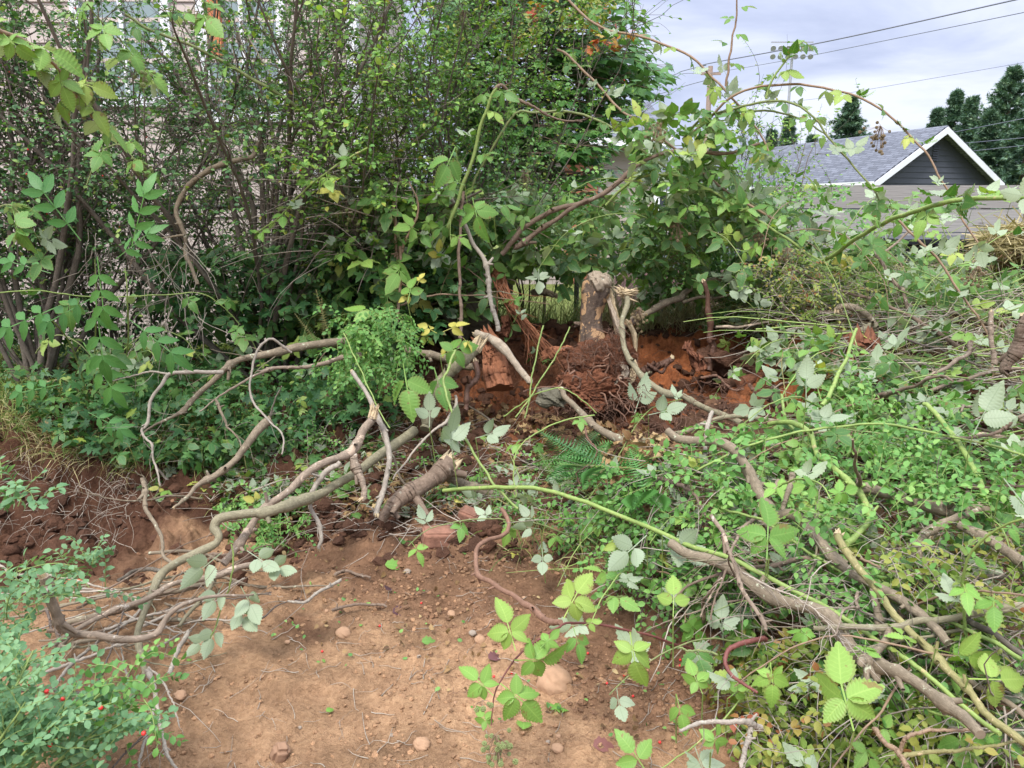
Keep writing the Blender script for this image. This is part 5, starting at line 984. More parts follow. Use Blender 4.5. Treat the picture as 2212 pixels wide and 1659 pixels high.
tb(t11([(340, -350), (360, -60), (370, -20)]) + t11([(375, 10)]), 20, 24, 'reddish forked stem above the upright reddish stem', M_canep, ds=(4.95, 4.9), name='dead_sapling', cat='sapling')
tb(t11([(440, -480), (500, -300), (400, -80), (375, 0)]), 10, 22, 'thin reddish branch leaning right from the forked stem', M_canep, ds=(4.95, 4.9), name='dead_sapling', cat='sapling')
tb(t11([(790, -420), (760, 0), (765, 200), (775, 330), (770, 480), (755, 600)]), 22, 24, 'tall slim stem standing left of the split pale stem', M_brown, ds=(5.0, 4.7), name='dead_sapling', cat='sapling')
tb(t11([(640, -550), (830, -130), (920, 20), (955, 150), (960, 250), (980, 350), (1000, 430), (1010, 490)]), 30, 34, 'split pale stem leaning behind the curved pale slab', M_pale, ds=(5.2, 4.8), name='dead_sapling', cat='sapling')
tb(t11([(870, 500), (930, 520), (980, 545), (1050, 605), (1120, 690), (1180, 770), (1215, 815)]), 52, 48, 'curved pale slab of bark arching over the red rotten block', M_woodg, ds=(4.75, 4.55), knots=.06, broken=(.7, .5), stb=0, jt=.3, name='bark_slab', cat='log', groove=.08)
def chunk(lab, pts, ds, t0, t1, mat, name='rotten_wood', cat='rotten wood', groove=.3, sides=72, flat=.7, rmid=None, broken=(1, 0), bmat=None, n=50):
    p = lin(spline(pts, 20), *ds); return limbthing(name, lab, cat, p, w_of(t0, p[0]), w_of(t1, p[-1]), mat, sides, None, broken, bmat or mat, .22, n, groove, 0, rmid, 2.6, flat, .003, .05, 0)
chunk('crumbling red rotten wood block standing under the curved slab', t11([(950, 545), (985, 640), (1010, 740), (1045, 850)]), (4.8, 4.65), 130, 215, M_rot, rmid=None)
chunk('long splintered red wedge of rotten wood slanting towards the stump', t11([(1010, 120), (1050, 230), (1120, 340), (1200, 440), (1290, 540), (1370, 640)]), (5.35, 4.95), 96, 34, M_rot, groove=.5)
n = 46; C0 = lin(spline(t11([(1000, 130), (1050, 230), (1120, 340), (1200, 440), (1290, 540), (1370, 640)]), 9), 5.28, 4.88); p0 = C0[rng.integers(0, 7, n)] + rv(n, .022); C = curves(p0, np.repeat((C0[-1] - C0[0])[None], n, 0) + rv(n, .12), rng.uniform(.12, .42, n), 7, .1); m = MB(); tubes(m, C, rng.uniform(.0022, .006, n)[:, None] * np.linspace(1, .2, 7)[None], 4, tint=rng.random(n)); tag(build(m, 'rotten_fibres', M_rot), 'stringy red fibres peeling along the long rotten wedge', 'fibres', kind='stuff')
chunk('small dark rotten stub standing on the crest of the mound', t11([(1065, 415), (1062, 470), (1060, 520)]), (5.2, 5.2), 54, 66, M_rotd)
chunk('orange brown rotten shard lying left of the root ball', t11([(1320, 640), (1400, 605), (1490, 590)]), (4.95, 4.95), 60, 30, M_rot)
chunk('fibrous red rotten block hanging in the right of the pile', t21([(1165, 560), (1170, 650), (1175, 760), (1190, 850)]), (4.3, 4.2), 170, 120, M_rotd, groove=.4)
chunk('red rotten plate sticking up at the right of the mound', t21([(30, 590), (60, 650), (110, 730)]), (4.95, 4.9), 60, 150, M_rotd, flat=.4)
chunk('gnarled pale wood lump at the foot of the stump', t11([(1790, 610), (1810, 680), (1840, 740), (1800, 800), (1750, 850)]), (4.8, 4.7), 80, 40, M_woodg, groove=.25, name='torn_wood', cat='wood')
chunk('second gnarled pale root flare right of the stump foot', t11([(1850, 640), (1900, 720), (1890, 790), (1860, 860)]), (4.8, 4.7), 70, 44, M_wood, groove=.25, name='torn_wood', cat='wood')
tb(t11([(1425, 860), (1440, 920), (1500, 975), (1560, 1040), (1610, 1090), (1680, 1140), (1750, 1175), (1830, 1200), (1900, 1235), (1980, 1275), (2025, 1330), (2030, 1420), (2010, 1520)]), 34, 70, 'long olive grey branch sagging from the mound towards the ferns', M_grey, ds=(4.3, 3.6), broken=(.8, 0), rmid=.021, knots=.06)
tb(t11([(1850, 250), (1848, 330), (1822, 420), (1826, 500), (1838, 590), (1880, 680), (1950, 780), (2050, 860), (2212, 910)]) + t21([(60, 940), (170, 1000), (290, 1035), (400, 1090)]), 38, 44, 'pale bowed branch standing beside the stump with yellow scars', M_olive, ds=(4.9, 4.55, 4.1, 3.7), rmid=.017, knots=.05, bmat=M_wood, broken=(2.4, 0))
tb(t11([(1870, 1225), (1960, 1195), (2080, 1175), (2212, 1150)]) + t21([(80, 1115), (200, 1075), (400, 1052), (550, 1070), (700, 1100)]), 34, 30, 'freshly snapped olive branch lying above the sagging one', M_olive, ds=(3.6, 3.5), broken=(1.4, 0))
tb(t21([(690, 1100), (850, 1150), (1000, 1200), (1200, 1285), (1350, 1318), (1430, 1340), (1485, 1385), (1490, 1430), (1450, 1480), (1380, 1500), (1300, 1515)]), 40, 36, 'grey branch ending in a backward hook in the right of the pile', M_grey, ds=(3.5, 3.0), broken=(0, .9), rmid=.014)
tb(t21([(560, 1090), (700, 1080), (790, 1120), (840, 1180), (855, 1240), (880, 1290), (930, 1340), (1010, 1400), (1100, 1480), (1165, 1550), (1195, 1660)]) + t22([(1210, 40), (1170, 130), (1060, 210)]), 34, 44, 'thick thorny yellow green cane twisting through the middle of the pile', M_canel, ds=(3.3, 2.4), knots=.08, name='bramble_cane', cat='cane')
tb(t21([(640, 900), (650, 1000), (700, 1100), (800, 1220), (870, 1290)]), 18, 26, 'green shoot joining the twisting thorny cane from above', M_cane, ds=(3.4, 3.1), name='bramble_cane', cat='cane')
e = tb(t22([(1010, 150), (1050, 230), (1150, 360), (1250, 480), (1350, 620), (1480, 760), (1600, 880), (1750, 1040), (1880, 1170), (2000, 1290), (2212, 1450), (2350, 1560)]), 54, 50, 'thick olive cane split open and tan along its side at the lower right', M_canet, ds=(2.35, 1.55), broken=(1.5, 0), name='bramble_cane', cat='cane', groove=.12, rmid=.0095)
def gcane(pts, ds, a, b, lab, mat=None, nl=0, **k): p = lin(spline(pts, 24), *ds); return cane(p, w_of(a, p[0]), w_of(b, p[-1]), lab, None, mat or M_canel, M_bramble, nl, .1, thorn=70, n=70, **k)
gcane(t11([(660, 1520), (900, 1502), (1200, 1495)]) + t11([(1400, 1545), (1700, 1640)]) + t22([(0, 190), (300, 300), (530, 400), (800, 540), (1000, 660), (1180, 770), (1350, 880), (1500, 990), (1650, 1100), (1930, 1310), (2100, 1440)]), (3.5, 2.4, 1.65), 26, 26, 'longest straight green cane running diagonally across the brush pile')
gcane(t22([(250, -30), (330, 0), (560, 80), (760, 230), (1000, 380), (1200, 490), (1340, 570), (1600, 670), (1900, 790), (2212, 960), (2300, 1010)]), (2.7, 1.8), 15, 24, 'bright green cane parallel to and above the longest diagonal one')
gcane(t21([(1560, 960), (1640, 1030), (1740, 1160), (1800, 1230), (1880, 1380), (1940, 1530), (1975, 1680)]), (3.2, 2.6), 26, 34, 'green cane descending steeply near the right edge of the pile')
gcane(t21([(-60, 1480), (100, 1380), (350, 1250), (650, 1150), (900, 1110), (1300, 1080), (1700, 1160), (2000, 1230), (2250, 1310)]), (3.0, 2.9), 14, 14, 'thin lime cane crossing horizontally over the hooked grey branch', nl=3)
gcane(t11([(20, 500), (130, 730), (200, 900), (300, 1100)]), (3.9, 3.6), 9, 8, 'thin upright green shoot at centre left', nl=0)
gcane(t11([(740, 610), (690, 740), (665, 830), (720, 1000), (800, 1170), (900, 1340), (1000, 1500), (1150, 1659)]), (3.9, 3.2), 18, 16, 'knobbly green cane crossing in front of the mound', M_cane)
gcane(t11([(1310, 450), (1260, 640), (1220, 830), (1210, 950), (1170, 1040)]), (3.9, 3.7), 10, 9, 'thin upright thorny stem on the mound, left of two', M_cane)
gcane(t11([(1480, 460), (1400, 640), (1300, 800), (1220, 930), (1130, 1050)]), (3.9, 3.7), 9, 10, 'thin slanting thorny stem on the mound, right of two', M_cane)
gcane(t11([(1050, 1040), (1200, 930), (1300, 880), (1430, 860), (1550, 920), (1650, 1010)]), (3.8, 3.7), 9, 6, 'thin cane looping low over the mound', M_canel)
gcane(t11([(1640, 1030), (1440, 1060), (1260, 1140), (1140, 1250), (1110, 1400), (1130, 1560)]), (3.6, 3.3), 10, 8, 'thin green shoot curving down over the leaf litter', M_canel, 3)
gcane(t21([(1130, 470), (1080, 620), (1000, 780), (950, 880), (900, 980)]), (3.9, 3.5), 18, 30, 'thick pale green cane stub leaning in front of the red block', M_canel)
gcane(t21([(650, 620), (640, 740), (660, 900), (690, 1020)]), (3.6, 3.5), 7, 7, 'very thin tan stem upright beside the orange soil', M_canet)
gcane(t12([(1500, 1700)]) + t22([(1230, 1400), (1300, 1500), (1400, 1600), (1460, 1680)]), (1.75, 1.6), 26, 26, 'red brown thorny stem near the bottom right corner', M_maroon) if False else gcane(t22([(1240, 1400), (1300, 1500), (1400, 1600), (1470, 1700)]), (1.72, 1.6), 26, 28, 'reddish thorny stem near the bottom right corner', M_canep)
gcane(t22([(1400, 1570), (1440, 1470), (1600, 1430), (1850, 1410)]), (1.7, 1.7), 22, 16, 'pinkish forked cane near the bottom right corner, upper fork', M_canep)
gcane(t22([(1420, 1590), (1600, 1540), (1850, 1500), (2120, 1440)]), (1.68, 1.68), 26, 14, 'tan forked cane near the bottom right corner, lower fork', M_canet)
# big limbs inside the pile on the right
tb(t21([(-100, 1130), (0, 1190), (200, 1210), (330, 1250), (385, 1340), (430, 1450), (500, 1560), (590, 1659)]) + t22([(560, 30), (640, 35), (720, 15), (820, 100), (900, 220), (1050, 380), (1200, 480), (1400, 580), (1600, 760), (1720, 880)]), 58, 50, 'long thick grey limb winding down through the middle of the pile', M_grey, ds=(3.25, 2.55, 1.95), rmid=.022, knots=.05, n=80)
tb(t22([(-80, 200), (60, 260), (200, 300), (400, 420), (600, 560), (850, 620), (980, 720), (1050, 830), (1150, 930), (1300, 1000), (1450, 1060), (1600, 1150), (1750, 1290), (1830, 1350), (1950, 1460)]), 66, 56, 'thick grey brown limb lying lower in the pile towards the corner', M_grey, ds=(2.59, 1.59), rmid=.021, knots=.05, n=70)
tb(t22([(850, 752), (1000, 745), (1200, 757), (1400, 760), (1600, 700), (1900, 640), (2240, 610)]), 28, 40, 'smooth branch crossing the two thick limbs horizontally', M_olive, ds=(2.04, 2.04), rmid=.011)
tb(t22([(1345, 755), (1300, 850), (1200, 950), (1140, 1000)]), 56, 48, 'short dark limb between the two thick ones', M_grey, ds=(2.04, 1.89))
tb(t22([(1240, 500), (1270, 650), (1290, 800), (1340, 960)]), 50, 40, 'upright smooth grey limb under the split cane', M_grey, ds=(2.19, 2.04))
tb(t21([(1150, 1510), (1400, 1570), (1650, 1625), (1800, 1650), (1990, 1615)]), 70, 60, 'thick straight grey branch with lichen at the right', M_grey, ds=(2.74, 2.54), knots=.04)
tb(t22([(1930, -20), (1850, 20), (1750, 62), (1650, 105), (1590, 140), (1555, 200), (1550, 290)]), 30, 66, 'broken bent branch with bright orange torn wood at the right', M_grey, ds=(2.54, 2.44), rmid=.016)
p = t22([(1600, 130)])[0]; q = P(*p, 2.62); b = MB(); splinter(b, q, np.array([.3, -.2, .6]), .022, 30, 1.6); tag(build(b, 'torn_wood', M_wood), 'frayed tuft of torn orange wood on the bent branch at the right', 'wood')
tb(t22([(1780, 80), (1950, 170), (2050, 240), (2212, 350), (2300, 420)]), 56, 66, 'smooth branch running off the right edge below the torn wood', M_grey, ds=(2.44, 2.24))
tb(t22([(180, 20), (250, 110), (300, 220), (370, 350), (430, 500), (520, 620), (560, 730)]), 30, 26, 'purplish dead branch with many twigs in the lower pile', M_purple if False else M_pink, ds=(2.34, 2.04), twigs=26)
tb(t22([(380, 390), (560, 480), (760, 560), (950, 700), (1100, 900)]), 14, 8, 'grey twiggy branch fanning rightwards in the lower pile', M_twig, ds=(2.24, 1.94), twigs=30)
tb(t22([(1150, 300), (1400, 400), (1700, 470), (1950, 560), (2212, 600)]), 18, 10, 'thin reddish twig crossing high in the right of the pile', M_canep, ds=(2.34, 2.14), twigs=20)
tb(t22([(-20, 1415), (130, 1380), (260, 1368), (420, 1352), (520, 1390)]), 22, 40, 'dead stick with a white patch lying at the bottom edge of the pile', M_pale, ds=(1.69, 1.74), name='stick', cat='stick', twigs=3)
tb(t22([(450, 1370), (430, 1450), (410, 1540), (385, 1680)]), 34, 26, 'lichen covered forked stick hanging down from the white patched one', M_pale, ds=(1.74, 1.64), name='stick', cat='stick')
e = gcane(t22([(540, 830), (450, 832), (350, 865), (290, 920), (275, 990), (320, 1060), (400, 1120), (480, 1180)]), (2.15, 1.9), 34, 16, 'red brown cane bent like an elbow beside the dark soil', M_maroon)
gcane(t22([(-20, 880), (110, 905), (230, 935)]), (2.1, 2.05), 14, 12, 'short green cane piece ending at the red elbow', M_caned)
tb(t21([(190, 1010), (160, 1090), (140, 1230), (150, 1420)]), 26, 32, 'pale peeled stick standing upright in the middle of the pile', M_pale, ds=(3.34, 3.04), name='stick', cat='stick')
tb(t21([(700, 1420), (690, 1500), (670, 1600), (650, 1680)]), 40, 30, 'cut grey stub pointing up in the middle of the pile', M_grey, ds=(2.79, 2.64), name='stick', cat='stick')
tb(t21([(650, 265), (660, 330), (740, 400), (830, 460), (950, 520), (1030, 580)]), 20, 36, 'dark bowed branch above the red fibrous block', M_grey, ds=(4.9, 4.5), twigs=6)
tb(t21([(800, 440), (900, 400), (1080, 385), (1280, 380)]), 44, 30, 'dark flat lying branch behind the bowed one', M_brown, ds=(4.9, 4.9))
tb(t21([(1010, 345), (1080, 325), (1160, 355), (1220, 410), (1250, 460)]), 44, 34, 'branch with a pale torn knob end over the pile crest', M_grey, ds=(4.5, 4.4), broken=(1.2, 0))
tb(t21([(1260, 455), (1180, 470), (1110, 500), (1070, 560), (1040, 640)]), 30, 60, 'bent branch with yellow peeled bark above the red block', M_olive, ds=(4.4, 4.3))
tb(t21([(215, 460), (400, 455), (600, 415), (780, 375), (1000, 355)]), 20, 14, 'thin straight reddish branch pointing left from the pile crest', M_pink, ds=(4.7, 4.8), twigs=4)
tb(t21([(130, 160), (160, 240), (165, 340), (190, 430), (185, 520), (205, 580), (180, 660), (165, 740)]), 30, 50, 'upright knobbly dark red root at the right of the mound', M_rootd, ds=(4.9, 4.85), name='root', cat='root', broken=(.6, 0))
tb(t21([(790, 700), (700, 720), (600, 760), (480, 800), (340, 840)]), 66, 90, 'dark rotten log lying beside the orange soil', M_rotd, ds=(4.6, 4.4), name='cut_log', cat='log', groove=.15, broken=(1, 0))
tb(t21([(590, 860), (600, 930), (640, 1000)]), 66, 60, 'short brown log stub under the dark rotten log', M_brown, ds=(4.2, 4.1), name='cut_log', cat='log')
tb(t11([(2212, 260), (2100, 300), (2000, 360), (1900, 400)]), 44, 40, 'thick grey branch entering behind the stump from the right', M_grey, ds=(5.3, 5.2))
tb(t21([(-10, 265), (130, 180), (270, 120), (400, 60), (470, 0), (500, -60)]), 40, 12, 'grey branch forking upwards right of the stump', M_grey, ds=(5.3, 5.4), twigs=12)
tb(t21([(0, 300), (120, 270), (260, 265), (380, 215), (480, 120), (600, 0)]), 26, 8, 'lower grey branch parallel to the forking one', M_grey, ds=(5.25, 5.4), twigs=10)
tb(t10([(1040, 1650), (1090, 1570), (1200, 1460), (1400, 1350), (1600, 1290), (1800, 1190), (1880, 1100), (2000, 1030), (2212, 980), (2500, 985), (2700, 930)]), 40, 20, 'long dark branch sweeping up right across the centre', M_brown, ds=(5.2, 5.0), rmid=.014, twigs=10)
tb(t10([(1120, 1600), (1190, 1560), (1300, 1480), (1450, 1370), (1600, 1300)]), 44, 26, 'second dark branch just under the long sweeping one', M_brown, ds=(5.2, 5.1))
tb(t10([(1000, 570), (1030, 550), (1060, 565), (1110, 620), (1250, 690), (1330, 740), (1440, 780), (1560, 790)]), 26, 10, 'bent over brown branch tip falling right from the sharp bend', M_brown, ds=(4.9, 5.1), twigs=12)
tb(t21([(1650, -300), (1300, -20), (1260, 0), (1300, 60), (1350, 150), (1430, 230), (1465, 330)]), 14, 26, 'thin bare branch dropping into the dead twig heap', M_pink, ds=(4.9, 4.7), twigs=12)
tb(t21([(700, 60), (850, 150), (1100, 240), (1300, 310), (1450, 370), (1580, 450), (1750, 560), (1900, 640)]), 14, 30, 'long brown branch descending right along the pile crest', M_brown, ds=(4.9, 4.2), twigs=14)
tb(t21([(2000, 360), (1995, 480), (2000, 600), (2010, 700)]), 26, 34, 'upright cut stem in front of the dark hollow', M_pink, ds=(3.9, 3.8), broken=(.5, 0))
tb(t21([(2230, 400), (2190, 480), (2180, 560), (2150, 640), (2100, 700), (2070, 760)]), 70, 60, 'thick broken stump branch with pale torn top at the right edge', M_brown, ds=(3.44, 3.44), broken=(1.5, 0))
tb(t21([(1550, 815), (1640, 760), (1760, 690), (1860, 620), (1860, 550)]), 18, 30, 'smooth elbowed branch pointing up in the right of the pile', M_pink, ds=(3.54, 3.8))
tb(t21([(1350, 500), (1500, 560), (1700, 620), (1950, 730)]), 14, 10, 'thin dark branch under the smooth elbowed one', M_twigd, ds=(4.1, 3.9), twigs=8)
tb(t21([(1750, 1180), (1900, 1170), (2050, 1130), (2110, 1070)]), 14, 30, 'short twig curling up at the right edge', M_brown, ds=(2.94, 2.94))
tb(t12([(1040, -20), (1085, 80), (1050, 150), (950, 180), (882, 240), (880, 350), (900, 420), (980, 450), (1100, 520), (1200, 580), (1300, 670), (1380, 710), (1430, 705)]), 30, 40, 'thick brown root snaking down over the dirt beside the brick', M_root, ds=(3.19, 2.19), name='root', cat='root', groove=.04, knots=.06, n=60)
tb(t12([(-40, 410), (30, 385), (100, 400), (180, 432)]), 26, 14, 'dark smooth stick poking in at the left of the dirt', M_brown, .015, name='stick', cat='stick')
tb(t12([(-60, 640), (0, 620), (100, 600), (200, 605), (290, 612)]), 22, 16, 'dark stick lying flat on the tan dirt', M_brown, .012, name='stick', cat='stick')
tb(t12([(1350, 1400), (1380, 1480)])[:1] + t11([(1345, 1410), (1340, 1480), (1290, 1540), (1180, 1520)]), 18, 16, 'curly brown root hook on the leaf litter', M_root, ds=(3.34, 3.34), name='root', cat='root') if False else None
# ------------------------------------------------------------------ the uprooted stump
sp_ = P(1287, 720, 4.85); stump = tag(empty('uprooted_stump', (sp_[0], 5.05, .45)), 'upright broken stump with peeled orange patches above its tangled root ball', 'stump')
p = lin([(1288, 600), (1284, 640), (1278, 680), (1279, 720), (1284, 760), (1285, 800)], 5.0, 5.0); n = 46; C = spline(p, n); rad = np.interp(np.linspace(0, 1, n), [0, .06, .16, .3, .5, .8, 1], [.05, .08, .092, .08, .076, .10, .15]); m = MB(); limb(m, C, rad, 36, .10, .18, 4, .85, seed=77); build(m, 'trunk', M_stub, stump)
m = MB(); kt = rock_t(17, 5, .25, .8); kv = kt[0] * (1 + .25 * vn(kt[0][:, 0] * 6, kt[0][:, 2] * 3 + kt[0][:, 1] * 5, 3))[:, None] * [1.0, .85, .85]; scatter(m, (kv, kt[1], kt[2]), P(1292, 610, 4.99)[None], [[1, .3, -.25]], [[.3, 0, 1]], .09); splinter(m, P(1292, 606, 4.99), [-.1, 0, 1], .045, 14, .8); build(m, 'broken_top', M_woodg, stump)
for pts_, r_, mt_ in (([(1262, 700), (1258, 740), (1250, 780), (1238, 812)], .022, M_stub), ([(1308, 740), (1322, 770), (1330, 805)], .026, M_stub), ([(1316, 650), (1330, 690), (1345, 735), (1352, 775)], .024, M_woodg)):
    m = MB(); q = lin(pts_, 4.97, 4.88); limb(m, spline(q, 34), np.interp(np.linspace(0, 1, 34), [0, .4, 1], [r_ * .6, r_, r_ * .5]), 26, .35, .3, 4, .7); splinter(m, q[0], q[0] - q[1], r_ * .6, 8, 1.5); build(m, 'root_flare', mt_, stump)
m = MB()
q = lin([(1313, 622), (1322, 660), (1332, 700), (1338, 740)], 5.02, 5.0); limb(m, spline(q, 40), np.interp(np.linspace(0, 1, 40), [0, .3, 1], [.018, .036, .03]), 30, .35, .3, 4, .6); splinter(m, q[0], [.1, 0, 1], .02, 12, 1.6); 
q = lin([(1268, 760), (1256, 790), (1245, 815)], 4.97, 4.9); limb(m, spline(q, 14), np.linspace(.016, .008, 14), 10, .2, .2); build(m, 'torn_shell', M_wood, stump)
m = MB(); q = lin([(1352, 690), (1368, 720), (1372, 760), (1366, 800)], 4.98, 4.9); limb(m, spline(q, 26), np.interp(np.linspace(0, 1, 26), [0, .4, 1], [.02, .034, .016]), 18, .3, .2, 5, .5); build(m, 'peeled_root_flare', M_wood, stump)
m = MB(); q = lin([(1385, 665), (1372, 690), (1360, 700), (1340, 705)], 5.0, 5.0); limb(m, spline(q, 20), np.interp(np.linspace(0, 1, 20), [0, .5, 1], [.012, .03, .03]), 14, .3, .3); build(m, 'dark_knot', M_stub, stump)
def rough_rock(sd, fl):
    t_ = rock_t(sd, 5, .3, fl); a, b_, c_ = t_[0].T; return (t_[0] * (1 + .34 * vn(a * 7, c_ * 7 + b_ * 6, 5) + .2 * vn(a * 17 + b_ * 9, c_ * 17, 6) + .12 * vn(a * 37 + b_ * 19, c_ * 37, 9))[:, None], t_[1], t_[2])
bt = rock_t(12, 5, .22, .95); m = MB(); c = P(1292, 790, 4.86); bt = (bt[0] * (1 + .3 * vn(bt[0][:, 0] * 7, bt[0][:, 2] * 7 + bt[0][:, 1] * 6, 5) + .15 * vn(bt[0][:, 0] * 19, bt[0][:, 2] * 19, 6))[:, None], bt[1], bt[2]); scatter(m, bt, c[None], [[1, 0, 0]], [[0, 0, 1]], .2); c2 = P(1255, 845, 4.75); scatter(m, rough_rock(5, .75), c2[None], [[1, 0, 0]], [[0, 0, 1]], .17); c3 = P(1345, 845, 4.8); scatter(m, rough_rock(8, .75), c3[None], [[1, 0, 0]], [[0, 0, 1]], .13); build(m, 'root_ball_soil', soilcol('rusty soil', (.15, .065, .038)), stump)
n = 800; uv = inpoly([(1200, 850), (1240, 780), (1285, 730), (1340, 700), (1370, 780), (1400, 860), (1300, 900), (1180, 900)], n); d = hit(uv, .05 + .14 * rng.random(n)); d = np.minimum(d, 4.7 + .08 * rng.random(n)); p0 = PV(uv, d); C = curves(p0, rv(n) + [0, -.5, 0], rng.uniform(.04, .17, n), 9, .45, 0, .25); m = MB(); tubes(m, C, (rng.uniform(.0009, .003, n))[:, None] * np.linspace(1, .3, 9)[None], 4, tint=rng.random(n)); build(m, 'fine_roots', M_rootr, stump)
n = 26; uv = inpoly([(1200, 850), (1240, 790), (1370, 790), (1390, 860), (1290, 890)], n); p0 = PV(uv, np.full(n, 4.68)); C = curves(p0, rv(n) + [-.2, -.3, 0], rng.uniform(.15, .4, n), 12, .38, 0, .2); m = MB(); tubes(m, C, (rng.uniform(.004, .009, n))[:, None] * np.linspace(1, .35, 12)[None], 7); build(m, 'coarse_roots', M_root, stump)
b = MB(); 
for dv in ((-1, -.2, .1), (1, -.3, .1), (.9, 0, .35), (-.6, -.2, .5)): splinter(b, P(1352, 634, 4.9), dv, .026, 12, 2.6)
tag(build(b, 'torn_wood', M_wood), 'pale splintered fan of torn wood on top of the bowed branch by the stump', 'wood')
tb(t11([(1960, 750), (2030, 720), (2090, 690), (2150, 650)]), 60, 40, 'reddish brown crooked root right of the stump foot', M_rootd, ds=(4.85, 4.85), name='root', cat='root', broken=(0, .8), groove=.1)
tb(t11([(1980, 700), (2050, 745), (2090, 750), (2110, 690)]), 26, 20, 'small twisted root below the crooked reddish one', M_rootd, ds=(4.8, 4.8), name='root', cat='root')
tb(t11([(1240, 240), (1300, 235), (1360, 245), (1410, 265)]), 50, 36, 'grey log end lying behind the mound', M_grey, ds=(5.9, 5.9), name='cut_log', cat='log')
tb(t11([(1510, 440), (1560, 445), (1620, 455)]), 26, 34, 'short brown branch touching the stump from the left', M_brown, ds=(5.1, 5.1))
for (pp, dd, a, b, lab) in [(t21([(1140, 780), (1150, 840), (1175, 900), (1170, 960), (1165, 1040)]), (4.1, 3.9), 26, 10, 'long red root dangling from the fibrous block'), (t21([(1240, 760), (1230, 820), (1280, 850)]), (4.15, 4.1), 22, 18, 'short red root elbow on the fibrous block'), (t21([(1255, 690), (1270, 740), (1285, 770)]), (4.2, 4.2), 16, 12, 'small red root at the right of the fibrous block'), (t11([(1180, 880), (1300, 850), (1440, 855), (1540, 850), (1550, 800), (1520, 780), (1510, 810)]), (4.6, 4.6), 16, 12, 'curly pinkish root looping in front of the root ball'), (t21([(120, 790), (220, 780), (270, 840), (330, 880), (380, 880)]), (4.4, 4.3), 16, 12, 'bowed red root lying on the orange soil'), (t21([(430, 830), (470, 880), (540, 930)]), (4.3, 4.2), 22, 14, 'thin dark root under the rotten log'), (t11([(1580, 1110), (1600, 1190), (1660, 1260), (1610, 1350), (1540, 1400), (1560, 1500), (1480, 1540)]), (3.8, 3.4), 14, 10, 'thin wiggly red root trailing over the fern')]:
    z = lin(spline(pp, 20), *dd); limbthing('root', lab, 'root', z, w_of(a, z[0]), w_of(b, z[-1]), M_rootr, 9, wig=.003)
# mossy knoll left of the mound and soil lumps on the right
def lump(u, v, d, s, fl, lab, mat, seed, name='soil_lump', cat='soil lump'):
    m = MB(); c = P(u, v, d); t_ = rock_t(seed, 5, .3, fl); vv = t_[0] * (1 + .12 * vn(t_[0][:, 0] * 9, t_[0][:, 1] * 9 + t_[0][:, 2] * 7, seed) + .07 * vn(t_[0][:, 0] * 23, t_[0][:, 2] * 23, seed + 1))[:, None]; scatter(m, (vv, t_[1], t_[2]), c[None], [[1, .2, 0]], [[0, 0, 1]], s); return tag(build(m, name, mat), lab, cat)
lump(1015, 660, 5.6, .2, 1.3, 'mossy brown knoll of an old stump left of the split pale stem', M_stonem, 3, 'old_mossy_stump', 'stump')
lump(960, 610, 5.9, .26, 1.4, 'dark mossy hump behind the bramble leaves', M_stonem, 7, 'old_mossy_stump', 'stump')
lump(1190, 860, 4.35, .09, .55, 'green grey mossy stone in the middle of the red mound', M_stonem, 9, 'mossy_stone', 'stone')
lump(1950, 850, 4.0, .13, .7, 'dark soil clod right of the fibrous block', M_clod, 14); lump(2085, 835, 4.0, .09, .7, 'dark soil clod by the elbowed branch', M_clod, 15); lump(2110, 885, 3.8, .13, .9, 'tall dark soil clod near the right edge', M_clod, 16); lump(2145, 950, 3.6, .1, .6, 'lowest dark soil clod near the right edge', M_clod, 18)
lump(1880, 935, 3.6, .03, .7, 'small brown stone under the red block', M_stone, 21, 'stone', 'stone')
lump(1545, 775, 4.95, .14, .5, 'dark red crumbling lump behind the orange soil', M_clod, 31); lump(1600, 790, 5.0, .16, .4, 'long low dark lump right of the upright red root', M_clod, 33)
# hay and soil heap at the right edge
lump(2235, 575, 6.2, .28, .62, 'soil heap topped with straw at the right edge by the wall', M_clodm, 23, 'soil_heap', 'heap')
blades('heap_straw', 'dry straw on the heap at the right edge', M_straw, [(2120, 510), (2150, 484), (2212, 478), (2240, 490), (2240, 560), (2130, 560)], 900, .16, .003, surf=False, d0=5.75, d1=6.1) if False else cloud('heap_straw', 'dry straw tufts on the heap at the right edge', 'straw', M_straw, [(2120, 515), (2150, 490), (2212, 482), (2240, 490), (2240, 545), (2130, 540)], 5.75, 6.0, 900, [strip((0, 0, 0), (0, 1, 0), .02)], .16, kind='stuff', upv=(0, -1, .3), tilt=.8, bend=(0, .6))
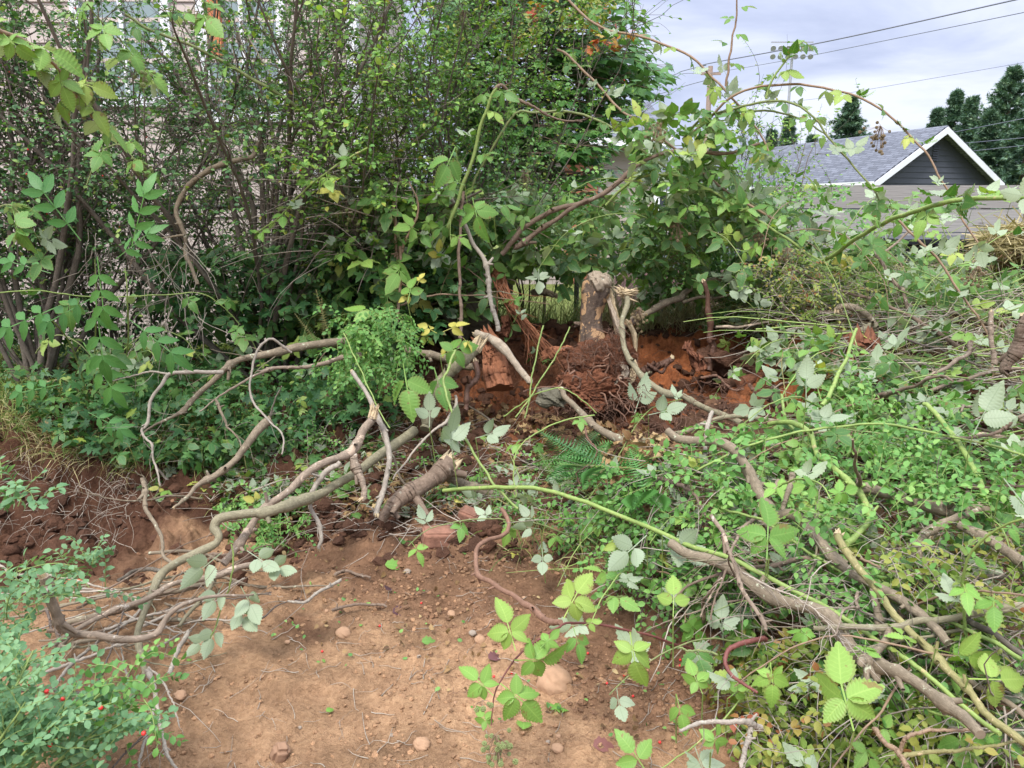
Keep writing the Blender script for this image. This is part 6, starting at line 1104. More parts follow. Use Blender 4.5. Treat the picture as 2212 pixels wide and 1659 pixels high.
# ------------------------------------------------------------------ bricks and stones
M_brick = simple('worn red brick', (.25, .125, .085), .95, .65, 26, bs=.9); M_block = simple('dirty stone block', (.27, .16, .1), .9, .3, 20, bs=.5)
def block(u, v, d, size, rot, lab, mat, name='brick', cat='brick', emb=.2, cut=.08):
    sx, sy, sz = size; nseg = 7; L = np.linspace(-1, 1, nseg); m = MB(); bmv = []; fs = []
    import bmesh
    bm_ = bmesh.new(); bmesh.ops.create_cube(bm_, size=1.0); bmesh.ops.scale(bm_, vec=(sx, sy, sz), verts=bm_.verts); bmesh.ops.bevel(bm_, geom=list(bm_.edges) + list(bm_.verts), offset=min(size) * cut, segments=2, affect='EDGES'); bmesh.ops.subdivide_edges(bm_, edges=bm_.edges[:], cuts=4, use_grid_fill=True); bmesh.ops.triangulate(bm_, faces=bm_.faces[:])
    vv = np.array([x.co[:] for x in bm_.verts]); ff = np.array([[x.index for x in f_.verts] for f_ in bm_.faces]); bm_.free()
    vv = vv + nrm(vv) * (.006 * vn(vv[:, 0] * 40 + 3, vv[:, 1] * 40 + vv[:, 2] * 30, 9) + .004 * vn(vv[:, 0] * 120, vv[:, 1] * 120 + vv[:, 2] * 90, 4))[:, None]
    c = P(u, v, d); z = soil_z(c[:1], c[1:2])[0] + sz * (.5 - emb); rx, ry, rz = rot; 
    def Rm(a, ax): c_, s_ = math.cos(a), math.sin(a); return {0: np.array([[1, 0, 0], [0, c_, -s_], [0, s_, c_]]), 1: np.array([[c_, 0, s_], [0, 1, 0], [-s_, 0, c_]]), 2: np.array([[c_, -s_, 0], [s_, c_, 0], [0, 0, 1]])}[ax]
    vv = vv @ (Rm(rz, 2) @ Rm(ry, 1) @ Rm(rx, 0)).T + [c[0], c[1], z]; m.add(vv, ff); return tag(build(m, name, mat), lab, cat)
dsf = lambda u, v: hit([(u, v)], 0, f=soil_z)[0]
block(948, 1160, dsf(948, 1175), (.155, .10, .085), (.06, .1, .25), 'red brick half with a worn top lying on the dirt', M_brick)
block(1015, 1112, dsf(1015, 1128) + .03, (.10, .08, .07), (.1, .2, -.4), 'second broken brick piece behind the worn one', M_brick)
block(605, 1628, dsf(605, 1640), (.05, .05, .06), (.2, .3, .5), 'small upright stone block on the tan dirt', M_block, 'stone', 'stone', cut=.2)
block(148, 1183, 3.15, (.07, .05, .045), (.2, .1, .2), 'orange broken brick bit in the reddish hollow', simple('orange brick', (.42, .15, .07), .9, .3, 20), cut=.1)
def stone(u, v, s, fl, lab, mat, seed, group=None, emb=.15, ax=1.0):
    d = dsf(u, v); c = P(u, v, d); m = MB(); t_ = rock_t(seed, 4, .13, fl); vv = t_[0] * [ax, 1, 1]; scatter(m, (vv, t_[1], t_[2]), np.array([[c[0], c[1], soil_z(c[:1], c[1:2])[0] + s * emb]]), [[1, .4, 0]], [[.1, -.1, 1]], s); return tag(build(m, 'stone', mat), lab, 'stone', group)
stone(1195, 1478, .062, .75, 'large rounded tan stone half buried under the maroon cane', M_stone, 41, ax=1.15)
stone(1037, 1385, .022, .9, 'small round stone above the maroon cane leaves', M_stone, 42); stone(1021, 1370, .014, .7, 'little dark stone beside the round one', M_stoneg, 43); stone(912, 1610, .026, .6, 'rounded brown stone in the lower tan dirt', M_stone, 44); stone(1204, 1625, .018, .6, 'flat pebble low in the dirt under the berries', M_stone, 45); stone(742, 1372, .03, .7, 'brown stone at the left of the dirt by the flat stick', M_stone, 46); stone(398, 1390, .02, .7, 'pebble by the pointed stake', M_stone, 47); stone(390, 1510, .02, .6, 'pebble near the end of the snaking branch', M_stone, 48)
stone(975, 1330, .018, .6, 'pebble midway on the tan dirt', M_stone, 50); stone(880, 1240, .016, .6, 'pebble below the worn brick', M_stoneg, 51)
PG = 'scattered pebbles'; uv = inpoly([(380, 1360), (700, 1230), (1200, 1220), (1500, 1480), (1430, 1650), (430, 1650)], 70)
for k, (u, v) in enumerate(uv[:22]): stone(u, v, .004 + .009 * rng.random() ** 2, .65, 'small pebble strewn over the bare dirt', [M_stone, M_stone, M_stoneg][k % 3], 60 + k % 8, PG)
m_ = [('red_berry', 'fallen red berry on the bare dirt', M_berry)]
uv = inpoly([(480, 1390), (640, 1300), (1300, 1300), (1560, 1480), (1450, 1620), (800, 1500)], 20)
for u, v in uv:
    d = dsf(u, v); c = P(u, v, d); m = MB(); scatter(m, ICO, np.array([[c[0], c[1], soil_z(c[:1], c[1:2])[0] + .004]]), [[1, 0, 0]], [[0, 0, 1]], .0048); tag(build(m, 'red_berry', M_berry), 'fallen red berry on the bare dirt', 'berry', 'fallen red berries')

def branches(n, poly, L, r, lab, group, mats, lift=(.02, .16), dirb=(.4, -.3, 0), dm=(1.1, .8, .25), tw=6, name='cut_branch'):
    uv = inpoly(poly, n); d = hit(uv, rng.uniform(*lift, n)); C = curves(PV(uv, d), rv(n) * np.array(dm) + np.array(dirb), L * rng.uniform(.5, 1.3, n), 12, .13, 0, .05)
    for k in range(n):
        c = C[k]; c[:, 2] = np.maximum(c[:, 2], top_z(c[:, 0], c[:, 1]) + .01); rr = r * rng.uniform(.5, 1.5); limbthing(name, lab, 'branch', c, rr, rr * .35, mats[rng.integers(len(mats))], 9, group, twigs=int(rng.integers(0, tw)))
branches(34, [(1650, 700), (1800, 600), (2240, 620), (2240, 1000), (1950, 900), (1750, 800)], .8, .009, 'bare branch thrown on the upper brush pile', 'bare branches on the upper brush pile', [M_grey, M_brown, M_pink, M_olive])
branches(46, [(1180, 1080), (1500, 980), (2240, 1060), (2240, 1640), (1800, 1600), (1400, 1270)], .6, .0075, 'bare branch lying among the leaves of the lower brush pile', 'bare branches in the lower brush pile', [M_grey, M_brown, M_pink, M_olive, M_purple], (.03, .13))
branches(26, [(420, 960), (700, 860), (900, 860), (1300, 960), (1300, 1080), (900, 1120), (450, 1110)], .42, .0055, 'thin bare stick lying over the leaf litter between bank and mound', 'thin sticks over the leaf litter', [M_pale, M_brown, M_grey, M_twig], (.01, .05), (0, 0, 0), tw=3, name='stick')
branches(16, [(650, 560), (950, 480), (1300, 520), (1300, 640), (950, 660), (680, 680)], .9, .008, 'bare leaning branch in the shade left of the stump', 'bare branches in the shade left of the stump', [M_brown, M_grey, M_canep], (.1, .7), (0, 0, .5), (1, .4, .6)) if True else None

branches(20, [(100, 1200), (420, 1150), (480, 1240), (300, 1400), (80, 1400)], .55, .0058, 'thin bare stick in the tangled bundle at the lower left', BG, [M_grey, M_olive, M_twig, M_brown], (.02, .08), (1.2, .5, 0), (.35, .35, .1), tw=3, name='stick')
branches(8, [(230, 1300), (420, 1260), (330, 1450), (230, 1480)], .4, .0048, 'thin bare stick in the tangled bundle at the lower left', BG, [M_grey, M_olive, M_pale], (.01, .06), (.5, 1.2, 0), (.5, .5, .1), tw=4, name='stick')

branches(16, [(280, 980), (480, 930), (720, 930), (720, 1060), (430, 1090), (300, 1060)], .45, .006, 'bare stick lying along the foot of the left bank', 'sticks along the foot of the left bank', [M_pale, M_brown, M_grey, M_twig], (.01, .07), (.5, 0, 0), tw=4, name='stick')
# ------------------------------------------------------------------ leaves and twigs lying about
def fallen(u, v, size, ang, lab, mat, tm=None, lift=.012, up=(.1, -.35, 1), group=None, name='fallen_leaf', tint=None):
    d = dsf(u, v); p = P(u, v, d); p[2] = soil_z(p[:1], p[1:2])[0] + lift; m = MB(); scatter(m, tm or SINGLE, p[None], [[math.sin(ang), math.cos(ang), .05]], [up], size, rng.random(1) if tint is None else np.array([tint]), bend=.2); return tag(build(m, name, mat), lab, 'leaf', group)
fallen(832, 1233, .09, 1.5, 'long green leaf lying left of the brown root', M_bramble_l); fallen(870, 1185, .1, .3, 'crumpled dark green leaf beside the worn brick', M_bramble); fallen(1005, 1206, .05, .2, 'small green lobed leaf in front of the brick', M_bramble, LOBED)
fallen(1100, 1205, .06, 1.8, 'yellow fallen leaf below the bent brown root', M_yel); fallen(1172, 1200, .07, .1, 'pale upturned leaf by the edge of the pile', M_bramble, up=(0, .3, -1)); fallen(911, 1395, .06, 1.3, 'round dull green leaf lying on the tan dirt', M_bramble, tint=.6)
fallen(848, 1330, .07, 1.2, 'dark purple dead leaf on the dirt', simple('purple dead leaf', (.07, .03, .035), .6)); fallen(835, 1285, .05, .2, 'small dark purple dead leaf standing on the dirt', simple('purple leaf', (.06, .03, .035), .6), up=(0, -1, .3))
fallen(1055, 1432, .06, 1.0, 'purple dead leaf half hidden under the maroon cane', simple('plum leaf', (.12, .05, .05), .6)); fallen(1281, 1620, .07, 1.4, 'reddish purple dead leaf near the bottom edge', simple('russet leaf', (.17, .07, .06), .6)); fallen(1196, 1555, .09, .3, 'ivy like pale green leaf on the dirt', M_bramble_l, LOBED); fallen(1130, 1590, .07, .1, 'light green oval leaf at the bottom of the dirt', M_bramble_l); fallen(705, 1545, .03, .8, 'tiny oval green leaf on the tan dirt', M_bramble_l); fallen(404, 1437, .02, .8, 'tiny pale leaf near the stake', M_bramble_l)
fallen(655, 1160, .04, .8, 'small bright yellow leaf by the frayed branch tip', M_yel, LOBED); fallen(985, 1115, .07, .5, 'yellow leaf resting on the broken brick piece', M_yel, lift=.07); fallen(700, 765, .1, .5, 'x', M_yel) if False else None
rods('dead_twigs', 'thin pale dead twigs strewn over the dirt', M_twig, [(380, 1380), (520, 1250), (760, 1130), (1120, 1120), (1600, 1420), (1500, 1659), (500, 1659)], 260, .10, .0013, surf=2, K=6, wob=.16, dirm=(1, 1, .05), grav=0)
rods('root_hairs', 'fine brown root hairs on the darker dirt', M_root, [(760, 1180), (1150, 1180), (1620, 1420), (1500, 1600), (1100, 1500), (800, 1350)], 420, .07, .0006, surf=2, K=6, wob=.3, dirm=(1, 1, .1), grav=0, sides=3)
rods('root_hairs', 'fine roots on the dark red soil', M_rootr, [(900, 760), (1400, 760), (1700, 850), (1650, 960), (1350, 960), (950, 920)], 700, .12, .0014, surf=True, lift=(0, .03), K=8, wob=.35, grav=.1)
rods('root_hairs', 'fine roots hanging on the left earth bank', M_twig, [(0, 960), (330, 930), (420, 1020), (250, 1180), (0, 1130)], 320, .2, .0012, surf=True, lift=(0, .05), K=8, wob=.25, dirm=(1, .5, .4), dirb=(0, -.2, -.4), grav=.4)
cloud('leaf_litter', 'brown dead leaf litter between branches and mound', 'litter', M_dead, [(420, 930), (700, 880), (1000, 860), (1300, 900), (1500, 960), (1300, 1060), (1000, 1100), (620, 1120), (420, 1080)], 0, 0, 2600, [SINGLE, LOBED], .05, kind='stuff', surf=True, lift=(0, .03), flip=.3, tilt=.6)
cloud('leaf_litter', 'dead leaf scraps on the dirt', 'litter', M_dead, [(380, 1250), (760, 1120), (1500, 1300), (1600, 1500), (1400, 1600), (700, 1420)], 0, 0, 200, [SINGLE], .022, kind='stuff', surf=True, lift=(-.008, .0), flip=.3, tilt=.5)
cloud('green_scraps', 'small green leaf scraps on the dirt', 'litter', M_huck, [(400, 1300), (760, 1150), (1300, 1200), (1600, 1550), (1400, 1640), (700, 1450)], 0, 0, 110, [OVAL], .018, kind='stuff', surf=True, lift=(-.01, -.004), flip=.3, tilt=.3)
# undergrowth on the left bank
UND = [(0, 640), (330, 650), (700, 600), (900, 700), (900, 870), (660, 920), (480, 1000), (280, 985), (130, 960), (60, 880), (0, 800)]
cloud('undergrowth', 'dark lobed leaves covering the shaded left bank', 'undergrowth', M_lob, UND, 4.2, 5.2, 2600, [LOBED, LOB7, BLF[0]], .085, kind='stuff', surf=True, lift=(.0, .28), flip=.05)
cloud('undergrowth', 'small leaved ground cover on the left bank', 'undergrowth', M_huck_d, UND, 0, 0, 5200, [OVAL], .035, kind='stuff', surf=True, lift=(.0, .2), flip=.05)
cloud('undergrowth', 'dark foliage at the foot of the middle trunks', 'undergrowth', M_lob, [(330, 540), (900, 520), (1000, 620), (950, 720), (600, 720), (330, 680)], 4.9, 5.8, 1500, [LOBED, LOB7, BLF[1]], .11, kind='stuff', flip=.08)
cloud('undergrowth', 'low leaves between the branches lying on the bank edge', 'undergrowth', M_lob, [(420, 900), (740, 820), (900, 880), (820, 980), (620, 1000), (420, 1040)], 0, 0, 420, [LOBED, BLF[2], SINGLE], .07, kind='stuff', surf=True, lift=(.0, .08), flip=.2)
def ferns(poly, n, size, lab, mat, lift=(.02, .1), ds=None):
    uv = inpoly(poly, n)
    for k in range(n):
        d = hit(uv[k:k + 1], rng.uniform(*lift))[0] if ds is None else ds; p = P(*uv[k], d); m = MB(); nf = 5; az = rng.random(nf) * 6.28
        f = np.stack([np.cos(az), np.sin(az) - .3, np.full(nf, .45)], 1); scatter(m, FERN, np.repeat(p[None], nf, 0), f, rv(nf, .2) + [0, -.4, 1], size * rng.uniform(.7, 1.2, nf), bend=rng.uniform(.15, .4, nf)); tag(build(m, 'fern', mat), lab, 'fern', lab + ' group')
ferns([(200, 850), (470, 800), (500, 900), (260, 930)], 9, .34, 'dark green fern on the shaded bank below the pale branches', M_fern)
ferns([(1180, 960), (1400, 980), (1400, 1080), (1200, 1060)], 6, .32, 'green sword fern crushed under the sagging branch', M_fern)
e = P(690, 660, 4.6); m = MB(); scatter(m, FERN, np.array([P(712, 730, 4.6), P(700, 735, 4.65), P(690, 745, 4.6)]), [[-.25, 0, 1], [-.05, .1, 1], [-.6, 0, .8]], [[0, -1, .2]] * 3, [.3, .26, .24], bend=.1); tag(build(m, 'fern', M_fernb), 'yellow brown fern frond standing among the bramble leaves', 'fern')
blades('bank_grass', 'long grass blades over the left bank', M_grass, [(0, 820), (300, 900), (620, 900), (560, 1000), (330, 1040), (0, 960)], 1500, .24, .0022); blades('bank_grass', 'dead straw hanging over the left hollow', M_straw, [(0, 900), (340, 930), (420, 1000), (200, 1040), (0, 990)], 380, .24, .0018)
blades('pile_grass', 'grass stems crushed around the pile foot', M_grass, [(1000, 1060), (1200, 1080), (1420, 1240), (1250, 1260), (1050, 1170)], 500, .2, .002, lean=1.4)
blades('fence_weeds', 'yellow green weeds by the fence at the left edge', M_grass, [(0, 780), (120, 800), (140, 900), (0, 930)], 800, .3, .003)
# long leaflets plant at left
e = tag(empty('pinnate_sapling', P(150, 880, 4.0)), 'bright green sapling with long pointed leaflets at the left', 'sapling'); m = MB(); q = P(150, 880, 4.3)
C = [spline(np.array([P(200, 900, 4.5), P(205, 760, 4.2), P(208, 660, 3.9), P(205, 560, 3.8)]), 12), spline(np.array([P(200, 900, 4.5), P(160, 760, 4.2), P(110, 690, 3.9), P(60, 670, 3.8)]), 12), spline(np.array([P(200, 900, 4.5), P(270, 780, 4.1), P(275, 640, 3.9), P(270, 580, 3.9)]), 12)]
tubes(m, np.array(C), np.linspace(.006, .0025, 12)[None], 6); build(m, 'stem', M_cane, e)
for (u, v, d, a, s) in [(175, 520, 3.7, -.5, .27), (285, 530, 3.7, .35, .25), (206, 640, 3.65, 3.1, .30), (205, 640, 3.7, -2.0, .26), (280, 690, 3.7, 2.2, .26), (130, 660, 3.75, -1.9, .28), (210, 555, 3.6, 3.1, .24), (180, 740, 3.7, 2.6, .26), (130, 830, 3.7, -1.7, .2), (190, 890, 3.7, 2.0, .18), (110, 590, 4.0, -1.2, .2), (250, 560, 3.9, .9, .22)]:
    m = MB(); r = np.array([math.sin(a), -.2, math.cos(a)]); scatter(m, PINN, P(u, v, d)[None], r[None], [[.1, -.9, .5]], s, bend=.15); build(m, 'leaf', M_elder, e)
# bramble leaf clouds in the thicket
TH = 'tangle of bramble leaves'
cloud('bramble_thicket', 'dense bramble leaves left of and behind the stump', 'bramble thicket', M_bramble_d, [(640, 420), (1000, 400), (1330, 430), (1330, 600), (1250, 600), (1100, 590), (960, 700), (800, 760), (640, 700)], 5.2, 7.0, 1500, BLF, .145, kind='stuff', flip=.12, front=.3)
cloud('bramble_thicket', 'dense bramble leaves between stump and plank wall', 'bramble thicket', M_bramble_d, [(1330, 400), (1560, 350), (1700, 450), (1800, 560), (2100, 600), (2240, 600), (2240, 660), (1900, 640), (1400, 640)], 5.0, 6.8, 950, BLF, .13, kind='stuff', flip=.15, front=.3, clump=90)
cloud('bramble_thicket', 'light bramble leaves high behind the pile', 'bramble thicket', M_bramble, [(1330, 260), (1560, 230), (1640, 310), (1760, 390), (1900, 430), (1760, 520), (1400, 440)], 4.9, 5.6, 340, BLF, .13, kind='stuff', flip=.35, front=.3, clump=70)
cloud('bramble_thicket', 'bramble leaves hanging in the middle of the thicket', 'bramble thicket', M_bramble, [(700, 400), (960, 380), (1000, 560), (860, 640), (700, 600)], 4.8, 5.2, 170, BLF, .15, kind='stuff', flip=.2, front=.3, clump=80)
cloud('pole_foot_brush', 'small leaves of the brush in front of the plank wall', 'brush', M_huck, [(1500, 380), (1640, 330), (1730, 400), (1900, 400), (1860, 560), (1700, 640), (1480, 600)], 5.6, 6.9, 3600, OVAL, .035, kind='stuff', flip=.1, clump=60)
cloud('maple_foot_brush', 'small leaves of the brush below the maple', 'brush', M_huck, [(900, 440), (1330, 420), (1480, 420), (1480, 560), (1000, 600)], 6.6, 7.6, 6000, OVAL, .04, kind='stuff', flip=.1, clump=60)
for c, n in (((1730, 175)[:], 0),): pass
for (u, v, d) in [(1640, 520, 4.9), (1700, 560, 4.8), (1000, 45, 5.6), (755, 470, 5.0), (1135, 390, 5.2), (1420, 300, 5.0), (1900, 300, 4.6), (1380, 690, 4.8), (1460, 500, 5.0), (2110, 600, 4.6)]:
    e = tag(empty('berry_spray', P(u, v, d)), 'cluster of unripe berries on a stalk in the bramble tangle', 'berries', 'unripe berry clusters in the bramble tangle'); berries_on(e, P(u, v, d), 26, .07, M_blackd if u > 1300 else M_black, .009)
cloud('bramble_thicket', 'bramble leaves over the glimpse of the red car', 'bramble thicket', M_bramble_d, [(1330, 500), (1520, 480), (1540, 620), (1400, 640)], 5.8, 6.6, 150, BLF, .12, kind='stuff', flip=.15, front=.3)
cloud('bank_cuttings', 'leafy cuttings fallen along the foot of the left bank', 'cuttings', M_bramble, [(230, 960), (420, 930), (740, 930), (740, 1060), (560, 1120), (330, 1080)], 0, 0, 130, BL5 + BL3, .085, kind='stuff', surf=True, lift=(-.01, .08), flip=.35, front=.2)
cloud('bank_cuttings', 'small leaves fallen along the foot of the left bank', 'cuttings', M_huck, [(250, 970), (420, 930), (740, 930), (740, 1060), (560, 1120), (350, 1080)], 0, 0, 900, [OVAL], .03, kind='stuff', surf=True, lift=(-.01, .06), flip=.2, clump=70)
# ------------------------------------------------------------------ huckleberry brush on the pile
def psprigs(poly, n, L, nl, lsz, lab, smat, lmat, lift=(.0, .14), dirb=(0, -.3, .5), group=None, tm=OVAL, berries=0, name='huckleberry_branches', kind=None, grav=.5, ds=None, cl=None):
    uv = inpoly(poly, n)
    if cl: q = fbm(uv[:, 0] / cl, uv[:, 1] / cl, 1.0, 3, 5); uv = uv[q > np.quantile(q, .3)]; n = len(uv)
    d = hit(uv, rng.uniform(*lift, n)) if ds is None else rng.uniform(*ds, n); p = PV(uv, d); e = sprig(name, lab, group, p, rv(n) * [1, .8, .5] + np.array(dirb), L * rng.uniform(.5, 1.3, n), nl, lsz, smat, lmat, tm, grav=grav, berries=berries, cat='brush'); 
    return tag(e, kind=kind)
psprigs([(1480, 930), (1720, 900), (1800, 1010), (1760, 1160), (1600, 1240), (1480, 1160)], 190, .26, 12, .031, 'mass of small green huckleberry leaves in the middle of the pile', M_cane, M_huck, cl=120)
psprigs([(1780, 830), (2000, 860), (2150, 1000), (2212, 1200), (2000, 1250), (1800, 1100)], 340, .26, 11, .030, 'upright huckleberry sprays with bluish tips at the right of the pile', M_cane, M_huck, (0, .16), (0, -.1, 1.2), cl=120)
psprigs([(1150, 1060), (1480, 1010), (1700, 1180), (1660, 1330), (1400, 1320), (1250, 1180)], 270, .22, 12, .028, 'dark green huckleberry leaves hanging at the front edge of the pile', M_twigd, M_huck, (0, .12), cl=110)
psprigs([(1590, 1390), (1800, 1370), (2000, 1500), (2100, 1659), (1600, 1690), (1620, 1500)], 330, .2, 11, .030, 'yellowing huckleberry leaves with reddish tips in the lower right foreground', M_twig, M_huck_y, (0, .10), (-.2, -.4, .5))
psprigs([(1850, 1200), (2230, 1180), (2240, 1420), (1950, 1330)], 210, .22, 11, .028, 'olive and yellow huckleberry leaves at the right edge of the pile', M_twig, M_huck_y, (0, .12), cl=100)
psprigs([(1690, 1180), (1900, 1220), (2050, 1350), (2212, 1500), (1900, 1480), (1700, 1350)], 200, .22, 11, .028, 'green huckleberry leaves between the thick limbs', M_twig, M_huck, (0, .08), cl=110)
psprigs([(720, 690), (860, 660), (900, 760), (860, 830), (740, 820)], 170, .22, 14, .026, 'patch of green huckleberry leaves hanging left of the red block', M_cane, M_huck, ds=(4.0, 4.4), grav=.8)
psprigs([(1650, 580), (1800, 560), (1880, 620), (1800, 700), (1640, 660)], 150, .3, 14, .022, 'drying huckleberry branch lying on the pile crest', M_twig, M_huck_y, ds=(4.6, 5.0), grav=.3)
psprigs([(1380, 470), (1480, 440), (1560, 520), (1500, 600), (1400, 560)], 90, .3, 14, .026, 'green huckleberry sprays behind the stump', M_cane, M_huck, ds=(5.3, 5.8))
psprigs([(480, 1090), (640, 1060), (680, 1130), (600, 1180), (520, 1170)], 90, .16, 13, .022, 'small green sprigs lying under the crossing branches', M_cane, M_huck, (0, .05))
psprigs([(560, 900), (760, 850), (800, 920), (700, 960), (560, 960)], 100, .2, 12, .02, 'thin leafed sprigs tangled above the snapped branch', M_twig, M_huck, (0, .12))
psprigs([(850, 980), (1200, 1020), (1350, 1100), (1250, 1160), (900, 1080)], 110, .18, 11, .022, 'green sprigs scattered around the brown log', M_twig, M_huck, (0, .05))
# foreground bush with red berries at the lower left: stems rise from the ground outside the frame
sb = np.array([-1.25, 1.45, -.02]); n = 24; tips = PV(inpoly([(-60, 1400), (60, 1380), (170, 1430), (300, 1520), (300, 1659), (-40, 1690)], n), rng.uniform(1.55, 1.95, n)); C0 = np.stack([spline(np.array([sb + rv(1, .1)[0] * [1, 1, 0], (sb + t_) / 2 + [0, 0, .12], t_]), 10) for t_ in tips])
e = tag(empty('huckleberry_bush', sb), 'bluish green huckleberry bush with red berries at the lower left corner', 'bush'); m = MB(); tubes(m, C0, np.linspace(.006, .002, 10)[None], 6); p, dd, t, i = branch_off(C0, 330, .5, 1, .8); C1 = curves(p, dd * [1, 1, .6], rng.uniform(.05, .15, 330), 8, .12, .05, .1); tubes(m, C1, np.linspace(.0016, .0008, 8)[None], 4); build(m, 'stems', M_cane, e)
lb = MB(); K = 8; nl = 9; t = np.linspace(.1, 1, nl) * (K - 1); k = np.minimum(t.astype(int), K - 2); u = (t - k)[None, :, None]; p = C1[:, k] * (1 - u) + C1[:, k + 1] * u; tn = nrm(C1[:, k + 1] - C1[:, k]); upv = nrm(rv(330, .4) + [0, -.4, 1])[:, None]; sd = nrm(np.cross(tn, upv)) * np.where(np.arange(nl) % 2, 1, -1)[None, :, None]; N_ = 330 * nl
scatter(lb, OVAL, p.reshape(N_, 3), (tn * .8 + sd + rv(N_, .25).reshape(330, nl, 3)).reshape(N_, 3), (np.broadcast_to(upv, p.shape).reshape(N_, 3) + rv(N_, .3)), .0215 * rng.uniform(.6, 1.25, N_), np.clip(np.repeat(rng.random(330) * .7, nl) + .3 * rng.random(N_), 0, 1)); build(lb, 'foliage', M_huck_b, e)
p, dd, t, i = branch_off(C1, 34, .2, 1, 1.2); berry_parts(e, p + dd * .012, .0062)
def patch(poly, n, ds, lab, L=.16, lsz=.024, lm=None, dirb=(0, -.2, .8)): return psprigs(poly, n, L, 11, lsz, lab, M_cane, lm or M_huck_b, dirb=dirb, ds=ds, grav=.3)
patch([(-20, 1220), (60, 1220), (100, 1300), (60, 1400), (-20, 1400)], 46, (1.9, 2.2), 'bluish leafy sprays rising at the left edge above the berry bush'); patch([(120, 1240), (220, 1200), (230, 1290), (140, 1300)], 22, (2.3, 2.5), 'pale sprays poking between the left sticks'); patch([(-10, 1030), (60, 1040), (80, 1110), (0, 1130)], 10, (2.2, 2.3), 'pale oval leaved shoot at the left edge over the hollow', .14, .03)
psprigs([(240, 1440), (330, 1420), (330, 1560), (270, 1640)], 26, .15, 11, .022, 'greener huckleberry sprays right of the berry bush', M_cane, M_huck, ds=(1.7, 1.85))
# pale upturned leaf cluster hanging over the sticks
c = lin(t02([(1500, 210), (1510, 350), (1480, 480), (1420, 640), (1370, 780), (1300, 900)]), 2.55, 2.45); e = cane(c, .003, .002, 'green shoot with pale upturned leaves hanging over the dirt', None, M_canel, M_bramble, 0)
for (x, y, a, s) in [(1440, 260, -2.4, .14), (1600, 250, 2.2, .12), (1560, 480, 2.6, .13), (1450, 460, -2.8, .11), (1500, 590, 2.4, .12), (1420, 700, -2.9, .11), (1370, 780, -2.5, .09), (1700, 330, 1.9, .11)]: q = t02([(x, y)])[0]; handleaf(e, q[0], q[1], 2.5, a, s, 3, .5, (0, .9, -.6), seed=int(x) % 2)
# big individual leaves of the right foreground
def leafset(lab, items, name='bramble_shoot', mat=M_canel):
    u, v, d, a, s, k, tn, up = items[0]; e = tag(empty(name, P(u, v, d) - [0, 0, .15]), lab, 'shoot'); m = MB()
    st = [np.stack([P(u, v, d) + [0.02, .05, -.2], P(u, v, d) + [.01, .03, -.09], P(u, v, d)]) for (u, v, d, a, s, k, tn, up) in items]; 
    for q_ in st: m = MB(); tubes(m, q_[None], .0022, 5); build(m, 'stem', mat, e)
    for j, (u, v, d, a, s, k, tn, up) in enumerate(items): handleaf(e, u, v, d, a, s, k, tn, up, seed=j)
UPV = (0, -.8, .6); DN = (0, .8, -.6)
q = lambda c, r, x, y: T(c, r, [(x, y)])[0]
leafset('large dark green five part leaf over the pile, right of centre', [(*q(2, 2, 560, 290), 2.3, .1, .0001, 5, .6, UPV), (*q(2, 2, 545, 310), 2.3, .15, .19, 5, .62, UPV)])
leafset('large light green toothed leaf near the bottom edge', [(*q(2, 2, 1110, 1420), 1.6, -.1, .175, 5, .88, UPV)])
leafset('two broad pale green leaves near the split cane at the lower right', [(*q(2, 2, 1640, 890), 1.9, 1.9, .15, 3, .9, UPV), (*q(2, 2, 1850, 1080), 1.8, 1.6, .15, 3, .92, UPV)])
leafset('light green bramble shoot on the dark soil by the pile', [(*q(2, 2, 130, 1180), 2.0, -.3, .09, 5, .85, UPV), (*q(2, 2, 180, 1560), 1.8, .4, .08, 5, .8, UPV), (*q(2, 2, 290, 1210), 2.0, .9, .07, 3, .85, UPV), (*q(1, 2, 2150, 680), 2.1, .1, .11, 3, .9, UPV), (*q(1, 2, 2170, 1180), 1.95, 3.0, .09, 3, .8, UPV)])
leafset('whitish upturned leaf cluster left of the twisting cane', [(*q(2, 1, 800, 930), 3.0, .1, .15, 3, .5, DN), (*q(2, 1, 830, 1040), 3.0, 1.8, .12, 3, .5, DN)]); leafset('whitish upturned leaf cluster at the right edge of the pile', [(*q(2, 1, 1880, 1160), 2.8, .5, .2, 3, .5, DN), (*q(2, 1, 2080, 1440), 2.5, 2.8, .2, 3, .5, DN)])
leafset('pale upturned leaf cluster in the middle of the picture', [(*q(1, 1, 720, 1290), 3.4, -.1, .19, 5, .5, DN), (*q(1, 1, 570, 1110), 3.6, .0, .14, 3, .5, DN), (*q(1, 1, 870, 1180), 3.5, 1.2, .14, 3, .5, DN)]); leafset('pale upturned leaves resting below the root ball', [(*q(1, 1, 1900, 1020), 3.6, .3, .17, 3, .5, DN), (*q(1, 1, 1990, 1030), 3.6, 1.3, .15, 3, .5, DN)])
leafset('whitish leaves with a yellow shoot at the pile front', [(*q(1, 2, 1980, 150), 2.7, -2.4, .17, 3, .5, DN), (*q(1, 2, 2080, 150), 2.65, 2.2, .17, 3, .5, DN), (*q(1, 2, 1860, 190), 2.7, -1.9, .08, 3, .97, UPV), (*q(1, 2, 1300, 230), 3.0, 3.1, .1, 3, .5, DN), (*q(1, 2, 1290, 110), 3.1, -1.4, .1, 3, .5, DN)])
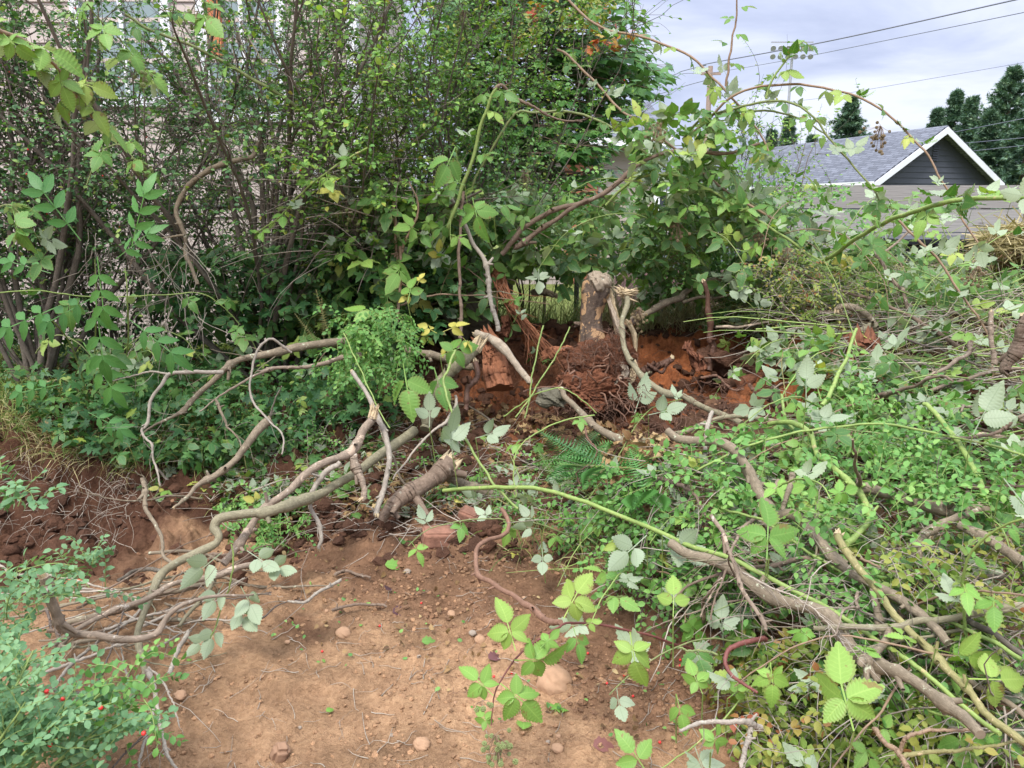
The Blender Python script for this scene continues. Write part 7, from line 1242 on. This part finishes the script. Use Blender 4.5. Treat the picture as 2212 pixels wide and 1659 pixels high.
leafset('three big toothed leaves left of the red block', [(*q(1, 1, 400, 690), 4.0, 3.0, .26, 3, .75, UPV), (*q(1, 1, 270, 400), 4.2, -.9, .2, 3, .85, UPV), (*q(1, 1, 430, 300), 4.2, .1, .15, 3, .7, UPV), (*q(1, 1, 640, 650), 4.2, 1.0, .2, 5, .6, UPV), (*q(1, 1, 600, 720), 4.1, 2.9, .2, 3, .5, UPV)])
leafset('large hanging bramble leaves in the centre of the thicket', [(*q(1, 0, 740, 950), 4.4, 3.4, .22, 3, .55, UPV), (*q(1, 0, 850, 1280), 4.5, 3.0, .22, 5, .6, UPV), (*q(1, 0, 800, 1200), 4.5, -1.0, .12, 3, .6, UPV), (*q(1, 0, 980, 1340), 4.5, 1.4, .14, 3, .4, UPV)])
e = tag(empty('bramble_shoot', P(945, 745, 4.3)), 'yellow leaved shoot between the bramble leaves and the red block', 'shoot')
for (x, y, a, s) in [(620, 500, -.9, .11), (660, 490, 1.0, .13), (650, 560, 2.6, .1), (490, 190, .3, .08), (470, 240, -2.2, .08), (790, 530, 2.6, .08)]: u, v = q(1, 1, x, y); handleaf(e, u, v, 4.3, a, s, 3, .5, UPV, M_yel, seed=x % 2)
# generic bramble leaves over the pile
cloud('cut_bramble_leaves', 'bramble leaves, many pale side up, over the upper pile', 'leaves', M_bramble, [(1500, 700), (1700, 600), (2000, 560), (2240, 600), (2240, 1100), (2000, 950), (1750, 800)], 0, 0, 260, BLF, .105, kind='stuff', surf=True, lift=(0, .2), flip=.4, front=.2)
cloud('cut_bramble_leaves', 'bramble leaves mixed into the lower pile', 'leaves', M_bramble, [(1120, 1070), (1500, 1000), (1800, 1000), (2240, 1100), (2240, 1659), (1900, 1659), (1700, 1400), (1350, 1260)], 0, 0, 330, BL5 + BL3, .08, kind='stuff', surf=True, lift=(-.04, .06), flip=.3, front=.2)
cloud('cut_bramble_leaves', 'scattered bramble leaves around the log and the mound foot', 'leaves', M_bramble, [(450, 960), (1100, 930), (1350, 1000), (1250, 1090), (500, 1110)], 0, 0, 170, BL5 + BL3, .09, kind='stuff', surf=True, lift=(0, .05), flip=.5, front=.2)
PILE = [(1100, 1080), (1500, 960), (1800, 850), (2240, 850), (2240, 1659), (1650, 1659), (1620, 1420), (1350, 1280)]
rods('brush_twigs', 'grey brown dead twigs all through the lower pile', M_twig, PILE, 620, .34, .0026, dirm=(1.2, .8, .3), dirb=(.5, -.4, -.1), lift=(-.04, .12)); rods('brush_twigs', 'dark thin twigs in the brush pile', M_twigd, PILE, 320, .3, .0032, dirm=(1, .8, .3), dirb=(.4, -.3, -.1), lift=(-.06, .06)); rods('green_stalks', 'bright green bramble stalks threaded through the pile', M_canel, PILE, 170, .4, .0024, dirm=(1, .6, .3), dirb=(.5, -.2, 0), lift=(-.03, .1), wob=.06)
UP = [(1420, 640), (1750, 570), (2240, 530), (2240, 850), (1950, 800), (1780, 740), (1480, 715)]
rods('brush_twigs', 'grey twigs heaped on the upper pile', M_twig, UP, 460, .5, .003, dirm=(1.2, .6, .35), lift=(-.03, .2)); rods('green_stalks', 'straight green stalks heaped on the upper pile', M_canel, UP, 170, .7, .0042, dirm=(1.2, .5, .25), dirb=(.3, 0, .12), lift=(-.02, .2), wob=.04); rods('straw_stalks', 'dry straw stalks under the upper pile', M_straw, UP, 700, .4, .0014, dirm=(1, .6, .3), lift=(-.06, .12))
rods('brush_twigs', 'tangled dead twigs inside the left thicket', M_twigd, [(0, 150), (900, 100), (900, 560), (0, 620)], 620, .5, .0026, 4.7, 6.2, (1, .6, .8), surf=False, wob=.16, sides=4); rods('brush_twigs', 'pale dead twigs inside the left thicket', M_pale, [(180, 480), (420, 480), (460, 720), (300, 760), (230, 640)], 60, .4, .0022, 4.3, 4.7, (.4, .3, .5), surf=False, dirb=(.1, 0, -1), wob=.2); rods('brush_twigs', 'grey twigs sweeping right of the dark trunks', M_twig, [(650, 330), (900, 320), (930, 520), (660, 560)], 150, .6, .0028, 4.9, 5.6, (.6, .5, .25), surf=False, dirb=(-1, 0, .1), wob=.07)
rods('brush_twigs', 'thin twigs over the litter between the branches', M_twig, [(430, 940), (900, 870), (1350, 1000), (1250, 1090), (900, 1160), (450, 1120)], 620, .26, .0018, dirm=(1, .6, .2), lift=(0, .06)); blades('litter_grass', 'green and dry grass blades over the litter', M_grass, [(430, 940), (900, 900), (1350, 1000), (1300, 1100), (900, 1100), (450, 1100)], 1100, .2, .0016, lean=1.3)
